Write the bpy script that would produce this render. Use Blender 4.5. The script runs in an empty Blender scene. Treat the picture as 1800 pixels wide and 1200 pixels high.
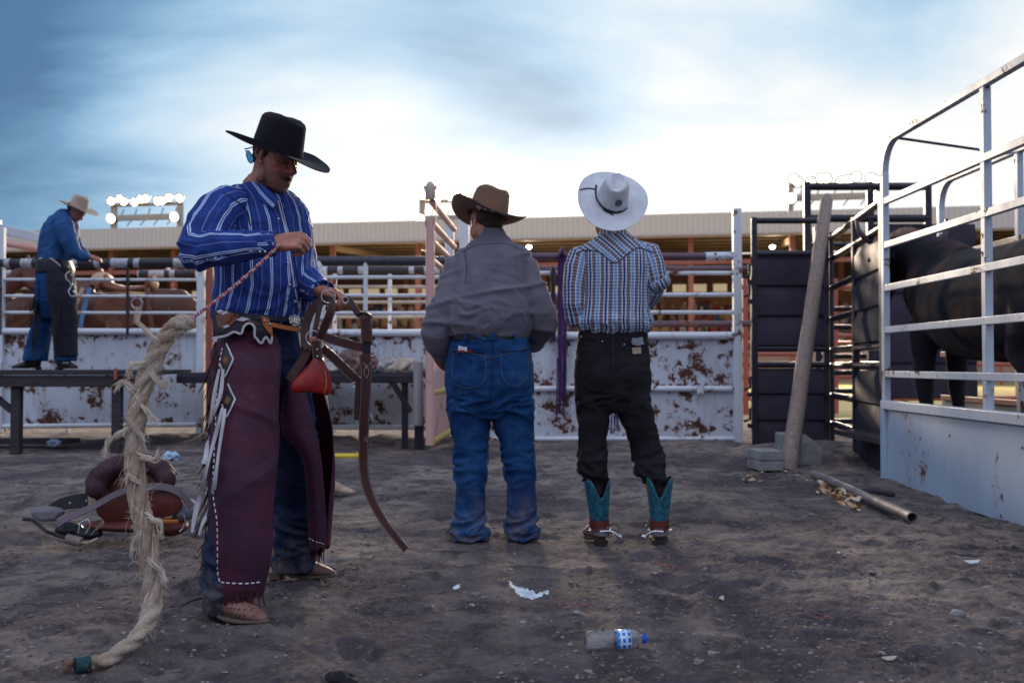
import bpy, bmesh, math, random
import numpy as np
from mathutils import Vector, Matrix, noise as mnoise
from mathutils.bvhtree import BVHTree
from mathutils.geometry import barycentric_transform
R = math.radians
random.seed(7)
S = bpy.context.scene
COL = S.collection

# ---------------------------------------------------------------- camera
PITCH = math.atan(40/1750.0); CAMZ = 0.95
cam_d = bpy.data.cameras.new('camera'); cam = bpy.data.objects.new('camera', cam_d)
COL.objects.link(cam); S.camera = cam
cam_d.lens = 35.0; cam_d.sensor_width = 36.0; cam_d.clip_start = 0.05; cam_d.clip_end = 3000
cam.location = (0, 0, CAMZ); cam.rotation_euler = (R(90)+PITCH, 0, 0)
cam_d.dof.use_dof = True; cam_d.dof.focus_distance = 4.3; cam_d.dof.aperture_fstop = 3.2

# ---------------------------------------------------------------- world
SUN_AZ, SUN_EL = R(-3.0), R(12.0)          # azimuth from +Y towards +X, elevation
SUND = Vector((math.sin(SUN_AZ)*math.cos(SUN_EL), math.cos(SUN_AZ)*math.cos(SUN_EL), math.sin(SUN_EL)))
W = bpy.data.worlds.new('World'); S.world = W; W.use_nodes = True
nt = W.node_tree; N = nt.nodes; L = nt.links
for n in list(N): N.remove(n)
def wn(t, **k):
    n = N.new(t)
    for a, b in k.items(): setattr(n, a, b)
    return n
def wmath(op, a, b=None, c=None, clamp=False):
    n = wn('ShaderNodeMath', operation=op); n.use_clamp = clamp
    for i, v in enumerate((a, b, c)):
        if v is None: continue
        if isinstance(v, (int, float)): n.inputs[i].default_value = v
        else: L.new(v, n.inputs[i])
    return n.outputs[0]
def wdot(vec, d):
    n = wn('ShaderNodeVectorMath', operation='DOT_PRODUCT'); L.new(vec, n.inputs[0]); n.inputs[1].default_value = d
    return n.outputs['Value']
def wramp(fac, stops, interp='EASE'):
    n = wn('ShaderNodeValToRGB'); cr = n.color_ramp; cr.interpolation = interp
    while len(cr.elements) < len(stops): cr.elements.new(0.5)
    for e, (p, c) in zip(cr.elements, stops): e.position = p; e.color = (*c, 1)
    L.new(fac, n.inputs[0]); return n.outputs[0]
tc = wn('ShaderNodeTexCoord'); D = tc.outputs['Generated']
sep = wn('ShaderNodeSeparateXYZ'); L.new(D, sep.inputs[0])
zc = wmath('MAXIMUM', sep.outputs['Z'], 0.0)
den = wmath('ADD', zc, 0.32)
cu = wmath('DIVIDE', sep.outputs['X'], den); cv = wmath('DIVIDE', sep.outputs['Y'], den)
comb = wn('ShaderNodeCombineXYZ'); L.new(cu, comb.inputs[0]); L.new(cv, comb.inputs[1])
def wnoise(vec, scale, det, rough, dist=0.0, off=(0,0,0)):
    mp = wn('ShaderNodeMapping'); L.new(vec, mp.inputs[0]); mp.inputs['Location'].default_value = off
    mp.inputs['Scale'].default_value = (0.8, 1.5, 1)
    n = wn('ShaderNodeTexNoise'); L.new(mp.outputs[0], n.inputs['Vector'])
    n.inputs['Scale'].default_value = scale; n.inputs['Detail'].default_value = det
    n.inputs['Roughness'].default_value = rough; n.inputs['Distortion'].default_value = dist
    return n.outputs['Fac']
n1 = wnoise(comb.outputs[0], 1.0, 7, 0.52, 0.7, (3.1, 1.3, 0))
n2 = wnoise(comb.outputs[0], 2.6, 6, 0.55, 0.4, (7.7, 4.2, 0))
# how far the veil of bright cloud covers the blue: more to the right and low in front
side = wdot(D, (0.80, 0.60, 0.0))
def blob(px, py, k):
    d = Vector(((px-900)/1750.0, 1.0, (640-py)/1750.0)).normalized()
    return wmath('POWER', wmath('MAXIMUM', wdot(D, d), 0.0), k)
cov = wmath('MULTIPLY_ADD', side, 0.82, 0.12)
cov = wmath('SUBTRACT', cov, wmath('MULTIPLY', zc, 0.75))
cov = wmath('ADD', cov, wmath('MULTIPLY', wmath('SUBTRACT', n1, 0.5), 1.05))
cov = wmath('ADD', cov, wmath('MULTIPLY', wmath('SUBTRACT', n2, 0.5), 0.62))
cov = wmath('ADD', cov, wmath('MULTIPLY', blob(1250, 330, 14), 0.42))
cov = wmath('ADD', cov, wmath('MULTIPLY', blob(560, 130, 60), 0.30))
cov = wmath('ADD', cov, wmath('MULTIPLY', blob(330, 200, 30), 0.13))
cov = wmath('SUBTRACT', cov, wmath('MULTIPLY', blob(20, 200, 160), 0.10))
cov = wmath('SUBTRACT', cov, wmath('MULTIPLY', blob(980, 215, 380), 0.40))
cov = wmath('SUBTRACT', cov, wmath('MULTIPLY', blob(820, 190, 700), 0.14))
cov = wmath('SUBTRACT', cov, wmath('MULTIPLY', blob(1620, 10, 260), 0.46))
cov = wmath('SUBTRACT', cov, wmath('MULTIPLY', blob(820, 10, 160), 0.24))
cov = wmath('SUBTRACT', cov, wmath('MULTIPLY', blob(1330, 40, 200), 0.14))
blue = wramp(cov, [(0.02, (0.055, 0.145, 0.27)), (0.20, (0.12, 0.26, 0.42)), (0.40, (0.27, 0.44, 0.61)), (0.62, (0.48, 0.60, 0.70)), (0.86, (0.76, 0.76, 0.75))], 'LINEAR')
# unseen sky behind the camera, made brighter than real dusk as fill light
back = wramp(wmath('MULTIPLY_ADD', sep.outputs['Y'], 0.5, 0.5), [(0.30, (1, 1, 1)), (0.78, (0, 0, 0))])
dm = wn('ShaderNodeMix', data_type='RGBA'); L.new(back, dm.inputs[0])
rear = wramp(zc, [(0.0, (0.17, 0.19, 0.27)), (0.30, (0.42, 0.47, 0.65)), (0.8, (0.95, 1.05, 1.28))])
L.new(blue, dm.inputs[6]); L.new(rear, dm.inputs[7])
glow = wmath('MULTIPLY', blob(900, 470, 70), 0.42)
gcol = wn('ShaderNodeCombineColor'); [L.new(wmath('MULTIPLY', glow, q), gcol.inputs[i]) for i, q in enumerate((1.0, .80, .58))]
ga = wn('ShaderNodeMix', data_type='RGBA', blend_type='ADD'); ga.inputs[0].default_value = 1.0
L.new(dm.outputs[2], ga.inputs[6]); L.new(gcol.outputs[0], ga.inputs[7])
sky = wn('ShaderNodeTexSky'); sky.sky_type = 'NISHITA'; sky.sun_disc = False; sky.sun_elevation = SUN_EL
sky.sun_rotation = SUN_AZ; sky.dust_density = 1.0
bg1 = wn('ShaderNodeBackground'); L.new(sky.outputs[0], bg1.inputs[0]); bg1.inputs[1].default_value = 0.05
bg2 = wn('ShaderNodeBackground'); L.new(ga.outputs[2], bg2.inputs[0]); bg2.inputs[1].default_value = 1.0
ad = wn('ShaderNodeMixShader'); ad.inputs[0].default_value = 0.94
L.new(bg1.outputs[0], ad.inputs[1]); L.new(bg2.outputs[0], ad.inputs[2])
wo = wn('ShaderNodeOutputWorld'); L.new(ad.outputs[0], wo.inputs[0])

# ---------------------------------------------------------------- sun
sd = bpy.data.lights.new('sun', 'SUN'); so = bpy.data.objects.new('sun', sd); COL.objects.link(so)
sd.energy = 3.2; sd.angle = R(5); sd.color = (1.0, 0.80, 0.60)
so.rotation_euler = (-SUND).to_track_quat('-Z', 'Y').to_euler(); so.location = (0, 0, 30)
vs = S.view_settings; vs.view_transform = 'Standard'; vs.look = 'None'; vs.exposure = 0.45; vs.gamma = 1.0; vs.use_curve_mapping = False
S.cycles.max_bounces = 6; S.cycles.diffuse_bounces = 3; S.cycles.glossy_bounces = 3; S.cycles.transmission_bounces = 8
S.cycles.sample_clamp_indirect = 4.0

# ---------------------------------------------------------------- helpers
CT, ST = math.cos(PITCH), math.sin(PITCH)
def P(px, py, Y):
    """world point seen at pixel (px, py) of the 1800x1200 photograph when it stands Y metres away"""
    dx, dz = (px-900)/1750.0, (600-py)/1750.0
    y = CT - dz*ST; z = ST + dz*CT
    return Vector((dx*Y/y, Y, CAMZ + z*Y/y))

def tag(o, label=None, cat=None, group=None, kind=None):
    if label: o['label'] = label
    if cat: o['category'] = cat
    if group: o['group'] = group
    if kind: o['kind'] = kind
    return o
def empty(name, loc=(0, 0, 0), label=None, cat=None, group=None):
    o = bpy.data.objects.new(name, None); COL.objects.link(o); o.location = loc; o.empty_display_size = 0.1
    return tag(o, label, cat, group)
def set_parent(o, parent):
    if parent is not None:
        o.parent = parent; o.matrix_parent_inverse = world_of(parent).inverted()
def world_of(o):
    m = o.matrix_basis.copy() if False else Matrix.LocRotScale(o.location, o.rotation_euler, o.scale)
    if o.parent: m = world_of(o.parent) @ o.matrix_parent_inverse @ m
    return m

class MB:
    def __init__(s): s.v = []; s.f = []; s.uv = []; s.has = False
    def add(s, vs_, fs, uvs=None):
        b = len(s.v); s.v.extend([tuple(p) for p in vs_])
        for i, f in enumerate(fs):
            s.f.append(tuple(b+k for k in f)); s.uv.append(uvs[i] if uvs else None)
        if uvs: s.has = True
        return s
    def box(s, c, size, rot=None):
        hx, hy, hz = size[0]/2, size[1]/2, size[2]/2
        pts = [Vector((x, y, z)) for x in (-hx, hx) for y in (-hy, hy) for z in (-hz, hz)]
        if rot is not None: pts = [rot @ p for p in pts]
        c = Vector(c)
        return s.add([p+c for p in pts], [(0,1,3,2),(4,6,7,5),(0,4,5,1),(2,3,7,6),(0,2,6,4),(1,5,7,3)])
    def bar(s, a, b, w, h, up=(0, 0, 1)):
        a, b = Vector(a), Vector(b); d = (b-a); ln = d.length; d.normalize(); up = Vector(up)
        if abs(d.dot(up)) > 0.99: up = Vector((0, 1, 0))
        x = d.cross(up).normalized(); z = x.cross(d).normalized()
        rot = Matrix((x, d, z)).transposed()
        return s.box((a+b)/2, (w, ln, h), rot)
    def tube(s, pts, r, n=10, cap=True, close=False, ell=None, up=None):
        pts = [Vector(p) for p in pts]; m = len(pts)
        rs = r if hasattr(r, '__len__') else [r]*m
        vs_ = []; prev = None; acc = 0; cl = [0]
        for i in range(1, m): acc += (pts[i]-pts[i-1]).length; cl.append(acc)
        for i, p in enumerate(pts):
            if close: t = pts[(i+1) % m]-pts[i-1]
            else: t = pts[min(i+1, m-1)]-pts[max(i-1, 0)]
            if t.length < 1e-9: t = Vector((0, 0, 1))
            t.normalize()
            if prev is None:
                u = Vector(up) if up is not None else (Vector((0, 0, 1)) if abs(t.z) < .9 else Vector((0, 1, 0)))
                x = (u - t*u.dot(t)).normalized()
            else:
                x = (prev - t*prev.dot(t)); x = x.normalized() if x.length > 1e-6 else prev
            prev = x; y = t.cross(x)
            ri = rs[i]; rx, ry = (ri if hasattr(ri, '__len__') else (ri, ri*(ell or 1)))
            for k in range(n):
                a = 2*math.pi*k/n
                vs_.append(p + x*(math.cos(a)*rx) + y*(math.sin(a)*ry))
        fs = []; uvs = []
        rm = sum((q[0] if hasattr(q, '__len__') else q) for q in rs)/m
        mm = m if close else m-1
        for i in range(mm):
            j = (i+1) % m
            for k in range(n):
                k2 = (k+1) % n
                fs.append((i*n+k, i*n+k2, j*n+k2, j*n+k))
                u0, u1 = k/n*2*math.pi*rm, (k+1)/n*2*math.pi*rm
                v0 = cl[i]; v1 = cl[j] if j else acc+.01
                uvs.append(((u0, v0), (u1, v0), (u1, v1), (u0, v1)))
        if cap and not close:
            fs.append(tuple(range(n))[::-1]); uvs.append(tuple((0, 0) for _ in range(n)))
            fs.append(tuple((m-1)*n+k for k in range(n))); uvs.append(tuple((0, acc) for _ in range(n)))
        return s.add(vs_, fs, uvs)
    def ribbon(s, pts, w, th=0.003, side=(1, 0, 0)):
        """flat strap: list of points, width direction = side (single vector or one per point)"""
        pts = [Vector(p) for p in pts]; m = len(pts)
        vs_ = []; acc = [0]
        for i in range(1, m): acc.append(acc[-1]+(pts[i]-pts[i-1]).length)
        for i, p in enumerate(pts):
            t = (pts[min(i+1, m-1)]-pts[max(i-1, 0)]).normalized()
            sd_ = Vector(side[i] if hasattr(side[0], '__len__') else side)
            x = sd_ - t*sd_.dot(t); x.normalize(); nrm = x.cross(t).normalized()
            ww = (w[i] if hasattr(w, '__len__') else w)/2
            vs_ += [p-x*ww-nrm*th/2, p+x*ww-nrm*th/2, p+x*ww+nrm*th/2, p-x*ww+nrm*th/2]
        fs = []; uvs = []
        for i in range(m-1):
            a, b = i*4, (i+1)*4; wv = (w[i] if hasattr(w, '__len__') else w)
            for k in range(4):
                k2 = (k+1) % 4
                fs.append((a+k, a+k2, b+k2, b+k))
                us = [(0, wv), (wv, wv), (wv, 0), (0, 0)][k]
                uvs.append(((us[0], acc[i]), (us[1], acc[i]), (us[1], acc[i+1]), (us[0], acc[i+1])))
        fs.append((3, 2, 1, 0)); fs.append(tuple((m-1)*4+k for k in range(4))); uvs += [((0, 0),)*4]*2
        return s.add(vs_, fs, uvs)
    def lathe(s, prof, c=(0, 0, 0), rot=None, n=24, sx=1, sy=1):
        c = Vector(c); vs_ = []
        for (r_, z) in prof:
            for k in range(n):
                a = 2*math.pi*k/n; p = Vector((r_*math.cos(a)*sx, r_*math.sin(a)*sy, z))
                vs_.append((rot @ p if rot is not None else p)+c)
        fs = []; uvs = []
        for i in range(len(prof)-1):
            for k in range(n):
                k2 = (k+1) % n
                fs.append((i*n+k, i*n+k2, (i+1)*n+k2, (i+1)*n+k))
                uvs.append(((k/n, prof[i][1]), ((k+1)/n, prof[i][1]), ((k+1)/n, prof[i+1][1]), (k/n, prof[i+1][1])))
        if prof[0][0] > 1e-6: fs.append(tuple(range(n))[::-1]); uvs.append(tuple((0, 0) for _ in range(n)))
        if prof[-1][0] > 1e-6: fs.append(tuple((len(prof)-1)*n+k for k in range(n))); uvs.append(tuple((0, 0) for _ in range(n)))
        return s.add(vs_, fs, uvs)
    def ball(s, c, r, rot=None, n=12, m=8):
        rx, ry, rz = r if hasattr(r, '__len__') else (r, r, r)
        c = Vector(c); vs_ = []
        for i in range(1, m):
            t = math.pi*i/m
            for k in range(n):
                a = 2*math.pi*k/n
                p = Vector((rx*math.sin(t)*math.cos(a), ry*math.sin(t)*math.sin(a), -rz*math.cos(t)))
                vs_.append((rot @ p if rot is not None else p)+c)
        b0 = Vector((0, 0, -rz)); b1 = Vector((0, 0, rz))
        if rot is not None: b0, b1 = rot @ b0, rot @ b1
        vs_ += [b0+c, b1+c]; q = (m-1)*n
        fs = [(i*n+k, i*n+(k+1) % n, (i+1)*n+(k+1) % n, (i+1)*n+k) for i in range(m-2) for k in range(n)]
        fs += [(q, (k+1) % n, k) for k in range(n)] + [(q+1, (m-2)*n+k, (m-2)*n+(k+1) % n) for k in range(n)]
        return s.add(vs_, fs)
    def rings(s, rings_, n=32, seam=math.pi/2):
        """closed loft of superellipse rings (cx, cy, z, rx, ry[, exp[, yaw[, tiltx, tilty]]])"""
        vs_ = []; acc = 0; vls = []; us = []; pz = None
        for rg in rings_:
            cx, cy, z, rx, ry = rg[:5]; ex = rg[5] if len(rg) > 5 else 2.0; yaw = rg[6] if len(rg) > 6 else 0.0
            tx = rg[7] if len(rg) > 7 else 0.0; ty = rg[8] if len(rg) > 8 else 0.0
            row = []
            for k in range(n):
                a = seam+2*math.pi*k/n; ca, sa = math.cos(a), math.sin(a)
                x = math.copysign(abs(ca)**(2/ex), ca)*rx; y = math.copysign(abs(sa)**(2/ex), sa)*ry
                xx = x*math.cos(yaw)-y*math.sin(yaw); yy = x*math.sin(yaw)+y*math.cos(yaw)
                row.append(Vector((cx+xx, cy+yy, z+xx*tx+yy*ty)))
            cc = Vector((cx, cy, z)); acc += (cc-pz).length if pz is not None else 0; pz = cc; vls.append(acc)
            cum = [0]
            for k in range(n): cum.append(cum[-1]+(row[(k+1) % n]-row[k]).length)
            us.append(cum); vs_ += row
        fs = []; uvs = []; m = len(rings_)
        for i in range(m-1):
            for k in range(n):
                k2 = (k+1) % n
                fs.append((i*n+k, i*n+k2, (i+1)*n+k2, (i+1)*n+k))
                h0, h1 = us[i][n]/2, us[i+1][n]/2
                uvs.append(((us[i][k]-h0, vls[i]), (us[i][k+1]-h0, vls[i]), (us[i+1][k+1]-h1, vls[i+1]), (us[i+1][k]-h1, vls[i+1])))
        fs.append(tuple(range(n))[::-1]); uvs.append(tuple((0, 0) for _ in range(n)))
        fs.append(tuple((m-1)*n+k for k in range(n))); uvs.append(tuple((0, vls[-1]) for _ in range(n)))
        return s.add(vs_, fs, uvs)
    def mesh(s, name):
        me = bpy.data.meshes.new(name); me.from_pydata(s.v, [], s.f)
        if s.has:
            uvl = me.uv_layers.new(name='UVMap'); flat = []
            for f, u in zip(s.f, s.uv):
                if u is None: flat += [0.0, 0.0]*len(f)
                else:
                    for q in u: flat += [q[0], q[1]]
            uvl.data.foreach_set('uv', flat)
        return me
    def build(s, name, mat, parent=None, smooth=True, bevel=0, sub=0, angle=40):
        me = s.mesh(name); o = bpy.data.objects.new(name, me); COL.objects.link(o)
        fix_normals(me)
        if mat: me.materials.append(mat)
        finish(o, smooth, angle)
        if bevel:
            b = o.modifiers.new('bevel', 'BEVEL'); b.width = bevel; b.segments = 2; b.limit_method = 'ANGLE'; b.angle_limit = R(45)
        if sub:
            m = o.modifiers.new('sub', 'SUBSURF'); m.levels = sub; m.render_levels = sub
        set_parent(o, parent)
        return o
def fix_normals(me):
    bm = bmesh.new(); bm.from_mesh(me); bmesh.ops.recalc_face_normals(bm, faces=bm.faces); bm.to_mesh(me); bm.free()
def finish(o, smooth=True, angle=40):
    me = o.data
    me.polygons.foreach_set('use_smooth', [smooth]*len(me.polygons))
    if smooth and angle < 180:
        try: me.set_sharp_from_angle(angle=R(angle))
        except Exception: pass
    return o

def remeshed(name, mb, voxel, mat, parent=None, smooth_it=4, disp=None, smooth_f=0.6, uvsrc=True, post=None):
    """fuse the overlapping closed lofts of mb into one continuous skin, carry their UVs over, then fold it with disp(co, uv, n)"""
    src = mb.mesh(name+'_src')
    bm = bmesh.new(); bm.from_mesh(src); bmesh.ops.recalc_face_normals(bm, faces=bm.faces); bm.to_mesh(src); bm.free()
    tmp = bpy.data.objects.new(name+'_tmp', src); COL.objects.link(tmp)
    m = tmp.modifiers.new('r', 'REMESH'); m.mode = 'VOXEL'; m.voxel_size = voxel; m.adaptivity = 0
    if smooth_it:
        q = tmp.modifiers.new('s', 'SMOOTH'); q.factor = smooth_f; q.iterations = smooth_it
    dg = bpy.context.evaluated_depsgraph_get(); dg.update()
    me = bpy.data.meshes.new_from_object(tmp.evaluated_get(dg)); me.name = name
    bpy.data.objects.remove(tmp)
    nv = len(me.vertices)
    if uvsrc and mb.has:
        V = [Vector(v) for v in mb.v]; tris = []; tuv = []
        for f, u in zip(mb.f, mb.uv):
            if len(f) != 4 or u is None: continue
            tris.append((f[0], f[1], f[2])); tuv.append((u[0], u[1], u[2]))
            tris.append((f[0], f[2], f[3])); tuv.append((u[0], u[2], u[3]))
        bvh = BVHTree.FromPolygons(V, tris)
        if me.uv_layers: 
            while me.uv_layers: me.uv_layers.remove(me.uv_layers[0])
        uvl = me.uv_layers.new(name='UVMap')
        flat = np.zeros(len(me.loops)*2, dtype=np.float32); vuv = np.zeros((nv, 2))
        t3 = [tuple(Vector((q[0], q[1], 0)) for q in t) for t in tuv]
        mv = me.vertices
        for p in me.polygons:
            hit = bvh.find_nearest(p.center)
            if hit[2] is None: continue
            t = tris[hit[2]]; a, b, c = V[t[0]], V[t[1]], V[t[2]]; ua, ub, uc = t3[hit[2]]
            for li in p.loop_indices:
                vi = me.loops[li].vertex_index
                try: q = barycentric_transform(mv[vi].co, a, b, c, ua, ub, uc)
                except Exception: q = ua
                flat[2*li] = q.x; flat[2*li+1] = q.y; vuv[vi] = (q.x, q.y)
        uvl.data.foreach_set('uv', flat)
    else: vuv = np.zeros((nv, 2))
    if disp:
        nr = [v.normal.copy() for v in me.vertices]
        for v, n_, q in zip(me.vertices, nr, vuv): 
            d = disp(v.co, q, n_)
            if isinstance(d, Vector): v.co += d
            else: v.co += n_*d
    if post: post(me)
    me.materials.clear(); me.materials.append(mat)
    o = bpy.data.objects.new(name, me); COL.objects.link(o); finish(o, True, 180); set_parent(o, parent)
    bpy.data.meshes.remove(src)
    return o

def nz(x, y, z): return mnoise.noise(Vector((x, y, z)))
def ridge(x, y, z): return 1-2*abs(mnoise.noise(Vector((x, y, z))))
def sstep(a, b, x):
    t = max(0.0, min(1.0, (x-a)/(b-a))); return t*t*(3-2*t)
def bez(a, b, c, d, n=10):
    a, b, c, d = Vector(a), Vector(b), Vector(c), Vector(d)
    return [(1-t)**3*a+3*(1-t)**2*t*b+3*(1-t)*t*t*c+t**3*d for t in [i/n for i in range(n+1)]]
def spline(pts, n=8):
    pts = [Vector(p) for p in pts]; out = []
    q = [pts[0]*2-pts[1]]+pts+[pts[-1]*2-pts[-2]]
    for i in range(1, len(q)-2):
        for k in range(n):
            t = k/n; p0, p1, p2, p3 = q[i-1], q[i], q[i+1], q[i+2]
            out.append(0.5*((2*p1)+(p2-p0)*t+(2*p0-5*p1+4*p2-p3)*t*t+(3*p1-p0-3*p2+p3)*t**3))
    out.append(pts[-1]); return out

# ---------------------------------------------------------------- materials
class NT:
    def __init__(s, name, rough=0.7, metal=0.0, spec=0.5):
        s.m = bpy.data.materials.new(name); s.m.use_nodes = True; s.t = s.m.node_tree
        s.b = s.t.nodes['Principled BSDF']; s.b.inputs['Roughness'].default_value = rough
        s.b.inputs['Metallic'].default_value = metal; s.b.inputs['Specular IOR Level'].default_value = spec
        s.co = s.t.nodes.new('ShaderNodeTexCoord')
    def n(s, t, **k):
        q = s.t.nodes.new(t)
        for a, b in k.items(): setattr(q, a, b)
        return q
    def ln(s, a, b): s.t.links.new(a, b)
    def put(s, sock, v):
        if isinstance(v, (int, float)): sock.default_value = v
        elif isinstance(v, tuple): sock.default_value = (*v, 1) if len(v) == 3 and sock.type == 'RGBA' else v
        else: s.ln(v, sock)
    def math(s, op, a, b=0.0, c=0.0, clamp=False):
        q = s.n('ShaderNodeMath', operation=op); q.use_clamp = clamp
        s.put(q.inputs[0], a); s.put(q.inputs[1], b); s.put(q.inputs[2], c); return q.outputs[0]
    def noise(s, scale, det=4, rough=.55, dist=0, vec=None, sc=None, out='Fac'):
        q = s.n('ShaderNodeTexNoise'); q.inputs['Scale'].default_value = scale; q.inputs['Detail'].default_value = det
        q.inputs['Roughness'].default_value = rough; q.inputs['Distortion'].default_value = dist
        v = vec or s.co.outputs['Object']
        if sc: v = s.mapv(v, sc)
        s.ln(v, q.inputs['Vector']); return q.outputs[out]
    def mapv(s, v, sc=(1, 1, 1), loc=(0, 0, 0), rot=(0, 0, 0)):
        q = s.n('ShaderNodeMapping'); s.ln(v, q.inputs[0]); q.inputs['Scale'].default_value = sc
        q.inputs['Location'].default_value = loc; q.inputs['Rotation'].default_value = rot; return q.outputs[0]
    def ramp(s, f, stops, interp='LINEAR'):
        q = s.n('ShaderNodeValToRGB'); cr = q.color_ramp; cr.interpolation = interp
        while len(cr.elements) < len(stops): cr.elements.new(0.5)
        for e, (p, c) in zip(cr.elements, stops):
            e.position = p; e.color = (*c, 1) if hasattr(c, '__len__') else (c, c, c, 1)
        s.put(q.inputs[0], f); return q.outputs[0]
    def mix(s, f, a, b, mode='MIX'):
        q = s.n('ShaderNodeMix', data_type='RGBA', blend_type=mode); s.put(q.inputs[0], f); s.put(q.inputs[6], a); s.put(q.inputs[7], b)
        return q.outputs[2]
    def uv(s):
        q = s.n('ShaderNodeSeparateXYZ'); s.ln(s.co.outputs['UV'], q.inputs[0]); return q.outputs[0], q.outputs[1]
    def xyz(s, which='Object'):
        q = s.n('ShaderNodeSeparateXYZ'); s.ln(s.co.outputs[which], q.inputs[0]); return q.outputs
    def bump(s, h, strength=.3, dist=.01, prev=None):
        q = s.n('ShaderNodeBump'); q.inputs['Strength'].default_value = strength; q.inputs['Distance'].default_value = dist
        s.put(q.inputs['Height'], h)
        if prev is not None: s.ln(prev, q.inputs['Normal'])
        return q.outputs[0]
    def done(s, col=None, nrm=None, rough=None, metal=None):
        if col is not None: s.put(s.b.inputs['Base Color'], col)
        if nrm is not None: s.ln(nrm, s.b.inputs['Normal'])
        if rough is not None: s.put(s.b.inputs['Roughness'], rough)
        if metal is not None: s.put(s.b.inputs['Metallic'], metal)
        return s.m
def pmat(name, col, rough=.7, metal=0, var=.25, vs_=6, bump=.25, bs=60, bd=.004, spec=.35, stretch=None, col2=None):
    t = NT(name, rough, metal, spec); c2 = col2 or tuple(max(0, c*(1-var)) for c in col); c1 = tuple(min(1, c*(1+var*.5)) for c in col)
    f = t.noise(vs_, 5, .6, .3, sc=stretch); c = t.ramp(f, [(.32, c2), (.68, c1)])
    g = t.noise(bs, 4, .6, 0, sc=stretch)
    r_ = t.ramp(f, [(.3, min(1, rough*1.15)), (.7, rough*.85)])
    return t.done(c, t.bump(g, bump, bd), r_)
def rusty(name, col, rust=(.10, .035, .018), amount=.5, scale=5, seed=0.0, dirt=.35, rough=.45, seams=()):
    """old paint: chips and rust runs with a shape of their own, plus faint dirt"""
    t = NT(name, rough); v = t.mapv(t.co.outputs['Object'], (1, 1, 1), (seed, seed*.7, seed*.3))
    a = t.noise(scale, 8, .68, .2, vec=v); b = t.noise(scale*.35, 3, .5, 0, vec=v)
    k = t.math('ADD', a, t.math('MULTIPLY', t.math('SUBTRACT', b, .5), .5))
    zc_ = t.xyz()[2]
    for z0 in seams:          # rust starts along welds and the wet bottom edge
        k = t.math('ADD', k, t.math('MULTIPLY', t.ramp(t.math('ABSOLUTE', t.math('SUBTRACT', zc_, z0)), [(.0, 1.0), (.16, 0.0)]), .075))
    th = .72-.16*amount
    mask = t.ramp(k, [(th, 0.0), (th+.012, 1.0)]); halo = t.ramp(k, [(th-.06, 0.0), (th+.02, 1.0)])
    d = t.noise(2.2, 6, .65, .3, vec=v, sc=(1, 1, .45)); dr = t.ramp(d, [(.35, 0.0), (.75, 1.0)])
    c0 = t.mix(t.math('MULTIPLY', dr, dirt), col, tuple(x*.45 for x in (col[0]*1.05, col[1]*.95, col[2]*.85)))
    run = t.ramp(t.noise(scale*1.6, 5, .6, .2, vec=v, sc=(1, 1, .12)), [(.56, 0.0), (.70, .45*min(1, amount*1.3))]); c0 = t.mix(run, c0, (.30, .17, .10))
    c0 = t.mix(t.math('MULTIPLY', halo, .55), c0, (.30, .14, .07))
    sp_ = t.ramp(t.math('ADD', t.noise(scale*3.6, 6, .7, .4, vec=v), t.math('MULTIPLY', t.math('SUBTRACT', b, .5), .9)), [(.745-.11*amount, 0.0), (.755-.11*amount, 1.0)])
    mask = t.math('MAXIMUM', mask, sp_)
    rn = t.noise(40, 4, .6); rc = t.mix(rn, tuple(x*.45 for x in rust), tuple(min(1, x*1.8) for x in rust))
    c = t.mix(mask, c0, rc)
    h = t.math('SUBTRACT', t.math('MULTIPLY', a, .25), mask)
    return t.done(c, t.bump(h, .35, .004, t.bump(t.noise(90, 3, .5), .08, .002)), t.math('ADD', t.math('MULTIPLY', mask, .45), t.ramp(d, [(.3, rough*.8), (.7, rough*1.4)])))
M = {}
# ================================================================ GROUND
def mound(x, y):
    """soft bank of earth and trampled hollows"""
    h = 0.035*nz(x*.45+3, y*.45, 1.3) + 0.022*nz(x*1.3, y*1.3, 4.1)
    h += 0.11*math.exp(-(((x-3.35)/.75)**2+((y-10.6)/.9)**2))          # bank in the gate opening
    h += 0.10*math.exp(-((y-12.25)/.55)**2)*sstep(-9, -7, x)*(1-sstep(2.2, 3, x))*.8
    return h
def footprints(x, y):
    """boot and hoof prints: a pressed hollow with a pushed-up rim"""
    d = 0.0; cx, cy = math.floor(x/.42), math.floor(y/.42)
    for i in (cx-1, cx, cx+1):
        for j in (cy-1, cy, cy+1):
            s_ = math.sin(i*127.1+j*311.7)*43758.5453; s_ -= math.floor(s_)
            if s_ < .35: continue
            t_ = math.sin(i*269.5+j*183.3)*43758.5453; t_ -= math.floor(t_); q_ = (s_*7.13) % 1
            px, py = (i+t_)*.42, (j+q_)*.42; a = s_*12.0; dx, dy = x-px, y-py
            u = (dx*math.cos(a)+dy*math.sin(a))/.135; v = (-dx*math.sin(a)+dy*math.cos(a))/.058; r = u*u+v*v
            if r < 4: d += (-.026*math.exp(-r*1.3)+.013*math.exp(-(math.sqrt(r)-1.25)**2*9))*(.5+t_*.6)
    return d
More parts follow.
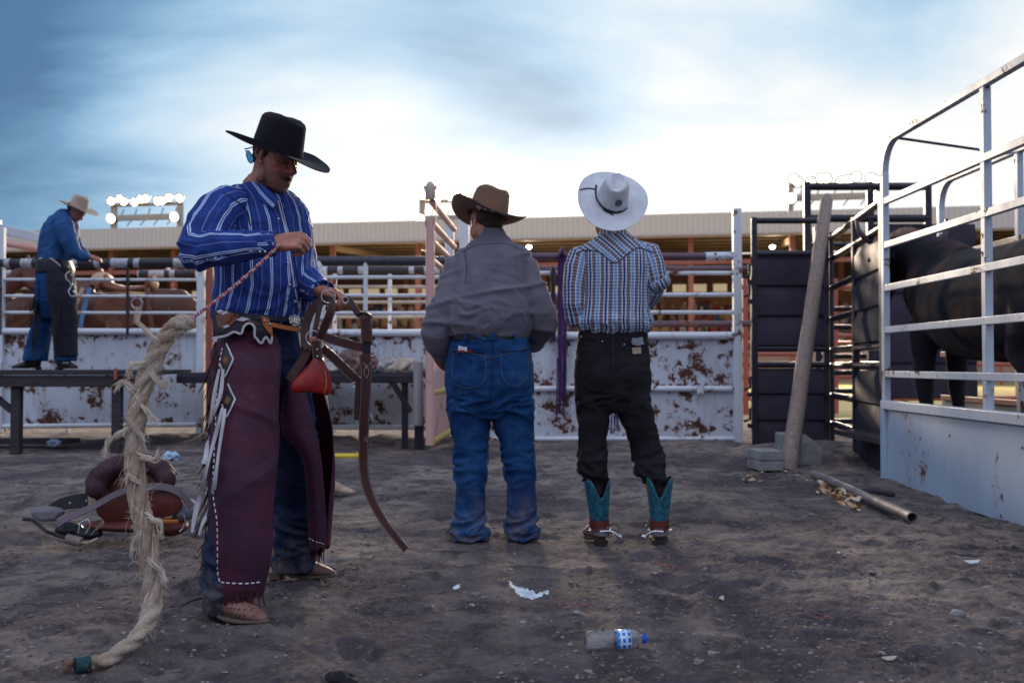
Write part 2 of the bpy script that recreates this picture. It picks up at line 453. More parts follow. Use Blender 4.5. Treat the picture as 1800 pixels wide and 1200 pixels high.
def ground_z(x, y):
    if y > 45 or y < -1: return 0.0
    h = mound(x, y)*(1-sstep(13, 30, y))
    if y < 14:
        n1_ = ridge(x*2.3+.5*nz(x*3, y*3, 0), y*3.1, 2.2)
        h += 0.011*n1_*abs(n1_)
        k = mnoise.cell(Vector((x*3.3+.25*nz(x*2, y*2, 9), y*2.6, 0)))
        # scuffs and boot hollows
        h -= 0.020*max(0, nz(x*4.6, y*3.6, 7.7)-.18)*2.2
        h += 0.011*nz(x*9, y*9, 3)
        if y < 9.5:
            h += 0.0085*nz(x*24, y*24, 5)+footprints(x, y)
            if y < 7: h += 0.0050*nz(x*58, y*58, 6)
    return h
def build_ground():
    ys = [-40, -15, -4, -1, -.2, .3]; y = .62
    while y < 15: ys.append(y); y *= 1.0062
    while y < 900: ys.append(y); y *= 1.09
    xs = [-90, -30, -12, -5, -2.4, -1.3]; q = -.78
    while q < .781: xs.append(q); q += .0042
    xs += [1.3, 2.4, 5, 12, 30, 90]
    vs_ = []
    for y in ys:
        w = max(y, .62)
        if y > 60: w = 60+(y-60)*1.0
        for s_ in xs:
            x = s_*w; vs_.append((x, y, ground_z(x, y)))
    n = len(xs); fs = [(i*n+j, i*n+j+1, (i+1)*n+j+1, (i+1)*n+j) for i in range(len(ys)-1) for j in range(n-1)]
    me = bpy.data.meshes.new('ground'); me.from_pydata(vs_, [], fs)
    o = bpy.data.objects.new('ground', me); COL.objects.link(o); finish(o, True, 180)
    t = NT('dirt', .95, 0, .25)
    v = t.co.outputs['Object']
    big = t.noise(.8, 5, .6, .4); med = t.noise(5, 7, .68, .6); fine = t.noise(38, 8, .75, .2); grit = t.noise(170, 4, .7)
    yy = t.xyz()[1]; big = t.math('ADD', big, t.math('MULTIPLY', t.ramp(t.math('DIVIDE', yy, 20.0), [(.19, 0.0), (.34, 1.0)]), .08))  # colour lightened with distance, standing in for the lit patches of mid-ground
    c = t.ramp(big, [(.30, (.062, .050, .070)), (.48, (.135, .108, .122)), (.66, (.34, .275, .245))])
    c = t.mix(t.ramp(med, [(.40, .85), (.56, 0.0)]), c, t.mix(fine, (.045, .036, .048), (.10, .078, .080)))
    c = t.mix(t.ramp(fine, [(.54, 0.0), (.68, .75)]), c, (.31, .26, .235)); c = t.mix(t.ramp(fine, [(.32, .8), (.44, 0.0)]), c, (.035, .029, .04))
    c = t.mix(t.ramp(grit, [(.62, 0.0), (.72, .75)]), c, (.30, .26, .23))
    c = t.mix(t.ramp(grit, [(.30, .7), (.40, 0.0)]), c, (.03, .025, .03))
    # far arena: pale trodden sand and dry grass
    yy = t.xyz()[1]; far = t.ramp(t.math('DIVIDE', yy, 100.0), [(.14, 0.0), (.17, 1.0)])
    gcol = t.ramp(t.noise(.35, 4, .6), [(.35, (.26, .20, .10)), (.6, (.33, .29, .12)), (.75, (.42, .34, .22))])
    c = t.mix(far, c, gcol)
    b1 = t.bump(med, .8, .05); b2 = t.bump(fine, 1.0, .022, b1); b3 = t.bump(grit, 1.0, .009, b2)
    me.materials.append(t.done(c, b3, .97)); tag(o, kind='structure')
    return o
build_ground()

# loose clods, pebbles and straw: nobody could count them
def build_clods():
    mb = MB(); rng = random.Random(3)
    ico = [(0,0,1),(.89,0,.45),(.28,.85,.45),(-.72,.53,.45),(-.72,-.53,.45),(.28,-.85,.45),(.72,.53,-.45),(-.28,.85,-.45),(-.89,0,-.45),(-.28,-.85,-.45),(.72,-.53,-.45),(0,0,-1)]
    icf = [(0,1,2),(0,2,3),(0,3,4),(0,4,5),(0,5,1),(1,6,2),(2,7,3),(3,8,4),(4,9,5),(5,10,1),(6,7,2),(7,8,3),(8,9,4),(9,10,5),(10,6,1),(11,7,6),(11,8,7),(11,9,8),(11,10,9),(11,6,10)]
    for i in range(11000):
        y = 1.5+ (rng.random()**1.35)*10.5; x = rng.uniform(-.56, .56)*y
        if nz(x*1.1, y*1.1, 8) < -.12 and rng.random() < .8: continue
        r_ = rng.choice([.0022, .003, .004, .005, .0065]) * (1+rng.random()*.6) * (1 if rng.random() < .97 else 2.0)
        z = ground_z(x, y)+r_*.2; sc = (r_*rng.uniform(.8, 1.6), r_*rng.uniform(.7, 1.2), r_*rng.uniform(.4, .8)); a = rng.random()*6.28
        vs_ = []
        for p in ico:
            j = rng.uniform(.75, 1.2); px, py = p[0]*sc[0]*j, p[1]*sc[1]*j
            vs_.append((x+px*math.cos(a)-py*math.sin(a), y+px*math.sin(a)+py*math.cos(a), z+p[2]*sc[2]*j))
        mb.add(vs_, icf)
    t = NT('clod', .95, 0, .2); g = t.noise(14, 3, .7)
    tag(mb.build('dirt_clods', t.done(t.ramp(g, [(.30, (.085, .068, .080)), (.50, (.17, .14, .145)), (.68, (.33, .29, .28))]), t.bump(t.noise(200, 3), .5, .002)), smooth=False), kind='stuff')
    mb = MB()
    for i in range(1500):
        y = 1.6+(rng.random()**1.3)*9; x = rng.uniform(-.55, .55)*y
        if nz(x*.9+4, y*.9, 2) < .02: continue
        ln = rng.uniform(.015, .06); a = rng.random()*6.28; z = ground_z(x, y)+.004
        p0 = Vector((x, y, z)); d = Vector((math.cos(a), math.sin(a), 0)); sdv = Vector((-d.y, d.x, 0))
        pts = [p0, p0+d*ln*.5+sdv*ln*rng.uniform(-.15, .15)+Vector((0, 0, rng.uniform(0, .012))), p0+d*ln+Vector((0, 0, rng.uniform(-.002, .01)))]
        mb.tube(pts, rng.uniform(.0007, .0016), 3)
    tag(mb.build('straw_bits', pmat('straw', (.22, .17, .15), .8, col2=(.03, .022, .025), vs_=7)), kind='stuff')
build_clods()

# ================================================================ paints and metals
M['white'] = rusty('white_paint', (.66, .71, .78), amount=.48, scale=7)
M['sheet'] = rusty('white_sheet', rust=(.075, .028, .018), col=(.58, .64, .74), amount=.72, scale=10, seed=2.0, dirt=.5, seams=(.18, .70, 1.28))
M['sheet_old'] = rusty('grey_sheet', (.34, .37, .42), amount=.5, scale=8, seed=6.0, dirt=.75)
M['pink'] = rusty('pink_paint', (.62, .36, .33), amount=.2, scale=6, seed=4.0)
M['red'] = rusty('red_paint', (.36, .09, .06), amount=.3, scale=6, seed=5.0)
M['purple'] = rusty('purple_paint', (.095, .05, .075), amount=.4, scale=5, seed=9.0)
M['trailer'] = rusty('trailer_paint', (.42, .53, .66), amount=.30, scale=4.2, seed=12.0, dirt=.4)
M['trailer_rail'] = rusty('trailer_rail_paint', (.46, .53, .62), amount=.42, scale=14, seed=15.0, dirt=.3)
M['dark'] = pmat('dark_steel', (.030, .025, .040), .38, .2, .4, 4, .15, 40)
M['dark_panel'] = pmat('dark_sheet', (.026, .020, .038), .75, .0, .35, 2, .12, 20)
M['yellow'] = rusty('yellow_paint', (.55, .42, .10), amount=.3, scale=6, seed=1.0)
M['beige_bar'] = pmat('beige_rail', (.42, .36, .30), .5)
M['steel'] = pmat('steel', (.55, .56, .60), .28, 1.0, .15, 8, .05, 50)
M['black'] = pmat('black_iron', (.02, .02, .022), .5, .3)
M['wood'] = None
def wood(name, c1, c2, sc=(14, 14, 1.2)):
    t = NT(name, .85, 0, .3)
    g = t.noise(3.0, 8, .7, 1.2, sc=sc); f = t.noise(16, 6, .7, .3, sc=sc)
    c = t.ramp(g, [(.3, c2), (.55, c1), (.75, tuple(min(1, x*1.35) for x in c1))])
    c = t.mix(t.ramp(f, [(.36, .8), (.46, 0.0)]), c, tuple(x*.25 for x in c2))
    return t.done(c, t.bump(f, .7, .006, t.bump(g, .4, .01)))
M['wood'] = wood('weathered_wood', (.30, .23, .20), (.15, .11, .10))
M['plank'] = wood('plank_wood', (.055, .046, .055), (.020, .017, .022), (1.2, 14, 14))
def tape_mat():
    """old black and white tape wound round a bar"""
    t = NT('wound_tape', .6); x = t.xyz()[0]
    w = t.math('ADD', x, t.math('MULTIPLY', t.noise(2, 2), .04))
    seg = t.n('ShaderNodeTexNoise'); seg.noise_dimensions = '1D'; seg.inputs['Scale'].default_value = 9.0; seg.inputs['Detail'].default_value = 1
    sn = t.math('SNAP', w, .07); t.ln(sn, seg.inputs['W'])
    f = t.ramp(seg.outputs['Fac'], [(.52, 0.0), (.525, 1.0)], 'CONSTANT')
    g = t.noise(9, 6, .8, 0, sc=(6, 1, 1)); gr = t.ramp(g, [(.3, (.10, .10, .12)), (.5, (.38, .39, .43)), (.7, (.62, .62, .66))])
    bk = t.mix(g, (.008, .008, .012), (.035, .03, .045))
    fr = t.math('FRACT', t.math('MULTIPLY', w, 22))
    return t.done(t.mix(f, bk, gr), t.bump(fr, .5, .006, t.bump(g, .4, .004)))
M['tape'] = tape_mat()
def tape_dark():
    t = NT('black_tape', .55); x = t.xyz()[0]; g = t.noise(9, 6, .8, 0, sc=(5, 1, 1))
    fr = t.math('FRACT', t.math('MULTIPLY', x, 14))
    return t.done(t.ramp(g, [(.35, (.010, .010, .018)), (.62, (.05, .045, .07)), (.75, (.20, .19, .24))]), t.bump(fr, .5, .008))
M['tape_dark'] = tape_dark()

# ================================================================ CHUTE FENCES
def rail(mb, x0, y0, x1, y1, Y0, Y1=None, r=.022, n=10, wob=.004):
    a = P(x0, y0, Y0); b = P(x1, y1, Y1 or Y0); pts = []
    for i in range(9):
        t = i/8; p = a.lerp(b, t); p.z += wob*nz(p.x*1.3, y0*.1, 0); pts.append(p)
    mb.tube(pts, r, n)
def sheet(mb, a, b, z0, z1, th=.012, nx=40, nz_=8, buckle=.012):
    """dented steel sheet between two ground points"""
    a, b = Vector(a), Vector(b); d = (b-a); nrm = Vector((-d.y, d.x, 0)).normalized(); vs_ = []
    for side_ in (-1, 1):
        for i in range(nx+1):
            for j in range(nz_+1):
                p = a.lerp(b, i/nx); p.z = z0+(z1-z0)*j/nz_
                e = min(i, nx-i, 3)/3*min(j, nz_-j, 2)/2
                p += nrm*(side_*th/2 + e*buckle*nz(p.x*1.6, p.y*1.6, p.z*2))
                vs_.append(p)
    m = nz_+1; q = (nx+1)*m; fs = []
    for i in range(nx):
        for j in range(nz_):
            k = i*m+j; fs += [(k, k+m, k+m+1, k+1), (q+k, q+k+1, q+k+m+1, q+k+m)]
    for i in range(nx):
        fs += [(i*m, q+i*m, q+(i+1)*m, (i+1)*m), (i*m+nz_, (i+1)*m+nz_, q+(i+1)*m+nz_, q+i*m+nz_)]
    for j in range(nz_):
        fs += [(j, j+1, q+j+1, q+j), (nx*m+j, q+nx*m+j, q+nx*m+j+1, nx*m+j+1)]
    mb.add(vs_, fs)
def post(mb, px, y_top, y_bot, Y, w=.08, d=None, zb=None):
    a = P(px, y_top, Y); b = P(px, y_bot, Y); z0 = b.z if zb is None else zb
    mb.box(((a.x+b.x)/2, Y, (a.z+z0)/2), (w, d or w, a.z-z0))

def chute_fence():
    YF, YB = 12.4, 13.7
    # ---- left panel
    fr = empty('chute_fence', (P(180, 760, YF).x, YF, 0), 'rusty white chute fence behind the plank bench, top bar wound in black and white tape', 'fence')
    post_i = [(2, 400, 760, .07), (353, 462, 762, .09)]
    for px, t_, b_, w in post_i:
        m = MB(); post(m, px, t_, b_, YF, w); m.build('post', M['white'], fr, bevel=.006)
    for y in (491, 520, 549):
        m = MB(); rail(m, 2, y, 350, y+1, YF, r=.020); m.build('rail', M['white'], fr)
    m = MB(); rail(m, 2, 582, 350, 583, YF, r=.042); m.build('rail', M['white'], fr)
    m = MB(); rail(m, 2, 749, 350, 746, YF, r=.03); m.build('rail', M['white'], fr)
    m = MB(); rail(m, 0, 463, 350, 462, YF, r=.060, n=14); m.build('top_bar', M['tape'], fr)
    m = MB(); a, b = P(-60, 0, YF), P(352, 0, YF); sheet(m, (a.x, YF+.03, 0), (b.x, YF+.03, 0), P(0, 748, YF).z, P(0, 584, YF).z); m.build('sheet', M['sheet'], fr)
    for px in (226, 4):
        m = MB(); a = P(px, 462, YF); b = P(px, 588, YF); m.tube([a+Vector((0, -.03, 0)), b+Vector((0, -.03, 0))], .020 if px > 100 else .016, 8); m.build('brace', M['dark'], fr)
    # ---- middle panel, from the red post to the pink gate
    fr = empty('chute_fence', (P(560, 760, YF).x, YF, 0), 'white chute fence with black top bar, between the striped cowboy and pink gate', 'fence')
    for px, t_, w, mt in ((369, 462, .07, 'red'), (382, 440, .07, 'white'), (790, 395, .11, 'white'), (816, 385, .12, 'white')):
        m = MB(); post(m, px, t_, 760, YF, w); m.build('post', M[mt], fr, bevel=.006)
    for y in (487, 519, 550):
        m = MB(); rail(m, 384, y, 788, y+.5, YF, r=.024); m.build('rail', M['white'], fr)
    m = MB(); rail(m, 384, 585, 788, 585, YF, r=.046); m.build('rail', M['white'], fr)
    m = MB(); rail(m, 384, 750, 788, 751, YF, r=.035); m.build('rail', M['white'], fr)
    m = MB(); rail(m, 384, 459, 788, 459, YF, r=.062, n=14); m.build('top_bar', M['tape_dark'], fr)
    m = MB(); a, b = P(386, 0, YF), P(815, 0, YF); sheet(m, (a.x, YF+.03, 0), (b.x, YF+.03, 0), P(0, 751, YF).z, P(0, 586, YF).z); m.build('sheet', M['sheet'], fr)
    m = MB(); a = P(643, 459, YF); b = P(643, 546, YF); m.tube([a+Vector((0, -.03, 0)), b+Vector((0, -.03, 0))], .028, 8); m.build('brace', M['white'], fr)
    # ---- back rails of the chutes
    fr = empty('chute_fence', (P(500, 760, YB).x, YB, 0), 'pale back rails of the chutes seen through the front fence beyond the horses', 'fence')
    for x0, x1 in ((-30, 60), (243, 345), (384, 790)):
        m = MB(); rail(m, x0, 482 if x0 < 300 else 475, x1, 481 if x0 < 300 else 475, YB, r=.055, n=12); m.build('top_bar', M['tape'], fr)
    for y, mt in ((506, 'beige_bar'), (533, 'beige_bar'), (560, 'beige_bar')):
        m = MB(); rail(m, -40, y, 150, y, YB, r=.026); m.build('rail', M[mt], fr)
    for y in (504, 531, 557):
        m = MB(); rail(m, 384, y, 790, y, YB, r=.022); m.build('rail', M['beige_bar'], fr)
    for px in (588, 685, 4, 120):
        m = MB(); post(m, px, 480, 790, YB, .05); m.build('post', M['white'], fr, bevel=.005)
    m = MB(); post(m, 295, 470, 480, YB, .04); m.build('bracket', M['white'], fr)
    # ---- raised gate rails far left
    g = empty('raised_gate', (P(30, 440, 14).x, 14, 0), 'raised gate with white and red rails, left of the man in blue', 'gate')
    m = MB(); m.bar(P(-30, 396, 14), P(132, 432, 14), .07, .13); m.build('top_rail', M['sheet'], g, bevel=.01)
    m = MB(); m.tube([P(-30, 421, 14), P(130, 447, 14)], .05, 12); m.build('rail', M['pink'], g)
    m = MB(); m.box((P(2, 0, 14).x, 14, P(2, 430, 14).z-.8), (.07, .07, 2.3)); m.build('post', M['white'], g)
    # ---- right panel
    YR = 11.9
    fr = empty('chute_fence', (P(1130, 770, YR).x, YR, 0), 'blistered white chute fence with purple top pipe behind the two men seen from the back', 'fence')
    m = MB(); a = P(1295, 367, YR); z0 = ground_z(a.x, YR)-.05; m.box((a.x, YR, (a.z+z0)/2), (.10, .10, a.z-z0)); m.build('post', M['white'], fr, bevel=.01)
    m = MB(); post(m, 826, 440, 782, YR, .10); m.build('post', M['white'], fr, bevel=.01)
    m = MB(); rail(m, 826, 451, 1246, 451, YR, r=.048, n=14); m.build('top_bar', M['purple'], fr)
    m = MB(); rail(m, 1240, 451, 1294, 450, YR, r=.052, n=14); m.build('rail', M['sheet'], fr)
    for y, r_ in ((480, .026), (518, .026), (549, .024), (590, .047), (683, .036), (771, .030)):
        m = MB(); rail(m, 826, y, 1292, y, YR, r=r_); m.build('rail', M['white'], fr)
    m = MB(); a, b = P(826, 0, YR), P(1293, 0, YR); sheet(m, (a.x, YR+.035, 0), (b.x, YR+.035, 0), P(0, 772, YR).z-.02, P(0, 592, YR).z); m.build('sheet', M['sheet'], fr)
    m = MB(); a = P(972, 470, YR-.06); b = P(972, 600, YR-.06); m.tube([a, b], .03, 8); m.build('latch_rod', M['dark'], fr)
    m = MB(); m.tube([P(1231, 677, YR-.05), P(1231, 692, YR-.05)], .04, 8); m.build('pin', M['white'], fr)
    fr = empty('chute_fence', (P(1130, 770, 13.2).x, 13.2, 0), 'purple back rails of the chutes seen through the right-hand fence', 'fence')
    for y in (473, 570):
        m = MB(); rail(m, 826, y, 1330, y-1, 13.2, r=.042); m.build('rail', M['purple'], fr)
    for px in (830, 1325):
        m = MB(); post(m, px, 465, 760, 13.2, .07); m.build('post', M['purple'], fr)
chute_fence()

def pink_gate():
    YN, YH = 10.0, 12.2
    a = P(757, 0, YN); hx = P(800, 0, YH).x
    g = empty('swing_gate', (hx, YH, 0), 'pale pink steel gate standing open beside the heavy man in grey shirt', 'gate')
    def z(py): return P(0, py, YN).z
    m = MB(); m.tube([(a.x, YN, z(782)), (a.x, YN, z(385))], .045, 14); m.build('post', M['pink'], g)
    # bent end plates and eye of the latch post
    m = MB(); t = P(755, 320, YN); o_ = P(755, 395, YN)
    for s_ in (-1, 1):
        m.ribbon([(a.x+s_*.045, YN, z(398)), (a.x+s_*.062, YN, z(370)), (a.x+s_*.05, YN, z(345)), (a.x+s_*.045, YN, z(330))], .05, .008, (0, 1, 0))
    m.build('bracket', M['pink'], g)
    m = MB(); m.tube([(a.x, YN, z(350)), (a.x+.004, YN, z(336)), (a.x, YN, z(326)), (a.x-.008, YN, z(320))], [.045, .05, .045, .02], 10)
    m.box((a.x, YN, z(330)), (.13, .03, .03)); m.build('latch', M['beige_bar'], g)
    H = Vector((hx, YH, 0))
    for k, (zy, mt, r_) in enumerate(((355, 'pink', .035), (392, 'pink', .035), (424, 'pink', .034), (457, 'pink', .03), (592, 'pink', .035), (690, 'yellow', .035), (776, 'yellow', .04))):
        m = MB(); zz = z(zy); m.tube([(a.x+.02, YN+.02, zz), (H.x, H.y-.15, zz-.0)], r_, 12); m.build('rail', M[mt], g)
    m = MB(); sheet(m, (a.x+.03, YN+.03, 0), (H.x, H.y-.15, 0), z(776), z(592), nx=20); m.build('sheet', M['pink'], g)
pink_gate()

# ================================================================ DARK CATTLE GATES
def ribbed(mb, a, b, z0, z1, n, th=.05):
    """moulded panel: stacked wide boards with a bevelled step between them"""
    a, b = Vector(a), Vector(b); d = (b-a); nrm = Vector((d.y, -d.x, 0)).normalized(); h = (z1-z0)/n
    prof = [(z0, .0)]
    for i in range(n):
        zb = z0+i*h; prof += [(zb+.012, th*.5), (zb+h*.72, th*.5), (zb+h*.86, th*.15), (zb+h*.97, 0.0)]
    vs_ = []
    for (z, o_) in prof:
        for p in (a, b):
            q = p+nrm*o_; vs_.append((q.x, q.y, z))
    for (z, o_) in prof[::-1]:
        for p in (a, b):
            q = p-nrm*.02; vs_.append((q.x, q.y, z))
    m = len(vs_)//2; fs = [(2*i, 2*i+1, 2*((i+1) % m)+1, 2*((i+1) % m)) for i in range(m)]
    fs.append([2*i for i in range(m)]); fs.append([2*i+1 for i in range(m)][::-1])
    mb.add(vs_, fs)
def dark_gates():
    Y = 11.3
    g = empty('cattle_gate', (P(1385, 0, Y).x, Y, 0), 'closed dark steel cattle gate with ribbed panels behind the leaning post', 'gate')
    xl, xr = P(1323, 0, Y).x, P(1448, 0, Y).x
    def z(py): return P(0, py, Y).z
    for x in (xl, xr):
        m = MB(); m.box((x, Y, (z(382)+z(788))/2), (.065, .065, z(382)-z(788))); m.build('post', M['dark'], g, bevel=.012)
    for y in (388, 446, 613, 641):
        m = MB(); m.tube([(xl, Y, z(y)), (xr, Y, z(y))], .035, 12); m.build('rail', M['dark'], g)
    m = MB(); ribbed(m, (xl+.03, Y, 0), (xr-.03, Y, 0), z(608), z(450), 3); m.build('panel', M['dark_panel'], g)
    m = MB(); ribbed(m, (xl+.03, Y, 0), (xr-.03, Y, 0), z(785), z(646), 3); m.build('panel', M['dark_panel'], g)
    m = MB(); m.tube([(xl+.03, Y, z(452)), (xr-.03, Y, z(452))], .012, 6); m.build('hinge_rod', M['dark'], g)
    for y in (478, 512, 675, 730):
        m = MB(); xx = xl-.06
        m.tube([(xl, Y, z(y-12)), (xx, Y-.02, z(y-12)), (xx, Y-.02, z(y+6)), (xx-.07, Y-.02, z(y+10))], .016, 8); m.box((xx+.01, Y, z(y+18)), (.06, .05, .05)); m.build('hinge', M['dark'], g)
    # gate running towards the camera on the right
    A = P(1456, 0, 11.4); B = P(1549, 0, 8.7); A.z = B.z = 0
    g = empty('cattle_gate', (B.x, B.y, 0), 'dark cattle gate angled towards the trailer, open bars then ribbed panels', 'gate')
    def at(t, z_): p = A.lerp(B, t); p.z = z_; return p
    def tz(t, py): 
        p = A.lerp(B, t); return P(0, py, p.y).z
    tm = 1-(B.y-9.95)/(B.y-A.y); tm = .535
    top = tz(1, 348); bot = tz(1, 832)
    for t, w in ((0.02, .05), (tm, .065), (1, .07)):
        m = MB(); m.box((at(t, 0).x, at(t, 0).y, (top+bot-.05)/2+(0 if t > .5 else .02)), (w, w, top-bot+.1)); m.build('post', M['dark'], g, bevel=.012)
    zs = [tz(1, y) for y in (352, 418, 0, 0, 612, 645, 0, 0)]
    zr = [top-.02, tz(tm, 430), tz(tm, 488), tz(tm, 550), tz(tm, 612), tz(tm, 642), tz(tm, 702), tz(tm, 758)]
    for i, zz in enumerate(zr):
        m = MB(); full = i in (0, 1, 4, 5); m.tube([at(0, zz), at(1 if full else tm, zz)], .036, 12); m.build('rail', M['dark'], g)
    m = MB(); ribbed(m, at(tm, 0)+Vector((0, -.03, 0)), at(1, 0)+Vector((.0, .03, 0)), zr[4]+.04, zr[1]-.04, 3); m.build('panel', M['dark_panel'], g)
    m = MB(); ribbed(m, at(tm, 0)+Vector((0, -.03, 0)), at(1, 0)+Vector((.0, .03, 0)), bot-.04, zr[5]-.04, 3); m.build('panel', M['dark_panel'], g)
    # upper frame behind
    YC = 12.6
    g = empty('gate_frame', (P(1520, 0, YC).x, YC, 0), 'tall dark overhead gate frame behind the leaning post and the bull', 'gate frame')
    def zc(py): return P(0, py, YC).z
    xs = [P(q, 0, YC).x for q in (1416, 1526, 1627)]
    for x in xs: m = MB(); m.box((x, YC, zc(320)/2), (.085, .085, zc(320))); m.build('post', M['dark'], g, bevel=.012)
    for y, r_ in ((328, .05), (384, .05), (430, .03)):
        m = MB(); m.tube([(xs[0], YC, zc(y)), (xs[2], YC, zc(y))], r_, 12); m.build('rail', M['dark'], g)
    m = MB(); ribbed(m, (xs[1]+.05, YC, 0), (xs[2]+.6, YC, 0), zc(700), zc(392), 5); m.build('panel', M['dark_panel'], g)
    # straight gate behind the angled one
    g = empty('cattle_gate', (P(1480, 0, 13.4).x, 13.4, 0), 'dark barred gate glimpsed between the two nearer cattle gates', 'gate')
    for y in (543, 575, 626, 655, 687, 740):
        m = MB(); m.tube([P(1440, y, 13.4), P(1560, y, 13.4)], .034, 10); m.build('rail', M['dark'], g)
    for x in (1437, 1562): m = MB(); post(m, x, 400, 760, 13.4, .08); m.build('post', M['dark'], g)
    # red arena fence further off
    for (x0, x1, Yd, ys, lab) in ((1296, 1800, 19, (505, 545, 590, 622, 640, 662, 700), 'red pipe arena fence seen through the cattle gates'),):
        g = empty('arena_fence', (P(1500, 0, Yd).x, Yd, 0), lab, 'fence')
        for y in ys:
            m = MB(); m.tube([P(x0, y, Yd), P(x1+60, y, Yd)], .045, 8); m.build('rail', M['red'], g)
        for x in (1310, 1468, 1590, 1693, 1790):
            m = MB(); post(m, x, 395 if x in (1693,) else 490, 730, Yd, .16 if x == 1693 else .1); m.build('post', M['red'], g, bevel=.02)
dark_gates()
# ================================================================ PEOPLE: helpers
def skin(name, col, red=.25):
    t = NT(name, .50, 0, .45)
    a = t.noise(22, 5, .6); b = t.noise(140, 3, .6)
    c = t.ramp(a, [(.32, tuple(x*.62 for x in col)), (.68, tuple(min(1, x*1.15) for x in col))])
    t.b.inputs['Subsurface Weight'].default_value = .12; t.b.inputs['Subsurface Radius'].default_value = (.012, .004, .002)
    t.b.inputs['Subsurface Scale'].default_value = .5
    return t.done(c, t.bump(b, .25, .0012, t.bump(a, .25, .002)))
M['skin'] = skin('skin', (.42, .175, .12)); M['skin2'] = skin('skin_ruddy', (.42, .17, .11))
def face_skin():
    m = skin('weathered_face', (.42, .175, .12)); t = m.node_tree; b = t.nodes['Principled BSDF']; a = t.nodes.new('ShaderNodeAttribute'); a.attribute_name = 'Tone'
    x = t.nodes.new('ShaderNodeMix'); x.data_type = 'RGBA'; x.blend_type = 'MULTIPLY'; x.inputs[0].default_value = 1.0; l_ = b.inputs['Base Color'].links[0]; src = l_.from_socket
    t.links.new(src, x.inputs[6]); t.links.new(a.outputs['Color'], x.inputs[7]); t.links.new(x.outputs[2], b.inputs['Base Color']); return m
M['face'] = face_skin()
def hairmat(name, col):
    t = NT(name, .6, 0, .3); a = t.noise(60, 4, .7, 0, sc=(1, 1, .2))
    return t.done(t.ramp(a, [(.3, tuple(x*.4 for x in col)), (.7, col)]), t.bump(a, .8, .004))
M['hair'] = hairmat('dark_hair', (.028, .018, .014)); M['hair_grey'] = hairmat('brown_hair', (.06, .035, .02))
def felt(name, col, var=.3):
    t = NT(name, .88, 0, .2); a = t.noise(5, 5, .65, .4); b = t.noise(260, 3, .7)
    t.b.inputs['Sheen Weight'].default_value = .08; t.b.inputs['Sheen Roughness'].default_value = .5
    return t.done(t.ramp(a, [(.3, tuple(x*(1-var) for x in col)), (.7, tuple(min(1, x*(1+var*.4)) for x in col))]), t.bump(b, .15, .001, t.bump(a, .2, .01)))
M['felt_black'] = felt('black_felt', (.006, .005, .010)); M['felt_brown'] = felt('brown_felt', (.165, .092, .060))
M['felt_cream'] = felt('cream_felt', (.46, .36, .29))
def straw_hat():
    t = NT('straw_weave', .6, 0, .35)
    w = t.n('ShaderNodeTexWave'); w.wave_type = 'RINGS'; w.inputs['Scale'].default_value = 42; w.inputs['Distortion'].default_value = 1.2; w.inputs['Detail'].default_value = 2
    t.ln(t.co.outputs['Object'], w.inputs['Vector'])
    a = t.noise(9, 5, .7); v = t.n('ShaderNodeTexVoronoi'); v.inputs['Scale'].default_value = 34; t.ln(t.co.outputs['Object'], v.inputs['Vector'])
    hole = t.ramp(v.outputs['Distance'], [(.10, 1.0), (.15, 0.0)]); sel = t.ramp(t.noise(7, 2), [(.52, 0.0), (.56, 1.0)])
    c = t.ramp(a, [(.3, (.48, .50, .55)), (.65, (.68, .69, .72))]); c = t.mix(t.math('MULTIPLY', w.outputs['Fac'], .22), c, (.38, .38, .44))
    c = t.mix(t.math('MULTIPLY', hole, t.math('MULTIPLY', sel, .75)), c, (.12, .12, .15))
    t.b.inputs['Transmission Weight'].default_value = 0
    return t.done(c, t.bump(w.outputs['Fac'], .35, .003, t.bump(hole, -.5, .002)))
M['straw_hat'] = straw_hat()
def weave(t, su=900, sv=900):
    u, v = t.uv()
    a = t.math('SINE', t.math('MULTIPLY', u, su)); b = t.math('SINE', t.math('MULTIPLY', v, sv))
    return t.math('MULTIPLY', a, b)
def line(t, x, period, centre, width, soft=.15):
    """1 inside a stripe of the given width (fractions of the period)"""
    f = t.math('FRACT', t.math('ADD', t.math('DIVIDE', x, period), 1000.5-centre))
    d = t.math('ABSOLUTE', t.math('SUBTRACT', f, .5))
    return t.ramp(d, [(max(0, width/2*(1-soft)), 1.0), (width/2*(1+soft), 0.0)])
def denim(name, col, worn, w=.5, rough=.85):
    t = NT(name, rough, 0, .2); u, v = t.uv()
    a = t.noise(4.2, 6, .65, .5); b = t.noise(420, 2, .6, sc=(1, 1, .25)); e = t.noise(28, 5, .7, .2, sc=(1, 1, .3))
    c = t.mix(t.math('MULTIPLY', t.ramp(a, [(.42, 0.0), (.75, 1.0)]), w), col, worn)
    c = t.mix(t.math('MULTIPLY', t.ramp(e, [(.5, 0.0), (.8, 1.0)]), .45), c, worn)
    c = t.mix(t.math('MULTIPLY', b, .35), c, tuple(x*.4 for x in col))
    z = t.xyz()[2]; du = t.math('MULTIPLY', t.ramp(z, [(.04, 1.0), (.34, 0.0)]), t.ramp(t.noise(13, 5, .7), [(.40, 0.0), (.66, .75)])); c = t.mix(du, c, (.17, .14, .125))
    return t.done(c, t.bump(b, .35, .0012, t.bump(e, .35, .006)))
M['jeans'] = denim('blue_denim', (.004, .034, .130), (.030, .125, .30), .75)
M['jeans_dark'] = denim('dark_denim', (.006, .012, .040), (.015, .045, .12))
M['jeans_black'] = denim('black_denim', (.010, .008, .012), (.028, .024, .030), .6)
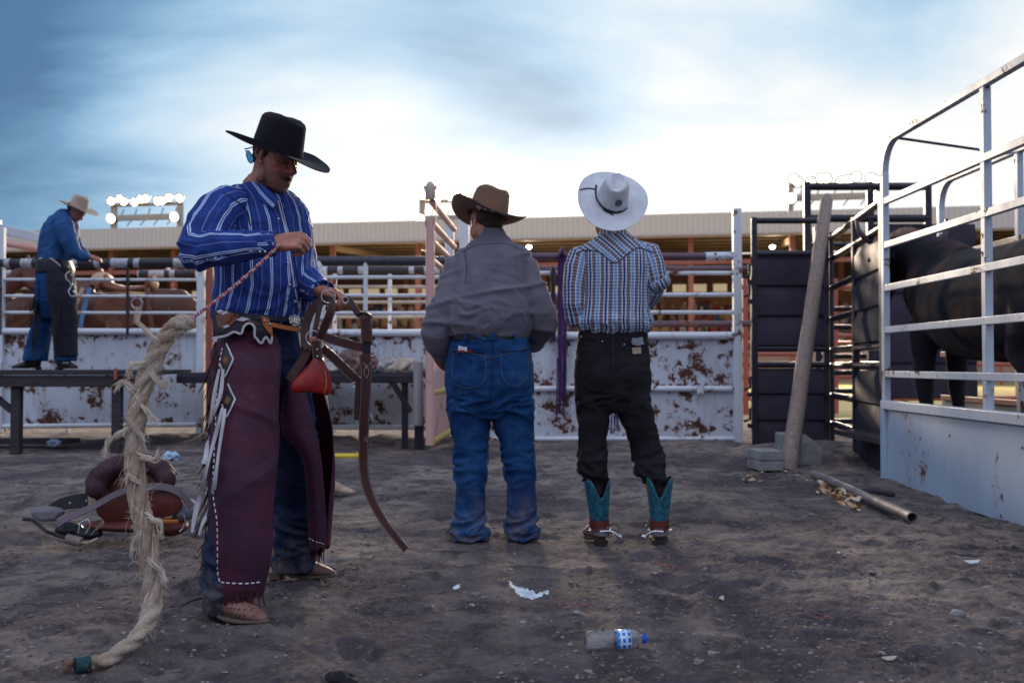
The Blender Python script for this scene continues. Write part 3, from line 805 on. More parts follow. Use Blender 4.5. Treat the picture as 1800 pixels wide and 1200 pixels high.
def stripe_shirt():
    t = NT('striped_cotton', .78, 0, .25); u, v = t.uv()
    n = t.noise(9, 3, .5); uu = t.math('ADD', u, t.math('MULTIPLY', t.math('SUBTRACT', n, .5), .014))
    P_ = .074
    w1 = line(t, uu, P_, .0, .045); w2 = line(t, uu, P_, .095, .045); th = line(t, uu, P_, .55, .035); th2 = line(t, uu, P_, .32, .02)
    a = t.noise(7, 4, .6); base = t.ramp(a, [(.3, (.008, .026, .155)), (.7, (.016, .048, .25))])
    c = t.mix(t.math('MULTIPLY', th, .55), base, (.30, .32, .62)); c = t.mix(t.math('MULTIPLY', th2, .35), c, (.14, .2, .5))
    c = t.mix(t.math('MULTIPLY', line(t, uu, P_, .048, .14), .30), c, (.10, .2, .5))
    c = t.mix(t.math('MAXIMUM', w1, w2), c, (.50, .60, .82))
    return t.done(c, t.bump(t.noise(600, 2), .2, .0008, t.bump(t.noise(16, 5, .65, .5), .28, .010)))
M['stripe'] = stripe_shirt()
def plaid():
    t = NT('plaid_cotton', .8, 0, .25); u, v = t.uv(); p = .046
    n = t.noise(8, 3, .5); u = t.math('ADD', u, t.math('MULTIPLY', t.math('SUBTRACT', n, .5), .012)); v = t.math('ADD', v, t.math('MULTIPLY', t.math('SUBTRACT', t.noise(9, 3, .5, 1), .5), .012))
    c = t.mix(line(t, u, p, .25, .46, .05), (.30, .38, .50), (.085, .055, .060))            # brown-grey against pale bands
    c = t.mix(t.math('MULTIPLY', line(t, u, p, .75, .22, .08), .9), c, (.06, .26, .60))     # sky blue stripe
    h1 = line(t, v, .0165, .5, .5, .08); c = t.mix(t.math('MULTIPLY', h1, .42), c, (.12, .11, .16))
    h2 = line(t, v, .0165, .0, .18, .1); c = t.mix(t.math('MULTIPLY', h2, .55), c, (.60, .66, .78))
    w = line(t, u, p, .0, .08, .1); c = t.mix(t.math('MULTIPLY', w, .75), c, (.62, .66, .76)); w = line(t, u, p, .5, .08, .1); c = t.mix(t.math('MULTIPLY', w, .6), c, (.55, .6, .7))
    c = t.mix(line(t, u, p*2, .37, .085, .08), c, (.008, .020, .12))
    return t.done(c, t.bump(t.noise(500, 2), .2, .0008, t.bump(t.noise(14, 5, .65, .5), .3, .012)))
M['plaid'] = plaid()
def plain_cloth(name, col, worn=None, w=.35):
    t = NT(name, .8, 0, .25); a = t.noise(3.5, 5, .6, .4); b = t.noise(500, 2, .6); s_ = t.noise(30, 4, .7, 0, sc=(.3, 1, 1))
    c = t.mix(t.ramp(a, [(.35, 0.0), (.7, 1.0)]), col, worn or tuple(x*1.4 for x in col)); c = t.mix(t.math('MULTIPLY', b, w), c, tuple(x*.5 for x in col))
    return t.done(c, t.bump(b, .3, .001, t.bump(s_, .2, .005)))
M['grey_cloth'] = plain_cloth('grey_cotton', (.122, .115, .150), (.185, .175, .215)); M['blue_cloth'] = plain_cloth('blue_cotton', (.012, .058, .19), (.03, .12, .30))
def leather(name, col, dark, rough=.42, blot=3.5):
    t = NT(name, rough, 0, .32); a = t.noise(blot, 6, .62, .6); g = t.noise(170, 4, .7); f = t.noise(24, 6, .7, .4)
    c = t.ramp(a, [(.30, dark), (.66, col)]); c = t.mix(t.math('MULTIPLY', t.ramp(f, [(.55, 0.0), (.8, 1.0)]), .35), c, tuple(min(1, x*1.9+.02) for x in col))
    return t.done(c, t.bump(g, .25, .001, t.bump(f, .2, .003)), t.ramp(f, [(.3, rough*1.25), (.7, rough*.8)]))
M['strap'] = leather('strap_leather', (.058, .015, .014), (.024, .009, .010), .42, 8)
M['strap_in'] = leather('strap_leather_inside', (.085, .045, .038), (.04, .024, .022), .65, 8)
M['red_leather'] = leather('oxblood_leather', (.34, .010, .006), (.13, .010, .010), .36, 9)
M['maroon'] = leather('maroon_chap_leather', (.085, .012, .034), (.020, .008, .027), .62, 2.4)
M['maroon_dark'] = leather('fringe_leather', (.075, .012, .020), (.018, .008, .014), .6, 9)
M['black_leather'] = leather('black_leather', (.012, .010, .018), (.006, .006, .009), .45)
M['tan_leather'] = leather('tooled_tan_leather', (.20, .06, .025), (.08, .026, .014), .45, 12)
M['orange_leather'] = leather('orange_strap_leather', (.42, .13, .025), (.25, .07, .015), .45, 12)
M['white_leather'] = leather('white_leather', (.58, .57, .60), (.40, .39, .43), .65, 10)
M['spur_red'] = leather('spur_strap_leather', (.15, .025, .018), (.07, .015, .012), .5, 9)
M['boot_brown'] = leather('ostrich_boot_leather', (.23, .12, .095), (.10, .045, .038), .6, 8)
M['boot_dark'] = leather('dark_boot_leather', (.035, .022, .024), (.014, .010, .012), .5, 8)
M['boot_tan'] = leather('dusty_boot_leather', (.42, .33, .25), (.25, .18, .13), .8, 8)
M['sole'] = pmat('boot_sole', (.13, .095, .075), .8); M['sole_dark'] = pmat('boot_sole_dark', (.035, .028, .026), .8)
M['thread'] = pmat('white_thread', (.72, .72, .74), .7, var=.1); M['thread_tan'] = pmat('waxed_thread', (.50, .42, .38), .7, var=.1)
M['suede_tan'] = plain_cloth('tan_suede', (.46, .31, .19), (.56, .42, .28))
M['quill'] = pmat('quill_pits', (.03, .016, .014), .8)

def bvh_of(*objs):
    vs_, fs = [], []
    for o in objs:
        b = len(vs_); mw = world_of(o); vs_ += [mw @ v.co for v in o.data.vertices]; fs += [tuple(b+i for i in p.vertices) for p in o.data.polygons]
    return BVHTree.FromPolygons(vs_, fs)
CAMP = Vector((0, 0, CAMZ))
def hit(bvh, px, py, off=.0015):
    """point of a modelled surface, used to sew trim on to it"""
    d = (P(px, py, 4)-CAMP).normalized(); h = bvh.ray_cast(CAMP, d)
    if h[0] is None:
        h = bvh.find_nearest(CAMP+d*4)
        return h[0]+h[1]*off, h[1]
    n = h[1] if h[1].dot(d) < 0 else -h[1]
    return h[0]+n*off, n
def sewn(bvh, pxs, w, name, mat, parent, off=.003, th=.003, dash=None, n=6):
    """strip of trim sewn on to a surface along a line"""
    q = []
    pts = [Vector((a, b, 0)) for a, b in pxs]
    pts = spline(pts, n) if len(pts) > 2 else [pts[0].lerp(pts[1], i/(n*2)) for i in range(n*2+1)]
    hs = [hit(bvh, p.x, p.y, off) for p in pts]
    mb = MB()
    P3 = [h[0] for h in hs]; Nn = [h[1] for h in hs]
    if dash:
        acc = 0
        seglen = [0]
        for i in range(1, len(P3)): seglen.append(seglen[-1]+(P3[i]-P3[i-1]).length)
        tot = seglen[-1]; s_ = 0
        def at(x):
            for i in range(1, len(P3)):
                if seglen[i] >= x: 
                    t = (x-seglen[i-1])/max(1e-9, seglen[i]-seglen[i-1]); return P3[i-1].lerp(P3[i], t), Nn[i]
            return P3[-1], Nn[-1]
        while s_ < tot-dash[0]*.5:
            a, na = at(s_); b, nb = at(min(tot, s_+dash[0]*.5)); c, nc = at(min(tot, s_+dash[0]))
            if (c-a).length < dash[0]*3: mb.tube([a-na*w*.3, b, c-nc*w*.3], w/2, 5)
            s_ += dash[0]+dash[1]
    else:
        sides = []
        for i in range(len(P3)):
            t = (P3[min(i+1, len(P3)-1)]-P3[max(i-1, 0)]); sides.append(tuple(t.cross(Nn[i]).normalized()))
        mb.ribbon(P3, w, th, sides)
    return mb.build(name, mat, parent)
def patch(bvh, poly, name, mat, parent, off=.003, step=4.0, th=.0025):
    """piece of leather or cloth laid over a surface, outline given as a polygon"""
    from mathutils.geometry import delaunay_2d_cdt
    out = []
    for i in range(len(poly)):
        a, b = Vector(poly[i]), Vector(poly[(i+1) % len(poly)]); k = max(1, int((b-a).length/step))
        out += [a.lerp(b, j/k) for j in range(k)]
    nb = len(out)
    xs = [p[0] for p in poly]; ys = [p[1] for p in poly]
    def inside(x, y):
        c = False; j = len(poly)-1
        for i in range(len(poly)):
            if ((poly[i][1] > y) != (poly[j][1] > y)) and (x < (poly[j][0]-poly[i][0])*(y-poly[i][1])/(poly[j][1]-poly[i][1])+poly[i][0]): c = not c
            j = i
        return c
    y = min(ys)+step/2
    while y < max(ys):
        x = min(xs)+step/2
        while x < max(xs):
            if inside(x, y) and min((Vector((x, y))-q).length for q in out[:nb]) > step*.5: out.append(Vector((x, y)))
            x += step
        y += step
    r = delaunay_2d_cdt(out, [], [list(range(nb))], 1, 1e-4)
    co = r[0]; fs = r[2]; hs = [hit(bvh, p.x, p.y, off) for p in co]; n = len(co)
    vs_ = [h[0] for h in hs]+[h[0]-h[1]*th for h in hs]
    ff = [tuple(f) for f in fs]+[tuple(n+i for i in f[::-1]) for f in fs]
    cnt = {}
    for f in fs:
        for i in range(len(f)): cnt[(f[i], f[(i+1) % len(f)])] = 1
    for (a, b) in list(cnt):
        if (b, a) not in cnt: ff.append((b, a, n+a, n+b))
    mb = MB().add(vs_, ff); uvs = [tuple((v[i][0] if False else (vs_[i].x), vs_[i].z) for i in f) for f in mb.f]
    mb.uv = uvs; mb.has = True
    return mb.build(name, mat, parent, angle=60)

def frame(origin, fwd, up=(0, 0, 1)):
    """matrix with +x forward, +z up, +y left"""
    x = Vector(fwd).normalized(); z = Vector(up); z = (z-x*z.dot(x)).normalized(); y = z.cross(x)
    m = Matrix((x, y, z)).transposed().to_4x4(); m.translation = Vector(origin); return m
def xf(mb, m, start=0):
    mb.v[start:] = [tuple(m @ Vector(v)) for v in mb.v[start:]]; return mb

def head_mb(m, neck_to, neck_r=.058, detail=True):
    mb = MB()
    mb.ball((-.010, 0, .036), (.092, .076, .088), n=24, m=16)
    mb.rings([(.060, 0, -.120, .020, .020), (.052, 0, -.108, .040, .036, 2.3), (.042, 0, -.085, .054, .050, 2.4), (.030, 0, -.052, .066, .061, 2.4),
              (.024, 0, -.012, .071, .068, 2.4), (.018, 0, .030, .078, .072, 2.3), (.010, 0, .070, .078, .068)], n=24)
    if detail:
        mb.tube([(.086, 0, .028), (.101, 0, .000), (.119, 0, -.027), (.106, 0, -.039)], [.010, .0115, .0150, .011], 10)
        for s_ in (-1, 1):
            mb.ball((.099, s_*.012, -.032), (.012, .009, .009)); mb.ball((.060, s_*.046, -.014), (.024, .020, .018))
            mb.ball((.079, s_*.031, .004), (.013, .0155, .0115)); mb.ball((.004, s_*.052, -.078), (.028, .018, .024))
            mb.tube([(.070, s_*.056, .022), (.087, s_*.034, .030), (.093, s_*.012, .026)], [.008, .010, .009], 8)
        mb.tube([(.080, -.026, -.068), (.093, -.012, -.061), (.096, 0, -.062), (.093, .012, -.061), (.080, .026, -.068)], [.004, .0065, .006, .0065, .004], 8)
        mb.tube([(.080, -.022, -.071), (.091, -.009, -.075), (.092, 0, -.076), (.091, .009, -.075), (.080, .022, -.071)], [.004, .0068, .0075, .0068, .004], 8)
        mb.ball((.078, 0, -.103), (.018, .022, .016))
    for s_ in (-1, 1):                                            # ears
        pts = [(.012, s_*.074, -.026), (-.006, s_*.082, -.020), (-.016, s_*.088, .004), (-.012, s_*.090, .024), (.006, s_*.086, .033), (.016, s_*.078, .022)]
        mb.tube(pts, [.006, .0055, .005, .005, .005, .0045], 8); mb.ball((.002, s_*.078, .002), (.012, .006, .022))
        mb.ball((.010, s_*.077, -.026), (.008, .006, .009))
    xf(mb, m)
    mb.tube([m @ Vector((-.012, 0, -.01)), m @ Vector((-.016, 0, -.085)), Vector(neck_to)], [.062, neck_r, neck_r*1.12], 20)
    return mb
def hair_strands(m, fn, n, name, mat, parent, r=.0009, ln=.012, seed=1):
    """fn(rng) -> (point, direction) in head space"""
    rng = random.Random(seed); mb = MB()
    for i in range(n):
        p, d = fn(rng); p = Vector(p); d = Vector(d).normalized(); l_ = ln*rng.uniform(.6, 1.2)
        mb.tube([m @ p, m @ (p+d*l_*.5+Vector((0, 0, -.0008))), m @ (p+d*l_+Vector((0, 0, -.003)))], [r, r*.9, r*.3], 4)
    return mb.build(name, mat, parent)

def hat(m, mat, parent, crown=(.108, .086), ch=.125, brim=(.205, .170), curl=.055, droop=0.0, dip=.018, taper=.86, th=.0045, crease=.022, pinch=.10, front_up=0.0, band=None, back_up=0.0, round_top=1.0):
    """open western hat: hollow crown with centre crease, shaped brim with real thickness"""
    n = 72; V_, F_ = [], []
    def crown_r(t, a):
        s_ = 1-(1-taper)*t**1.2; rx, ry = crown[0]*s_, crown[1]*s_
        k = 1-pinch*t*math.exp(-((math.cos(a)-.72)/.35)**2)*abs(math.sin(a))**.5
        return rx*math.cos(a)*k, ry*math.sin(a)*k
    prof = []
    # brim from edge to crown
    NB = 9
    for i in range(NB+1):
        u = 1-i/NB; row = []
        for k in range(n):
            a = 2*math.pi*k/n; c, s_ = math.cos(a), math.sin(a)
            x0, y0 = crown_r(0, a); x1, y1 = brim[0]*c, brim[1]*s_
            x, y = x0+(x1-x0)*u, y0+(y1-y0)*u
            z = curl*abs(s_)**2.2*u**1.7 - dip*u**1.2*(c*c) - (droop*max(0, c)**1.5*u**1.5) + front_up*max(0, c)*u**2 + back_up*max(0, -c)**1.2*u**1.3
            z += .003*nz(x*12, y*12, 3)*u
            if abs(s_) > .2: y = y*(1-.10*u*u*abs(s_)*curl/.055)
            row.append(Vector((x, y, z)))
        prof.append(row)
    NC = 9
    for i in range(1, NC+1):
        t = i/NC; row = []
        for k in range(n):
            a = 2*math.pi*k/n; x, y = crown_r(t, a)
            zz = ch*(1-(1-t)**1.12*1.0); zz = ch*t
            zz += .010*math.cos(a)*t*0 + (-.014*abs(math.cos(a))**2*0)
            row.append(Vector((x, y, zz)))
        prof.append(row)
    for t in (.90, .72, .5, .28, .08):                        # top of the crown with its crease
        row = []; e = 1-t
        for k in range(n):
            a = 2*math.pi*k/n; x, y = crown_r(1, a); x *= t; y *= t
            z = ch+.012*math.sqrt(max(0, 1-t*t))*round_top*2
            z -= crease*math.exp(-(y/(crown[1]*.33))**2)*sstep(0, .28, e)*1.0
            z += .008*math.exp(-((abs(y)-crown[1]*.5)/(crown[1]*.3))**2)*sstep(0, .2, e)
            z -= .020*sstep(.2, 1, x/crown[0])*sstep(.05, .5, e)*0
            row.append(Vector((x, y, z)))
        prof.append(row)
    outer = [p for r_ in prof for p in r_]; m_ = len(prof)
    # inner skin
    inner = []
    for i, r_ in enumerate(prof):
        for k, p in enumerate(r_):
            if i <= NB: inner.append(p+Vector((0, 0, -th)))
            else: inner.append(Vector((p.x*(1-th/.09), p.y*(1-th/.08), p.z-th)))
    V_ = outer+inner; q = len(outer)
    for i in range(m_-1):
        for k in range(n):
            k2 = (k+1) % n; F_.append((i*n+k, i*n+k2, (i+1)*n+k2, (i+1)*n+k)); F_.append((q+i*n+k, q+(i+1)*n+k, q+(i+1)*n+k2, q+i*n+k2))
    for k in range(n): F_.append((k, q+k, q+(k+1) % n, (k+1) % n))
    F_.append(tuple((m_-1)*n+k for k in range(n))); F_.append(tuple(q+(m_-1)*n+k for k in range(n))[::-1])
    mb = MB().add(V_, F_); xf(mb, m)
    o = mb.build('hat', mat, parent, angle=75)
    if band:
        bm_, bw, bz = band; vv = []; 
        for i, (zz, ro) in enumerate(((bz, .002), (bz+bw, .002), (bz+bw, -.002), (bz, -.002))):
            for k in range(n):
                a = 2*math.pi*k/n; x, y = crown_r(zz/ch, a); s_ = 1+ro/.09; vv.append(Vector((x*s_, y*s_, zz)))
        ff = [(i*n+k, i*n+(k+1) % n, ((i+1) % 4)*n+(k+1) % n, ((i+1) % 4)*n+k) for i in range(4) for k in range(n)]
        b = MB().add(vv, ff); xf(b, m); b.build('hat_band', bm_, o)
    return o

def boot_mb(m, L=1.0, shaft=.30, rs=.062, toe=1.0):
    mb = MB()
    pts = [(-.092, 0, .066), (-.070, 0, .070), (-.02, 0, .078), (.03, 0, .066), (.08, 0, .052), (.13, 0, .041), (.175, 0, .033), (.200, 0, .030)]
    rr = [(.030, .022), (.048, .034), (.062, .038), (.050, .041), (.037, .047), (.027, .044), (.019, .032*toe), (.010, .015*toe)]
    mb.tube([(x*L, y, z) for x, y, z in pts], rr, 20, up=(0, 0, 1))
    mb.tube([(-.038, 0, .06), (-.036, 0, .12), (-.034, 0, .20), (-.034, 0, shaft)], [(.046, .040), (.048, .044), (.056, .052), (rs, rs)], 20, up=(1, 0, 0))
    return xf(mb, m)
def sole_mb(m, L=1.0):
    mb = MB(); out = []
    for i in range(32):
        a = 2*math.pi*i/32; c, s_ = math.cos(a), math.sin(a)
        x = .060+.150*c; w = .050*(1-.25*max(0, -c))*(1-.42*max(0, c)**3)
        out.append((x*L, s_*w*abs(s_)**-.25 if abs(s_) > .01 else 0))
    def zf(x): return .006*sstep(.10, .21, x/L)+.022*sstep(.03, -.09, x/L)*0
    n = len(out); vs_ = [(x, y, .012+zf(x)+.016*(1-sstep(-.06, .05, x))) for x, y in out]+[(x, y, .024+zf(x)+.018*(1-sstep(-.06, .05, x))) for x, y in out]
    fs = [(i, (i+1) % n, n+(i+1) % n, n+i) for i in range(n)]+[tuple(range(n))[::-1], tuple(range(n, 2*n))]
    mb.add(vs_, fs)
    hp = [(-.098, -.026), (-.098, .026), (-.085, .034), (-.040, .036), (-.032, 0), (-.040, -.036), (-.085, -.034)]; k = len(hp)
    mb.add([(x*L*.96+.0, y*.88, -.002) for x, y in hp]+[(x*L, y, .032) for x, y in hp], [(i, (i+1) % k, k+(i+1) % k, k+i) for i in range(k)]+[tuple(range(k))[::-1], tuple(range(k, 2*k))])
    return xf(mb, m)

def hand_mb(m, right=True, curls=None, thumb=(.9, .5, .4), spread=.0, scale=1.0):
    """wrist at the origin, fingers along +x, back of the hand +z, thumb on +y for a right hand seen palm down (mirrored for left)"""
    mb = MB(); curls = curls or [(60, 70, 40)]*4
    ky = [.032, .011, -.010, -.030]; kx = [.092, .096, .091, .082]; seg = [(.043, .026, .021), (.047, .030, .022), (.043, .028, .021), (.034, .021, .018)]
    rad = [.0100, .0102, .0096, .0084]
    for i in range(4):
        k = Vector((kx[i], ky[i], 0)); mb.tube([(-.008, ky[i]*.62, 0), (.03, ky[i]*.85, .001), tuple(k)], [.018, .0165, .0125], 10)
        p = k.copy(); a = 0; pts = [k.copy()]; rr = [rad[i]*1.12]
        for j in range(3):
            a += R(curls[i][j]); az = spread*(1.5-i)
            d = Vector((math.cos(a)*math.cos(az), math.sin(az)*math.cos(a), -math.sin(a)))
            pts.append(p+d*seg[i][j]*.5); p = p+d*seg[i][j]; pts.append(p.copy()); rr += [rad[i]*.94, rad[i]*(1.02 if j < 2 else .74)]
        mb.tube(pts, rr, 10); mb.ball(tuple(p), rad[i]*.76)
    mb.ball((.045, 0, -.006), (.05, .038, .016), n=16, m=10); mb.ball((.030, .026, -.012), (.032, .018, .016))
    b = Vector((.018, .028, -.010)); d1 = Vector((math.cos(thumb[0]), math.sin(thumb[0])*.9, -thumb[2])).normalized()
    p1 = b+d1*.040; d2 = Vector((math.cos(thumb[0]-thumb[1]), math.sin(thumb[0]-thumb[1])*.9, -thumb[2]*1.3)).normalized(); p2 = p1+d2*.034
    d3 = Vector((math.cos(thumb[0]-thumb[1]*1.8), math.sin(thumb[0]-thumb[1]*1.8)*.9, -thumb[2]*1.5)).normalized(); p3 = p2+d3*.026
    mb.tube([b, p1, p2, p3], [.0165, .0125, .0112, .0085], 10); mb.ball(tuple(p3), .0088)
    mb.tube([(-.05, 0, 0), (-.02, 0, 0), (.01, 0, 0)], [(.021, .028), (.020, .027), (.018, .030)], 14, up=(0, 0, 1))
    s_ = Matrix.Diagonal((scale, scale*(1 if right else -1), scale, 1))
    return xf(mb, m @ s_)
def fold_fn(amp=.010, ku=5, kv=16, warp=.4, seed=0.0, zones=None):
    """cloth folds that run round a limb; zones = [(z, half-height, strength)] bunch up more there"""
    def f(co, uv, n):
        u, v = uv[0], uv[1]; w = warp*nz(u*4+seed, v*4, seed)
        qa = min(1, abs(nz(u*ku*.8+v*kv*.42+w*2, v*kv*.85-u*ku*.8+w*2, seed))*1.75); qb = min(1, abs(nz(u*ku*.8-v*kv*.42-w*2, v*kv*.85+u*ku*.8+w, seed+9.3))*1.75); q_ = min(qa, qb*1.1); r_ = 1.30*(1-q_)**1.7-.62
        s2 = nz(u*ku*2.2+seed, v*kv*1.8+w, seed+4)
        k = .35
        if zones:
            for (z0, h, st) in zones: k += st*math.exp(-((co.z-z0)/h)**2)
        q2 = min(1, abs(s2)*1.8)
        return amp*1.45*k*(r_ + (1-q2)**2*.35-.1)
    return f
# ================================================================ THE STRIPED-SHIRT COWBOY
def striped_cowboy():
    root = empty('person', (-1.02, 4.0, 0), 'man in blue striped shirt, black hat and maroon chaps holding a frayed rope', 'person')
    YAW = R(48); f = Vector((math.sin(YAW), -math.cos(YAW), 0)); rt = Vector((-math.cos(YAW), -math.sin(YAW), 0))   # facing, his right
    def C(px, py, Y=3.98): return P(px, py, Y)
    # ---- bare body: head, neck and hands, and the limbs under the clothes as one continuous skin
    hc = C(482, 279, 3.93); az = R(-30); pit = R(19)
    fw = Vector((math.cos(az)*math.cos(pit), math.sin(az)*math.cos(pit), -math.sin(pit))); up = Vector((math.cos(az)*math.sin(pit), math.sin(az)*math.sin(pit), math.cos(pit))); p2 = R(19.5)
    fw2 = Vector((math.cos(az)*math.cos(p2), math.sin(az)*math.cos(p2), -math.sin(p2))); up2 = Vector((math.cos(az)*math.sin(p2), math.sin(az)*math.sin(p2), math.cos(p2)))
    hm = frame(hc, fw, up)
    neck = C(452, 335, 3.99)
    mb = head_mb(hm, neck, .060)
    # hands
    rw = C(486, 428, 3.62)
    rdir = Vector((.93, .02, .12)).normalized(); rup = Vector((-.05, -.78, .62))
    rm = frame(rw, rdir, rup)
    mbh = hand_mb(rm, True, [(62, 72, 38), (70, 78, 42), (72, 80, 44), (74, 78, 46)], thumb=(.75, .35, .75), scale=1.0)
    lw = C(568, 514, 3.84)
    lm = frame(lw, Vector((.80, -.50, -.12)), Vector((.15, .25, .95)))
    mbl = hand_mb(lm, False, [(35, 62, 40), (52, 72, 44), (60, 76, 46), (64, 76, 48)], thumb=(.55, .30, .15), scale=1.0)
    body = MB()
    for q in (mb, mbh, mbl): body.add(q.v, q.f)
    # trunk and limbs beneath the clothes keep it one figure
    sR = C(404, 352, 3.83); sL = C(508, 368, 4.12); eR = C(356, 448, 3.66); eL = C(536, 478, 4.14); hip = C(452, 590, 4.0)
    body.tube([neck, C(455, 420, 4.0), C(455, 520, 4.02), hip], [.05, .11, .10, .11], 16)
    body.tube([sL, sR], .05, 10); body.tube([C(455, 385, 3.96), sR, eR, rw], [.05, .035, .03, .026], 12); body.tube([C(465, 390, 4.0), sL, eL, lw], [.05, .035, .03, .026], 12)
    aR = C(398, 1045, 3.73); aL = C(515, 985, 4.42); kR = C(418, 800, 3.80); kL = C(522, 790, 4.20)
    body.tube([hip, C(425, 640, 3.90), kR, aR], [.07, .06, .045, .035], 12); body.tube([hip, C(490, 640, 4.08), kL, C(520, 830, 4.27), C(518, 890, 4.36), aL], [.07, .06, .04, .035, .035, .03], 12)
    def face_disp(co, uv, n):
        l_ = hm.inverted() @ co
        if l_.length > .2: return 0.0
        d = 0.0
        for s_ in (-1, 1):
            d -= .006*math.exp(-((l_.x-.088)**2/.0004+(l_.y-s_*.016)**2/.00008+(l_.z-.010)**2/.0002))
            d -= .004*math.exp(-((l_.x-.08)**2/.0006+(l_.y-s_*.036)**2/.0003+(l_.z+.012)**2/.00006))
            d -= .004*math.exp(-((l_.y-s_*.030)**2/.0001+(l_.z+.050)**2/.0004))*(1 if l_.x > .04 else 0)
        return d
    def tone(me):
        ca = me.color_attributes.new('Tone', 'FLOAT_COLOR', 'POINT'); arr = []; inv = hm.inverted()
        for v in me.vertices:
            l_ = inv @ v.co; c = [1.0, 1.0, 1.0]
            if l_.length < .17:
                n_ = .5+.5*nz(v.co.x*320, v.co.y*320, v.co.z*320); beard = sstep(-.030, -.055, l_.z)*sstep(-.01, .03, l_.x)*(.55+.5*n_)
                chk = math.exp(-((l_.x-.075)**2+(abs(l_.y)-.042)**2+(l_.z+.018)**2)/.0006); nose = math.exp(-((l_.x-.115)**2+l_.y**2+(l_.z+.028)**2)/.0004)
                eye = math.exp(-((l_.x-.085)**2/.001+(abs(l_.y)-.031)**2/.0003+(l_.z-.006)**2/.00012))
                c = [1+.25*chk+.2*nose-.45*beard-.35*eye, 1-.10*chk-.1*nose-.42*beard-.42*eye, 1-.05*chk-.36*beard-.35*eye]
            else:
                n_ = .5+.5*nz(v.co.x*90, v.co.y*90, v.co.z*90); c = [.85+.2*n_, .80+.2*n_, .80+.2*n_]
            arr += [max(.05, q) for q in c]+[1.0]
        ca.data.foreach_set('color', arr)
    b = remeshed('body', body, .0036, M['face'], root, 3, face_disp, .45, uvsrc=False, post=tone)
    # lips, lash lines, brows, moustache, hair
    m = MB(); m.tube([hm @ Vector(q) for q in ((.082, -.023, -.069), (.0945, -.010, -.0675), (.0975, 0, -.0685), (.0945, .010, -.0675), (.082, .023, -.069))], [.001, .0022, .0022, .0022, .001], 6); m.build('mouth', pmat('lip', (.16, .035, .035), .5), root)
    for s_ in (-1, 1):
        m = MB(); m.tube([hm @ Vector(q) for q in ((.089, s_*.018, -.001), (.0925, s_*.030, -.006), (.083, s_*.045, -.003))], [.0010, .0022, .0010], 6); m.build('eyelash', M['hair'], root)
    def brow(s_): return lambda r_: ((lambda t: ((.098-.024*t*t-.004*t, s_*(.014+.038*t), .030+.006*t-.008*t*t+r_.uniform(-.004, .004)), (-.2, s_*1, .25)))(r_.random()))
    for s_ in (-1, 1): hair_strands(hm, brow(s_), 120, 'eyebrow', M['hair'], root, .0010, .012, 5)
    def mou(r_):
        t = r_.uniform(-1, 1); return (.101-.016*t*t, t*.026, -.053-.005*abs(t)+r_.uniform(-.005, .004)), (.25, t*1.1, -1)
    hair_strands(hm, mou, 110, 'moustache', M['hair_grey'], root, .0007, .006, 6)
    def stub(r_):
        a = r_.uniform(-1.3, 1.3); z = r_.uniform(-.115, -.045); k = sstep(-.13, -.05, z); x = .045+(.03+.012*k)*math.cos(a); y = (.036+.026*k)*math.sin(a)
        return (x, y, z), (0, 0, -1)
    # cropped hair above ear and nape
    hb = MB(); hb.ball((-.012, 0, .030), (.088, .0785, .082), n=24, m=14); hb.ball((-.040, 0, -.005), (.056, .060, .055), n=16, m=10)
    hb.rings([(.012, 0, .0, .045, .0735), (.016, 0, .04, .060, .077), (.012, 0, .07, .06, .07)], n=20)
    xf(hb, hm); remeshed('hair', hb, .005, M['hair'], root, 2, lambda c, u, n: .0022*nz(c.x*160, c.y*160, c.z*50), uvsrc=False)
    # ---- hat
    hh = hat(frame(hm @ Vector((.006, 0, .031)), fw2, up2), M['felt_black'], root, crown=(.112, .090), ch=.118, brim=(.250, .168), curl=.026, dip=-.004, droop=.022, taper=.90, crease=.020, pinch=.10, band=(M['felt_black'], .012, .004), back_up=.010)
    sg = empty('sunglasses'); sg.location = hm @ Vector((-.12, -.02, 0)); tag(sg); set_parent(sg, root)
    m = MB(); L0 = C(434, 262, 3.90)
    def ell(c, rx, rz, k): return [c+Vector((.35*rx*math.cos(a), -.6*rx*math.cos(a)*.4, 0))+Vector((rx*math.cos(a)*.6, 0, rz*math.sin(a))) for a in [2*math.pi*i/k for i in range(k)]]
    lens = [C(x, y, 3.9) for x, y in ((432, 264), (437, 265), (443, 273), (446, 280), (444, 286), (440, 287), (436, 282), (433, 273))]
    m.tube(lens, .0022, 6, close=True); m.tube([C(430, 262, 3.9), C(437, 261, 3.9), C(446, 258, 3.90), C(456, 257, 3.86)], .0024, 6); m.tube([C(446, 279, 3.9), C(449, 276, 3.93), C(452, 262, 4.0)], .0024, 6)
    m.build('glasses_frame', M['black'], sg)
    tl = NT('blue_mirror_lens', .08, .6, .8); tl.done((.10, .35, .55))
    m = MB(); c0 = sum(lens, Vector())/len(lens); k = len(lens); m.add([p+Vector((0, .001, 0)) for p in lens]+[p+Vector((0, -.001, 0)) for p in lens], [tuple(range(k)), tuple(range(k, 2*k))[::-1]]+[(i, (i+1) % k, k+(i+1) % k, k+i) for i in range(k)]); m.build('lens', tl.m, sg)
    # ---- shirt
    mb = MB(); y0 = YAW
    def zz(py, Y=3.98): return P(0, py, Y).z
    def ring(px, py, rx, ry, ex=2.2, Y=3.99, tx=0.0, ty=0.0): p = C(px, py, Y); return (p.x, p.y, p.z, rx, ry, ex, y0, tx, ty)
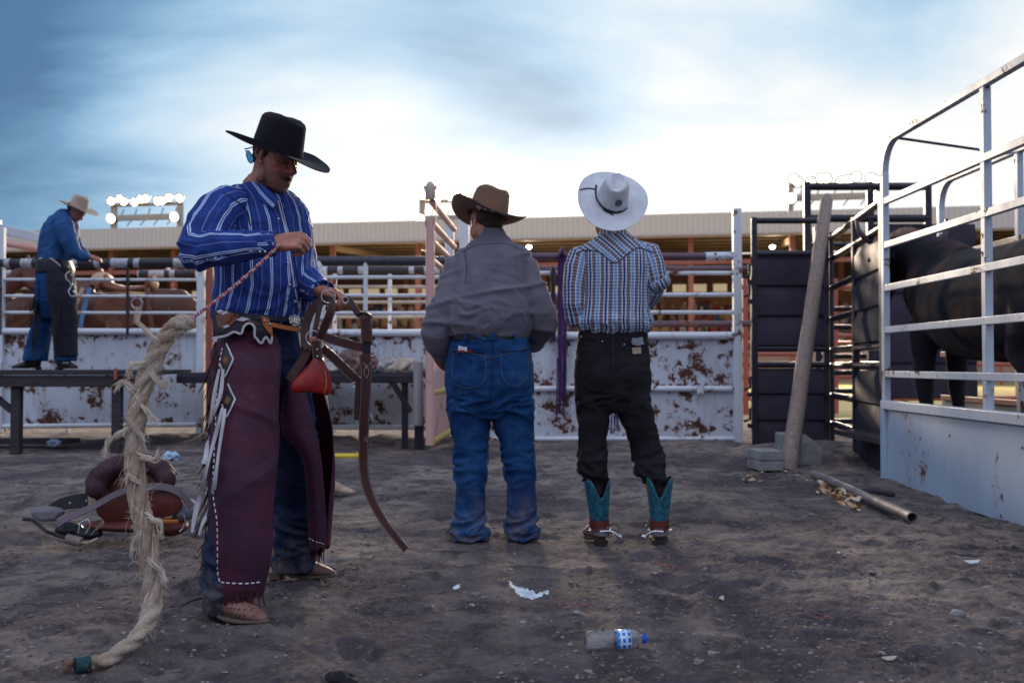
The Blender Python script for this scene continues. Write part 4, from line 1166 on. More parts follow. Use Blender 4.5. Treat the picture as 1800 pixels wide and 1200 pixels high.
    mb.rings([ring(456, 572, .158, .125), ring(456, 562, .172, .140), ring(460, 540, .190, .155), ring(464, 505, .198, .162), ring(464, 465, .200, .160), ring(464, 425, .206, .155), ring(462, 390, .208, .146), ring(460, 362, .196, .128), ring(458, 346, .165, .108), ring(456, 334, .118, .088), ring(455, 326, .078, .072)], n=64)
    mb.tube([C(438, 372, 3.90), C(418, 358, 3.86), C(404, 360, 3.83), C(382, 372, 3.78), C(364, 403, 3.72), C(352, 427, 3.67), C(350, 438, 3.645), C(366, 441, 3.63), C(392, 436, 3.615), C(425, 432, 3.61), C(452, 430, 3.61), C(468, 429, 3.615), C(482, 428, 3.62)],
            [.030, .060, .074, .082, .082, .080, .074, .068, .062, .055, .047, .043, .042], 30, up=(0, 1, 0))
    mb.tube([C(488, 354, 4.06), C(504, 372, 4.12), C(514, 398, 4.14), C(522, 430, 4.15), C(528, 470, 4.13), C(536, 492, 4.06), C(550, 505, 3.97), C(560, 511, 3.90), C(567, 514, 3.86)],
            [.065, .078, .078, .072, .068, .064, .058, .050, .046], 26, up=(0, 1, 0))
    el = C(356, 448, 3.65)
    def sd(co, uv, n):
        d = fold_fn(.0150, 4.5, 8, .9, 2.3)(co, uv, n)
        e = (co-el).length; d += .014*math.exp(-(e/.11)**2)*(1-2*abs(nz(co.x*9+co.z*11, co.z*15-co.x*9, 1.2)*1.6))
        # cloth blousing over the belt
        bz = co.z-zz(555); d += .016*math.exp(-(bz/.05)**2)*ridge(uv[0]*9, uv[1]*3, 5.5)
        return d
    sh = remeshed('shirt', mb, .0062, M['stripe'], root, 5, sd, .5)
    bv = bvh_of(sh)
    M['seam_blue'] = pmat('blue_seam', (.006, .014, .08), .8)
    # cuffs, placket, collar, pocket flaps, buttons
    m = MB(); m.tube([C(455, 430, 3.612), C(484, 428, 3.62)], [.0485, .0455], 26, up=(0, 1, 0), cap=False); 
    cu = m.build('cuff', M['stripe'], sh); sm_ = cu.modifiers.new('t', 'SOLIDIFY'); sm_.thickness = .004
    m = MB(); m.tube([C(558, 510, 3.91), C(569, 514.5, 3.85)], [.052, .049], 24, up=(0, 1, 0), cap=False); cu = m.build('cuff', M['stripe'], sh); sm_ = cu.modifiers.new('t', 'SOLIDIFY'); sm_.thickness = .004
    # collar leaves
    m = MB(); c1 = [(427, 322), (437, 306), (446, 311), (470, 332), (488, 345), (486, 358), (478, 366), (456, 350), (436, 332)]
    Yc = {0: 4.0, 1: 3.99, 2: 3.93, 3: 3.865, 4: 3.845, 5: 3.835, 6: 3.835, 7: 3.85, 8: 3.92}
    vs_ = [C(x, y, Yc[i]) for i, (x, y) in enumerate(c1)]; k = len(vs_); off = Vector((-.003, .006, -.002))
    fs = [(0, 1, 2, 8), (8, 2, 3, 7), (7, 3, 4, 5, 6)]; m.add(vs_+[v+off for v in vs_], fs+[tuple(k+i for i in f_[::-1]) for f_ in fs]+[(i, (i+1) % k, k+(i+1) % k, k+i) for i in range(k)])
    m.uv = [tuple((vs_[i % k].x*.7+vs_[i % k].z*.7, 0) for i in f_) for f_ in m.f]; m.has = True
    m.build('collar', M['stripe'], sh)
    sewn(bv, [(494, 350), (503, 385), (512, 420), (518, 460), (524, 500), (534, 545)], .0045, 'placket', pmat('placket_shadow', (.006, .010, .05), .8), sh, .0012, .002)
    sewn(bv, [(488, 352), (497, 387), (505, 422), (511, 462), (517, 502), (527, 548)], .006, 'placket_edge', M['white_leather'], sh, .0012, .002)
    for q in ((489, 385), (503, 422), (505, 462), (509, 500), (519, 530)):
        h, n = hit(bv, q[0], q[1], .003); m = MB(); m.ball(h, .0042); m.build('button', M['thread'], sh)
    for q in ((441, 441), (457, 442), (466, 442)):
        m = MB(); m.ball(C(q[0], q[1], 3.573), .0040); m.build('button', M['thread'], sh)
    sewn(bv, [(392, 338), (413, 352), (432, 368), (440, 396)], .0055, 'yoke_seam', M['seam_blue'], sh, .001, .0016)
    # ---- jeans
    mb = MB(); D_ = lambda px, py, rx, ry, Y, ex=2.2, yw=YAW: (lambda p: (p.x, p.y, p.z, rx, ry, ex, yw))(C(px, py, Y))
    mb.rings([D_(455, 690, .09, .08, 4.02), D_(457, 660, .15, .12, 4.0), D_(457, 630, .172, .132, 4.0), D_(456, 595, .168, .125, 4.0), D_(456, 565, .160, .115, 4.0), D_(456, 552, .157, .112, 4.0)], n=40)
    mb.rings([D_(398, 1075, .070, .075, 3.74), D_(394, 1050, .078, .085, 3.73), D_(396, 1010, .076, .080, 3.73), D_(402, 950, .078, .080, 3.74), D_(412, 870, .082, .082, 3.77), D_(420, 800, .086, .088, 3.80), D_(424, 720, .098, .098, 3.84), D_(428, 650, .108, .11, 3.90), D_(432, 610, .09, .09, 3.94)], n=36)
    mb.rings([D_(516, 1000, .080, .088, 4.42), D_(514, 985, .084, .095, 4.42), D_(516, 950, .080, .085, 4.41), D_(518, 890, .080, .084, 4.36), D_(520, 830, .080, .086, 4.26), D_(520, 780, .086, .09, 4.20), D_(506, 710, .098, .100, 4.14), D_(492, 650, .108, .108, 4.07), D_(484, 610, .09, .09, 4.03)], n=36)
    z1 = P(0, 960, 4.4).z
    je = remeshed('jeans', mb, .008, M['jeans_dark'], root, 4, fold_fn(.013, 4, 13, .8, 7.1, [(.16, .14, 1.0), (.62, .1, .5)]), .5)
    # ---- chaps: near leg wraps the leg, far leg hangs open round the outside
    mb = MB()
    mb.rings([D_(422, 1047, .080, .080, 3.715), D_(422, 1042, .090, .088, 3.715), D_(424, 1000, .098, .096, 3.72), D_(426, 940, .108, .104, 3.735), D_(425, 860, .120, .113, 3.755), D_(427, 790, .126, .120, 3.785), D_(430, 720, .124, .122, 3.82), D_(430, 660, .128, .125, 3.86), D_(432, 620, .132, .125, 3.90), D_(438, 592, .120, .105, 3.94), D_(442, 578, .10, .09, 3.96)], n=48)
    def cd(co, uv, n):
        d = .0055*nz(co.x*5, co.y*5, co.z*3.2) + .010*max(0, ridge(uv[0]*2.2+co.z*2.5, co.z*4.2, 3.1)-.55)*1.4
        d += .007*ridge(uv[0]*2, co.z*9, 8.8)*math.exp(-((co.z-.56)/.06)**2)
        return d
    chr_ = remeshed('chap_leg', mb, .0075, M['maroon'], root, 4, cd, .5)
    # front edge seam: a stitched welt down the front of the near chap
    bc = bvh_of(chr_)
    # far chap: curved open sheet on the outside (camera-far side) and round the front-right
    def chap_sheet():
        rows = [(600, 4.03, 512, .145, 60, 215), (650, 4.07, 512, .150, 60, 205), (700, 4.12, 518, .148, 45, 195), (750, 4.17, 524, .144, 20, 190), (800, 4.24, 530, .138, -8, 185), (850, 4.29, 533, .132, -22, 180), (900, 4.34, 533, .125, -24, 178), (945, 4.38, 532, .120, -24, 175), (962, 4.39, 531, .118, -22, 170)]
        # angles measured from +x towards +y (away from camera)
        n = 28; V_ = []
        for (py, Y, px, r_, a0, a1) in rows:
            c = C(px, py, Y)
            for k in range(n):
                a = R(a0+(a1-a0)*k/(n-1)); rr = r_*(1+.03*nz(a*2, c.z*3, 2)); V_.append(Vector((c.x+rr*math.cos(a), c.y+rr*math.sin(a), c.z)))
        F_ = [(i*n+k, i*n+k+1, (i+1)*n+k+1, (i+1)*n+k) for i in range(len(rows)-1) for k in range(n-1)]
        o = MB().add(V_, F_).build('chap_leg', M['maroon'], root, sub=1, angle=180); s_ = o.modifiers.new('t', 'SOLIDIFY'); s_.thickness = .005; s_.offset = 1
        return o
    cl = chap_sheet()
    # front wing of the far chap that hangs free towards the right
    V_ = []; prof = [(590, 500, 508, 4.0), (640, 500, 520, 3.99), (690, 498, 538, 3.99), (730, 494, 548, 4.0), (762, 492, 556, 4.01), (785, 522, 561, 4.03), (815, 536, 565, 4.06), (860, 539, 569, 4.10), (910, 541, 573, 4.14), (950, 543, 573, 4.16), (968, 544, 570, 4.17)]
    nn = 12
    for (py, xa, xb, Y) in prof:
        for k in range(nn):
            t = k/(nn-1); V_.append(C(xa+(xb-xa)*t, py+4*math.sin(t*3.1), Y-.035*math.sin(t*math.pi)+.05*t+.01*nz(t*3, py*.012, 2)))
    F_ = [(i*nn+k, i*nn+k+1, (i+1)*nn+k+1, (i+1)*nn+k) for i in range(len(prof)-1) for k in range(nn-1)]
    wing = MB().add(V_, F_).build('chap_wing', M['maroon'], root, sub=1, angle=180); s_ = wing.modifiers.new('t', 'SOLIDIFY'); s_.thickness = .006; s_.offset = 0
    bw = bvh_of(wing)
    sewn(bw, [(545, 945), (556, 951), (570, 956)], .003, 'stitching', M['thread'], wing, .006, dash=(.010, .009))
    # stitching of the near chap
    sewn(bc, [(391, 612), (386, 640), (381, 700), (379, 760), (375, 860), (382, 920), (383, 1000), (386, 1018), (392, 1023), (425, 1025), (445, 1024), (459, 1022)], .0048, 'stitching', M['thread'], chr_, .002, dash=(.013, .010), n=10)
    # yoke of black leather with white edging
    yoke = [(374, 546), (392, 545), (420, 552), (450, 560), (476, 572), (478, 590), (474, 603), (466, 592), (458, 603), (450, 594), (443, 600), (448, 580), (440, 570), (432, 572), (424, 586), (412, 583), (398, 590), (376, 594)]
    ball_ = bvh_of(chr_, je)
    # the upper yoke sits round the hip over shirt tail and jeans
    mb = MB(); mb.rings([D_(446, 612, .186, .160, 3.965), D_(448, 585, .190, .162, 3.965), D_(451, 560, .184, .156, 3.975), D_(453, 550, .178, .150, 3.98)], n=48)
    hipbelt = mb
    hb_ = BVHTree.FromPolygons([Vector(v) for v in mb.v], mb.f)
    yk = patch(hb_, yoke, 'chap_yoke', M['black_leather'], root, .004, 3.5)
    yb = bvh_of(yk)
    sewn(hb_, [(376, 594), (398, 590), (412, 583), (424, 586), (429, 575), (437, 569), (446, 574), (447, 590), (451, 595), (458, 603), (466, 592), (474, 603), (477, 590)], .0085, 'edging', M['white_leather'], yk, .0075, .003, n=4)
    patch(hb_, [(382, 556), (392, 550), (410, 552), (432, 560), (450, 568), (458, 575), (440, 566), (420, 562), (408, 572), (396, 580), (385, 574)], 'tooling', M['tan_leather'], yk, .008, 3)
    for poly in ([(416, 564), (426, 558), (440, 562), (428, 566)], [(391, 553), (400, 548), (404, 552), (396, 556)], [(394, 575), (402, 572), (406, 575), (398, 578)], [(384, 549), (392, 546), (396, 549), (388, 553)]):
        patch(hb_, poly, 'inlay', M['white_leather'], yk, .0105, 2.5)
    h, n = hit(hb_, 401, 560, .010); m = MB(); m.tube([h-n*.002, h+n*.003], .018, 20); m.build('rosette', M['tan_leather'], yk)
    # front buckle belt
    sewn(hb_, [(474, 571), (492, 575), (510, 578), (528, 580), (538, 578)], .017, 'buckle_strap', M['orange_leather'], root, .009, .004)
    patch(hb_, [(458, 556), (470, 560), (476, 575), (478, 592), (468, 582), (460, 570)], 'strap_tab', M['orange_leather'], yk, .010, 3)
    for q in ((463, 565), (472, 571)):
        h, n = hit(hb_, q[0], q[1], .012); m = MB(); m.ball(h, .006); m.build('stud', M['steel'], yk)
    sewn(hb_, [(380, 550), (430, 556), (480, 560), (520, 562), (540, 560)], .020, 'belt', M['black_leather'], root, .006, .004)
    h, n = hit(hb_, 514, 564, .012); bk = MB(); q = n.to_track_quat('Z', 'Y').to_matrix()
    bk.ball(h, (.034, .026, .007), rot=q, n=24, m=10)
    tb = NT('belt_buckle_metal', .3, 1); v = tb.n('ShaderNodeTexVoronoi'); v.inputs['Scale'].default_value = 120; tb.ln(tb.co.outputs['Object'], v.inputs['Vector'])
    tb.done(tb.ramp(v.outputs['Distance'], [(.2, (.12, .11, .10)), (.5, (.62, .60, .55))]), tb.bump(v.outputs['Distance'], .8, .004)); bk.build('buckle', tb.m, root)
    m = MB(); hx, nx_ = hit(hb_, 527, 580, .014); m.tube([hx+Vector((.012*math.cos(a), 0, .016*math.sin(a))) for a in [i*math.pi/5 for i in range(10)]], .0022, 6, close=True); m.tube([hx, hx+Vector((.028, -.01, 0))], .002, 6); m.build('strap_buckle', M['steel'], root)
    # diamonds with white leather ties
    for (cx, cy, tips) in ((400, 634, [((390, 650), (377, 690), (372, 730), (366, 770), (362, 800), (358, 815)), ((396, 650), (388, 690), (378, 720), (366, 745))]),
                           (403, 704, [((395, 716), (384, 745), (372, 790), (362, 830), (352, 870), (343, 905), (338, 935)), ((399, 718), (392, 745), (385, 790), (377, 850), (368, 895), (356, 920), (350, 940))])):
        dm = [(cx-1, cy-29), (cx+11, cy-2), (cx-3, cy+29), (cx-11, cy+6)]
        d_ = patch(bc, dm, 'diamond', M['black_leather'], chr_, .004, 4); sewn(bc, [dm[0], (cx+5, cy-15), dm[1]], .006, 'edging', M['white_leather'], d_, .006, .003)
        sewn(bc, [dm[1], (cx+4, cy+14), dm[2]], .006, 'edging', M['white_leather'], d_, .006, .003); sewn(bc, [dm[2], (cx-7, cy+18), dm[3]], .006, 'edging', M['white_leather'], d_, .006, .003)
        patch(bc, [(cx-4, cy-8), (cx+3, cy-2), (cx-1, cy+8), (cx-7, cy+3)], 'tooling', M['tan_leather'], d_, .006, 3)
        for k, line_ in enumerate(tips):
            h0, n0 = hit(bc, line_[0][0], line_[0][1], .012); pts = [h0]
            for i, q in enumerate(line_[1:]):
                h1, n1_ = hit(bc, max(q[0], 372+(q[1]-560)*-.02), q[1], .014); z_ = C(q[0], q[1], h1.y-.012-.004*i*.3); pts.append(z_)
            pts = spline(pts, 5); wd = [.010+.008*math.sin(min(1, i/len(pts)*1.6)*math.pi/2) for i in range(len(pts))]
            m = MB(); m.ribbon(pts, wd, .0025, [tuple(Vector((.9, -.35+.5*math.sin(i*.35+k), .1)).normalized()) for i in range(len(pts))]); m.build('tie', M['white_leather'], chr_)
    # fringe on the outer edge and the hems
    rng = random.Random(11); m = MB()
    for i in range(95):
        t = rng.random(); y_ = 600+t*380; x_ = 380-(y_-600)*.030+rng.uniform(-3, 4); base = C(x_, y_, 3.79+rng.uniform(-.03, .05)); ln = rng.uniform(.14, .27)*(1-.3*t)
        sw = -rng.uniform(.01, .06); pts = [base+Vector((sw*s_*s_*1.1+.012*nz(s_*2+i, i*.7, 0), .012*nz(i, s_*2, 4), -ln*s_)) for s_ in (0, .2, .4, .6, .8, 1)]
        m.ribbon(pts, [.006, .007, .007, .006, .005, .002], .0016, (math.cos(i), math.sin(i), 0))
    m.build('fringe', M['maroon_dark'], chr_)
    m = MB()
    for i in range(46):
        t = i/45; h, n = hit(bc, 388+t*74, 1030, -.004); ln = rng.uniform(.03, .075); dx = rng.uniform(-.012, .015)
        m.ribbon([h, h+Vector((dx*.4, -.004, -ln*.5)), h+Vector((dx, .0, -ln))], [.007, .006, .003], .0016, (1, .2*rng.uniform(-1, 1), 0))
    m.build('fringe', M['maroon_dark'], chr_)
    m = MB()
    for i in range(22):
        p = C(544+rng.uniform(0, 27), 962, 4.16); ln = rng.uniform(.03, .07); m.ribbon([p, p+Vector((rng.uniform(-.01, .01), 0, -ln))], [.006, .003], .0016, (1, 0, 0))
    m.build('fringe', M['maroon_dark'], wing)
    # ---- boots
    def boot(px, py, Y, fwd, L, mat, sole):
        o_ = P(px, py, Y); o_.z = ground_z(o_.x, Y)+.002; mt = frame(o_, fwd)
        bt = remeshed('boot', boot_mb(mt, L, .15, .046), .006, mat, root, 3, lambda c, u, n: .0025*ridge(c.x*14, c.y*14, c.z*26)*sstep(.03, .08, c.z)*(1-sstep(.13, .2, c.z)), uvsrc=False)
        so_ = sole_mb(mt, L).build('sole', sole, bt, bevel=.003); return bt, mt
    b1, m1 = boot(396, 1075, 3.70, (.86, -.50, 0), 1.02, M['boot_brown'], M['sole'])
    b2, m2 = boot(512, 1000, 4.47, (.985, -.17, 0), 1.02, M['boot_brown'], M['sole'])
    bb = bvh_of(b1); rngq = random.Random(2); m = MB()
    for i in range(12):
        for j in range(7):
            q = m1 @ Vector((-.06+i*.021, (j-3)*.020+(i % 2)*.010, .3)); h = bb.ray_cast(q, Vector((0, 0, -1)))
            if h[0] is not None and h[0].z < .15: m.ball(h[0], (.0032, .0032, .002))
        for j in range(4):
            q = m1 @ Vector((-.06+i*.018+(j % 2)*.009, -.3, .045+j*.019)); h = bb.ray_cast(q, m1.to_3x3() @ Vector((0, 1, 0)))
            if h[0] is not None: m.ball(h[0], (.0032, .0032, .0032))
    m.build('quill_marks', M['quill'], b1)
    # spur strap at the heel
    m = MB(); hp = m1 @ Vector((-.10, 0, .075)); m.tube([hp, hp+Vector((-.05, -.02, -.01)), hp+Vector((-.09, -.03, -.03))], [.005, .004, .003], 6); m.build('spur', M['boot_dark'], b1)
    return hm, rm, lm, root
COW = striped_cowboy()
# ================================================================ THE TWO MEN SEEN FROM BEHIND
def rg(xl, xr, py, Y, ry, ex=2.3, yaw=0.0):
    a, b = P(xl, py, Y), P(xr, py, Y); return ((a.x+b.x)/2, Y, a.z, (b.x-a.x)/2, ry, ex, yaw)
def plain_boot(parent, px, py, Y, fwd, mat, sole, L=1.0, shaft=.26, rs=.062):
    o_ = P(px, py, Y); o_.z = ground_z(o_.x, Y)+.002; mt = frame(o_, fwd)
    bt = remeshed('boot', boot_mb(mt, L, shaft, rs), .007, mat, parent, 3, None, uvsrc=False); sole_mb(mt, L).build('sole', sole, bt, bevel=.003); return bt, mt

def grey_man():
    Y = 5.45
    root = empty('person', (P(865, 0, Y).x, Y, 0), 'heavy man seen from behind in grey shirt, blue jeans and brown hat', 'person')
    def C(px, py, dy=0.0): return P(px, py, Y+dy)
    hc = C(856, 386, .04); az = R(128)                       # looks away and to the left
    fw = Vector((math.cos(az), math.sin(az), -.06)); hm = frame(hc, fw); neck = C(868, 428, .02)
    body = head_mb(hm, neck, .072, True)
    for s_ in (-1, 1): xf(body, Matrix.Identity(4)); 
    bb = MB(); bb.ball((.03, .05, -.065), (.05, .035, .05)); bb.ball((.02, 0, -.09), (.06, .055, .035)); xf(bb, hm); body.add(bb.v, bb.f)
    lw = C(772, 628, .12); rw = C(936, 598, .22)
    h1 = hand_mb(frame(lw, Vector((.55, .6, -.55)), (0, -1, .1)), True, [(30, 30, 20)]*4); h2 = hand_mb(frame(rw, Vector((-.75, .55, -.25)), (.3, -1, .2)), False, [(30, 30, 20)]*4)
    for q in (h1, h2): body.add(q.v, q.f)
    hip = C(862, 620); body.tube([neck, C(868, 500), hip], [.08, .13, .12], 14)
    sL, sR = C(812, 482), C(916, 482); eL, eR = C(768, 578, -.02), C(952, 562, 0)
    body.tube([sL, sR], .04, 10); body.tube([sL, eL, lw], [.04, .035, .03], 10); body.tube([sR, eR, rw], [.04, .035, .03], 10)
    for pts in ([hip, C(826, 700), C(828, 800), C(828, 925)], [hip, C(898, 700), C(912, 800), C(916, 925)]): body.tube(pts, [.09, .08, .055, .04], 12)
    remeshed('body', body, .008, M['skin2'], root, 2, None, uvsrc=False)
    hb = MB(); hb.ball((-.028, 0, .010), (.090, .081, .075), n=20, m=12); hb.ball((-.045, 0, -.035), (.062, .066, .045)); xf(hb, hm)
    remeshed('hair', hb, .006, M['hair_grey'], root, 2, lambda c, u, n: .003*nz(c.x*130, c.y*130, c.z*40), uvsrc=False)
    hh = hat(frame(hm @ Vector((-.004, 0, .022)), Vector((math.cos(R(112)), math.sin(R(112)), -.02)), Vector((.30, -.05, 1))), M['felt_brown'], root, crown=(.124, .112), ch=.134, brim=(.235, .232), curl=.055, dip=.020, taper=.84, crease=.026, pinch=.12, band=(M['felt_brown'], .016, .003))
    hbv = bvh_of(hh)
    for poly in ([(837, 362), (842, 360), (847, 364), (843, 369)], [(849, 367), (853, 365), (856, 369), (853, 373)], [(860, 371), (865, 368), (869, 373), (864, 376)]):
        patch(hbv, poly, 'band_ornament', M['white_leather'], hh, .004, 2)
    # shirt
    mb = MB()
    mb.rings([rg(797, 925, 602, Y, .16), rg(791, 930, 590, Y, .185), rg(784, 934, 576, Y, .205), rg(783, 936, 555, Y, .215), rg(788, 935, 525, Y, .205), rg(794, 933, 495, Y, .185), rg(796, 932, 468, Y, .165), rg(798, 934, 450, Y, .145), rg(808, 926, 437, Y, .120), rg(826, 908, 427, Y, .090), rg(846, 889, 412, Y, .068), rg(848, 886, 402, Y, .060)], n=56, seam=-math.pi/2)
    mb.v = mb.v
    mb.tube([C(846, 478), C(822, 462), C(808, 470), C(800, 500, -.02), C(788, 530, -.04), C(775, 562, -.04), C(767, 585, -.03), C(770, 602, .01), C(779, 616, .06), C(788, 628, .12)], [.05, .076, .088, .090, .088, .086, .084, .076, .068, .058], 28, up=(0, 1, 0))
    mb.tube([C(885, 474), C(906, 460), C(919, 470), C(924, 498, -.02), C(938, 525, -.03), C(950, 550, -.02), C(955, 566, 0), C(947, 582, .07), C(936, 596, .15)], [.05, .076, .088, .090, .088, .086, .084, .074, .062], 28, up=(0, 1, 0))
    def sd(co, uv, n):
        back = 1 if co.y < Y else .5
        d = fold_fn(.0065, 3.2, 11, 1.0, 4.4, [(P(0, 560, Y).z, .12, .7)])(co, uv, n)*back
        # sweeping creases across the back
        for k, (z0, sl, w_) in enumerate(((465, .25, .012), (492, -.10, .010), (517, .22, .012), (543, -.18, .010), (560, .1, .012), (575, -.06, .012))):
            zc_ = P(0, z0, Y).z+sl*(co.x-P(865, 0, Y).x)+.02*nz(co.x*5, k*3.1, 0); d += .010*math.exp(-((co.z-zc_)/w_)**2)*max(0, nz(co.x*3.5+k*7, k*1.7, 0)*1.6+.35)
        for xc in (824, 914):
            d -= .008*math.exp(-((co.x-P(xc, 0, Y).x+.12*(co.z-P(0, 500, Y).z))/.016)**2)*sstep(P(0, 540, Y).z, P(0, 470, Y).z, co.z)
        return d
    sh = remeshed('shirt', mb, .0085, M['grey_cloth'], root, 3, sd, .5); bv = bvh_of(sh)
    mdark = pmat('seam_shadow', (.045, .042, .065), .85)
    sewn(bv, [(812, 444), (835, 432), (868, 428), (895, 430), (922, 442)], .004, 'yoke_seam', mdark, sh, .0005, .0016)
    sewn(bv, [(816, 442), (820, 470), (818, 500)], .004, 'pleat', mdark, sh, .0005, .0016)
    m = MB(); m.tube([C(847, 424, .03), C(866, 421, -.005), C(887, 421, .03)], [(.020, .02)]*3, 8); 
    mb = MB(); mb.rings([rg(845, 891, 423, Y+.01, .072), rg(848, 889, 408, Y+.01, .066), rg(849, 887, 405, Y+.01, .064)], n=28); remeshed('collar', mb, .006, M['grey_cloth'], sh, 3)
    m = MB(); m.tube([C(934, 592, .10), C(940, 603, .16)], [.066, .062], 20, up=(0, 1, 0)); m.build('cuff', M['grey_cloth'], sh)
    # jeans
    mb = MB(); T = lambda xl, xr, py, ry=.13, dy=0.0, ex=2.3: rg(xl, xr, py, Y+dy, ry, ex)
    mb.rings([T(800, 920, 735, .10), T(788, 936, 710, .15), T(783, 938, 675, .175), T(783, 937, 640, .180), T(788, 933, 615, .180), T(791, 929, 598, .180), T(792, 927, 588, .178)], n=48)
    mb.rings([T(797, 858, 946, .115, .01), T(796, 859, 935, .112, .0), T(800, 853, 905, .09), T(801, 853, 870, .088), T(798, 856, 830, .092), T(797, 858, 790, .10, .02), T(792, 861, 750, .112, .01), T(787, 862, 715, .125), T(787, 860, 690, .13)], n=36)
    mb.rings([T(891, 945, 944, .115, .02), T(890, 946, 932, .112, .01), T(892, 943, 900, .09), T(890, 942, 865, .088), T(886, 941, 825, .092), T(879, 939, 785, .10, .02), T(868, 938, 750, .112, .01), T(862, 938, 715, .125), T(862, 936, 690, .13)], n=36)
    def jd(co, uv, n):
        d = fold_fn(.012, 4, 12, .9, 1.9, [(P(0, 925, Y).z, .09, 1.1), (P(0, 815, Y).z, .10, .6), (P(0, 715, Y).z, .06, .7)])(co, uv, n)
        d += .012*math.exp(-((co.z-P(0, 668, Y).z)/.06)**2)*(math.exp(-((co.x-P(823, 0, Y).x)/.08)**2)+math.exp(-((co.x-P(900, 0, Y).x)/.08)**2))*(1 if co.y < Y else 0)
        return d
    je = remeshed('jeans', mb, .0085, M['jeans'], root, 4, jd, .5); bj = bvh_of(je)
    seam = pmat('denim_seam', (.004, .022, .08), .9)
    sewn(bj, [(866, 596), (866, 650), (862, 712)], .005, 'seam', seam, je, .001, .002)
    for line_ in ([(797, 618), (797, 668), (822, 682), (852, 668), (853, 622)], [(880, 618), (884, 664), (906, 678), (926, 662), (928, 616)], [(792, 612), (825, 620), (860, 628), (868, 628), (900, 619), (928, 610)]): sewn(bj, line_, .0035, 'pocket_stitching', pmat('gold_thread', (.09, .10, .12), .8), je, .0012, .0016)
    sewn(bj, [(795, 617), (825, 618), (855, 620)], .006, 'pocket_edge', seam, je, .0015, .003); sewn(bj, [(880, 618), (905, 617), (929, 614)], .006, 'pocket_edge', seam, je, .0015, .003)
    patch(bj, [(808, 609), (822, 611), (823, 617), (808, 616)], 'phone', pmat('phone_case', (.65, .66, .68), .3), je, .012, 3); patch(bj, [(806, 613), (831, 615), (830, 620), (806, 619)], 'wallet', M['red_leather'], je, .009, 3)
    mb = MB(); mb.rings([T(790, 928, 599, .182), T(789, 928, 598, .185), T(790, 926, 588, .184), T(792, 925, 587, .180)], n=48); mb.build('belt', M['black_leather'], root)
    bb_ = BVHTree.FromPolygons([Vector(v) for v in mb.v], mb.f)
    for x in (820, 868, 905): sewn(bb_, [(x, 584), (x, 602)], .014, 'belt_loop', M['jeans'], je, .006, .003)
    plain_boot(root, 822, 930, Y+.06, (-.50, .87, 0), M['boot_dark'], M['sole_dark'], 1.0, .12, .05); plain_boot(root, 917, 930, Y+.06, (.10, 1, 0), M['boot_dark'], M['sole_dark'], 1.0, .12, .05)
grey_man()

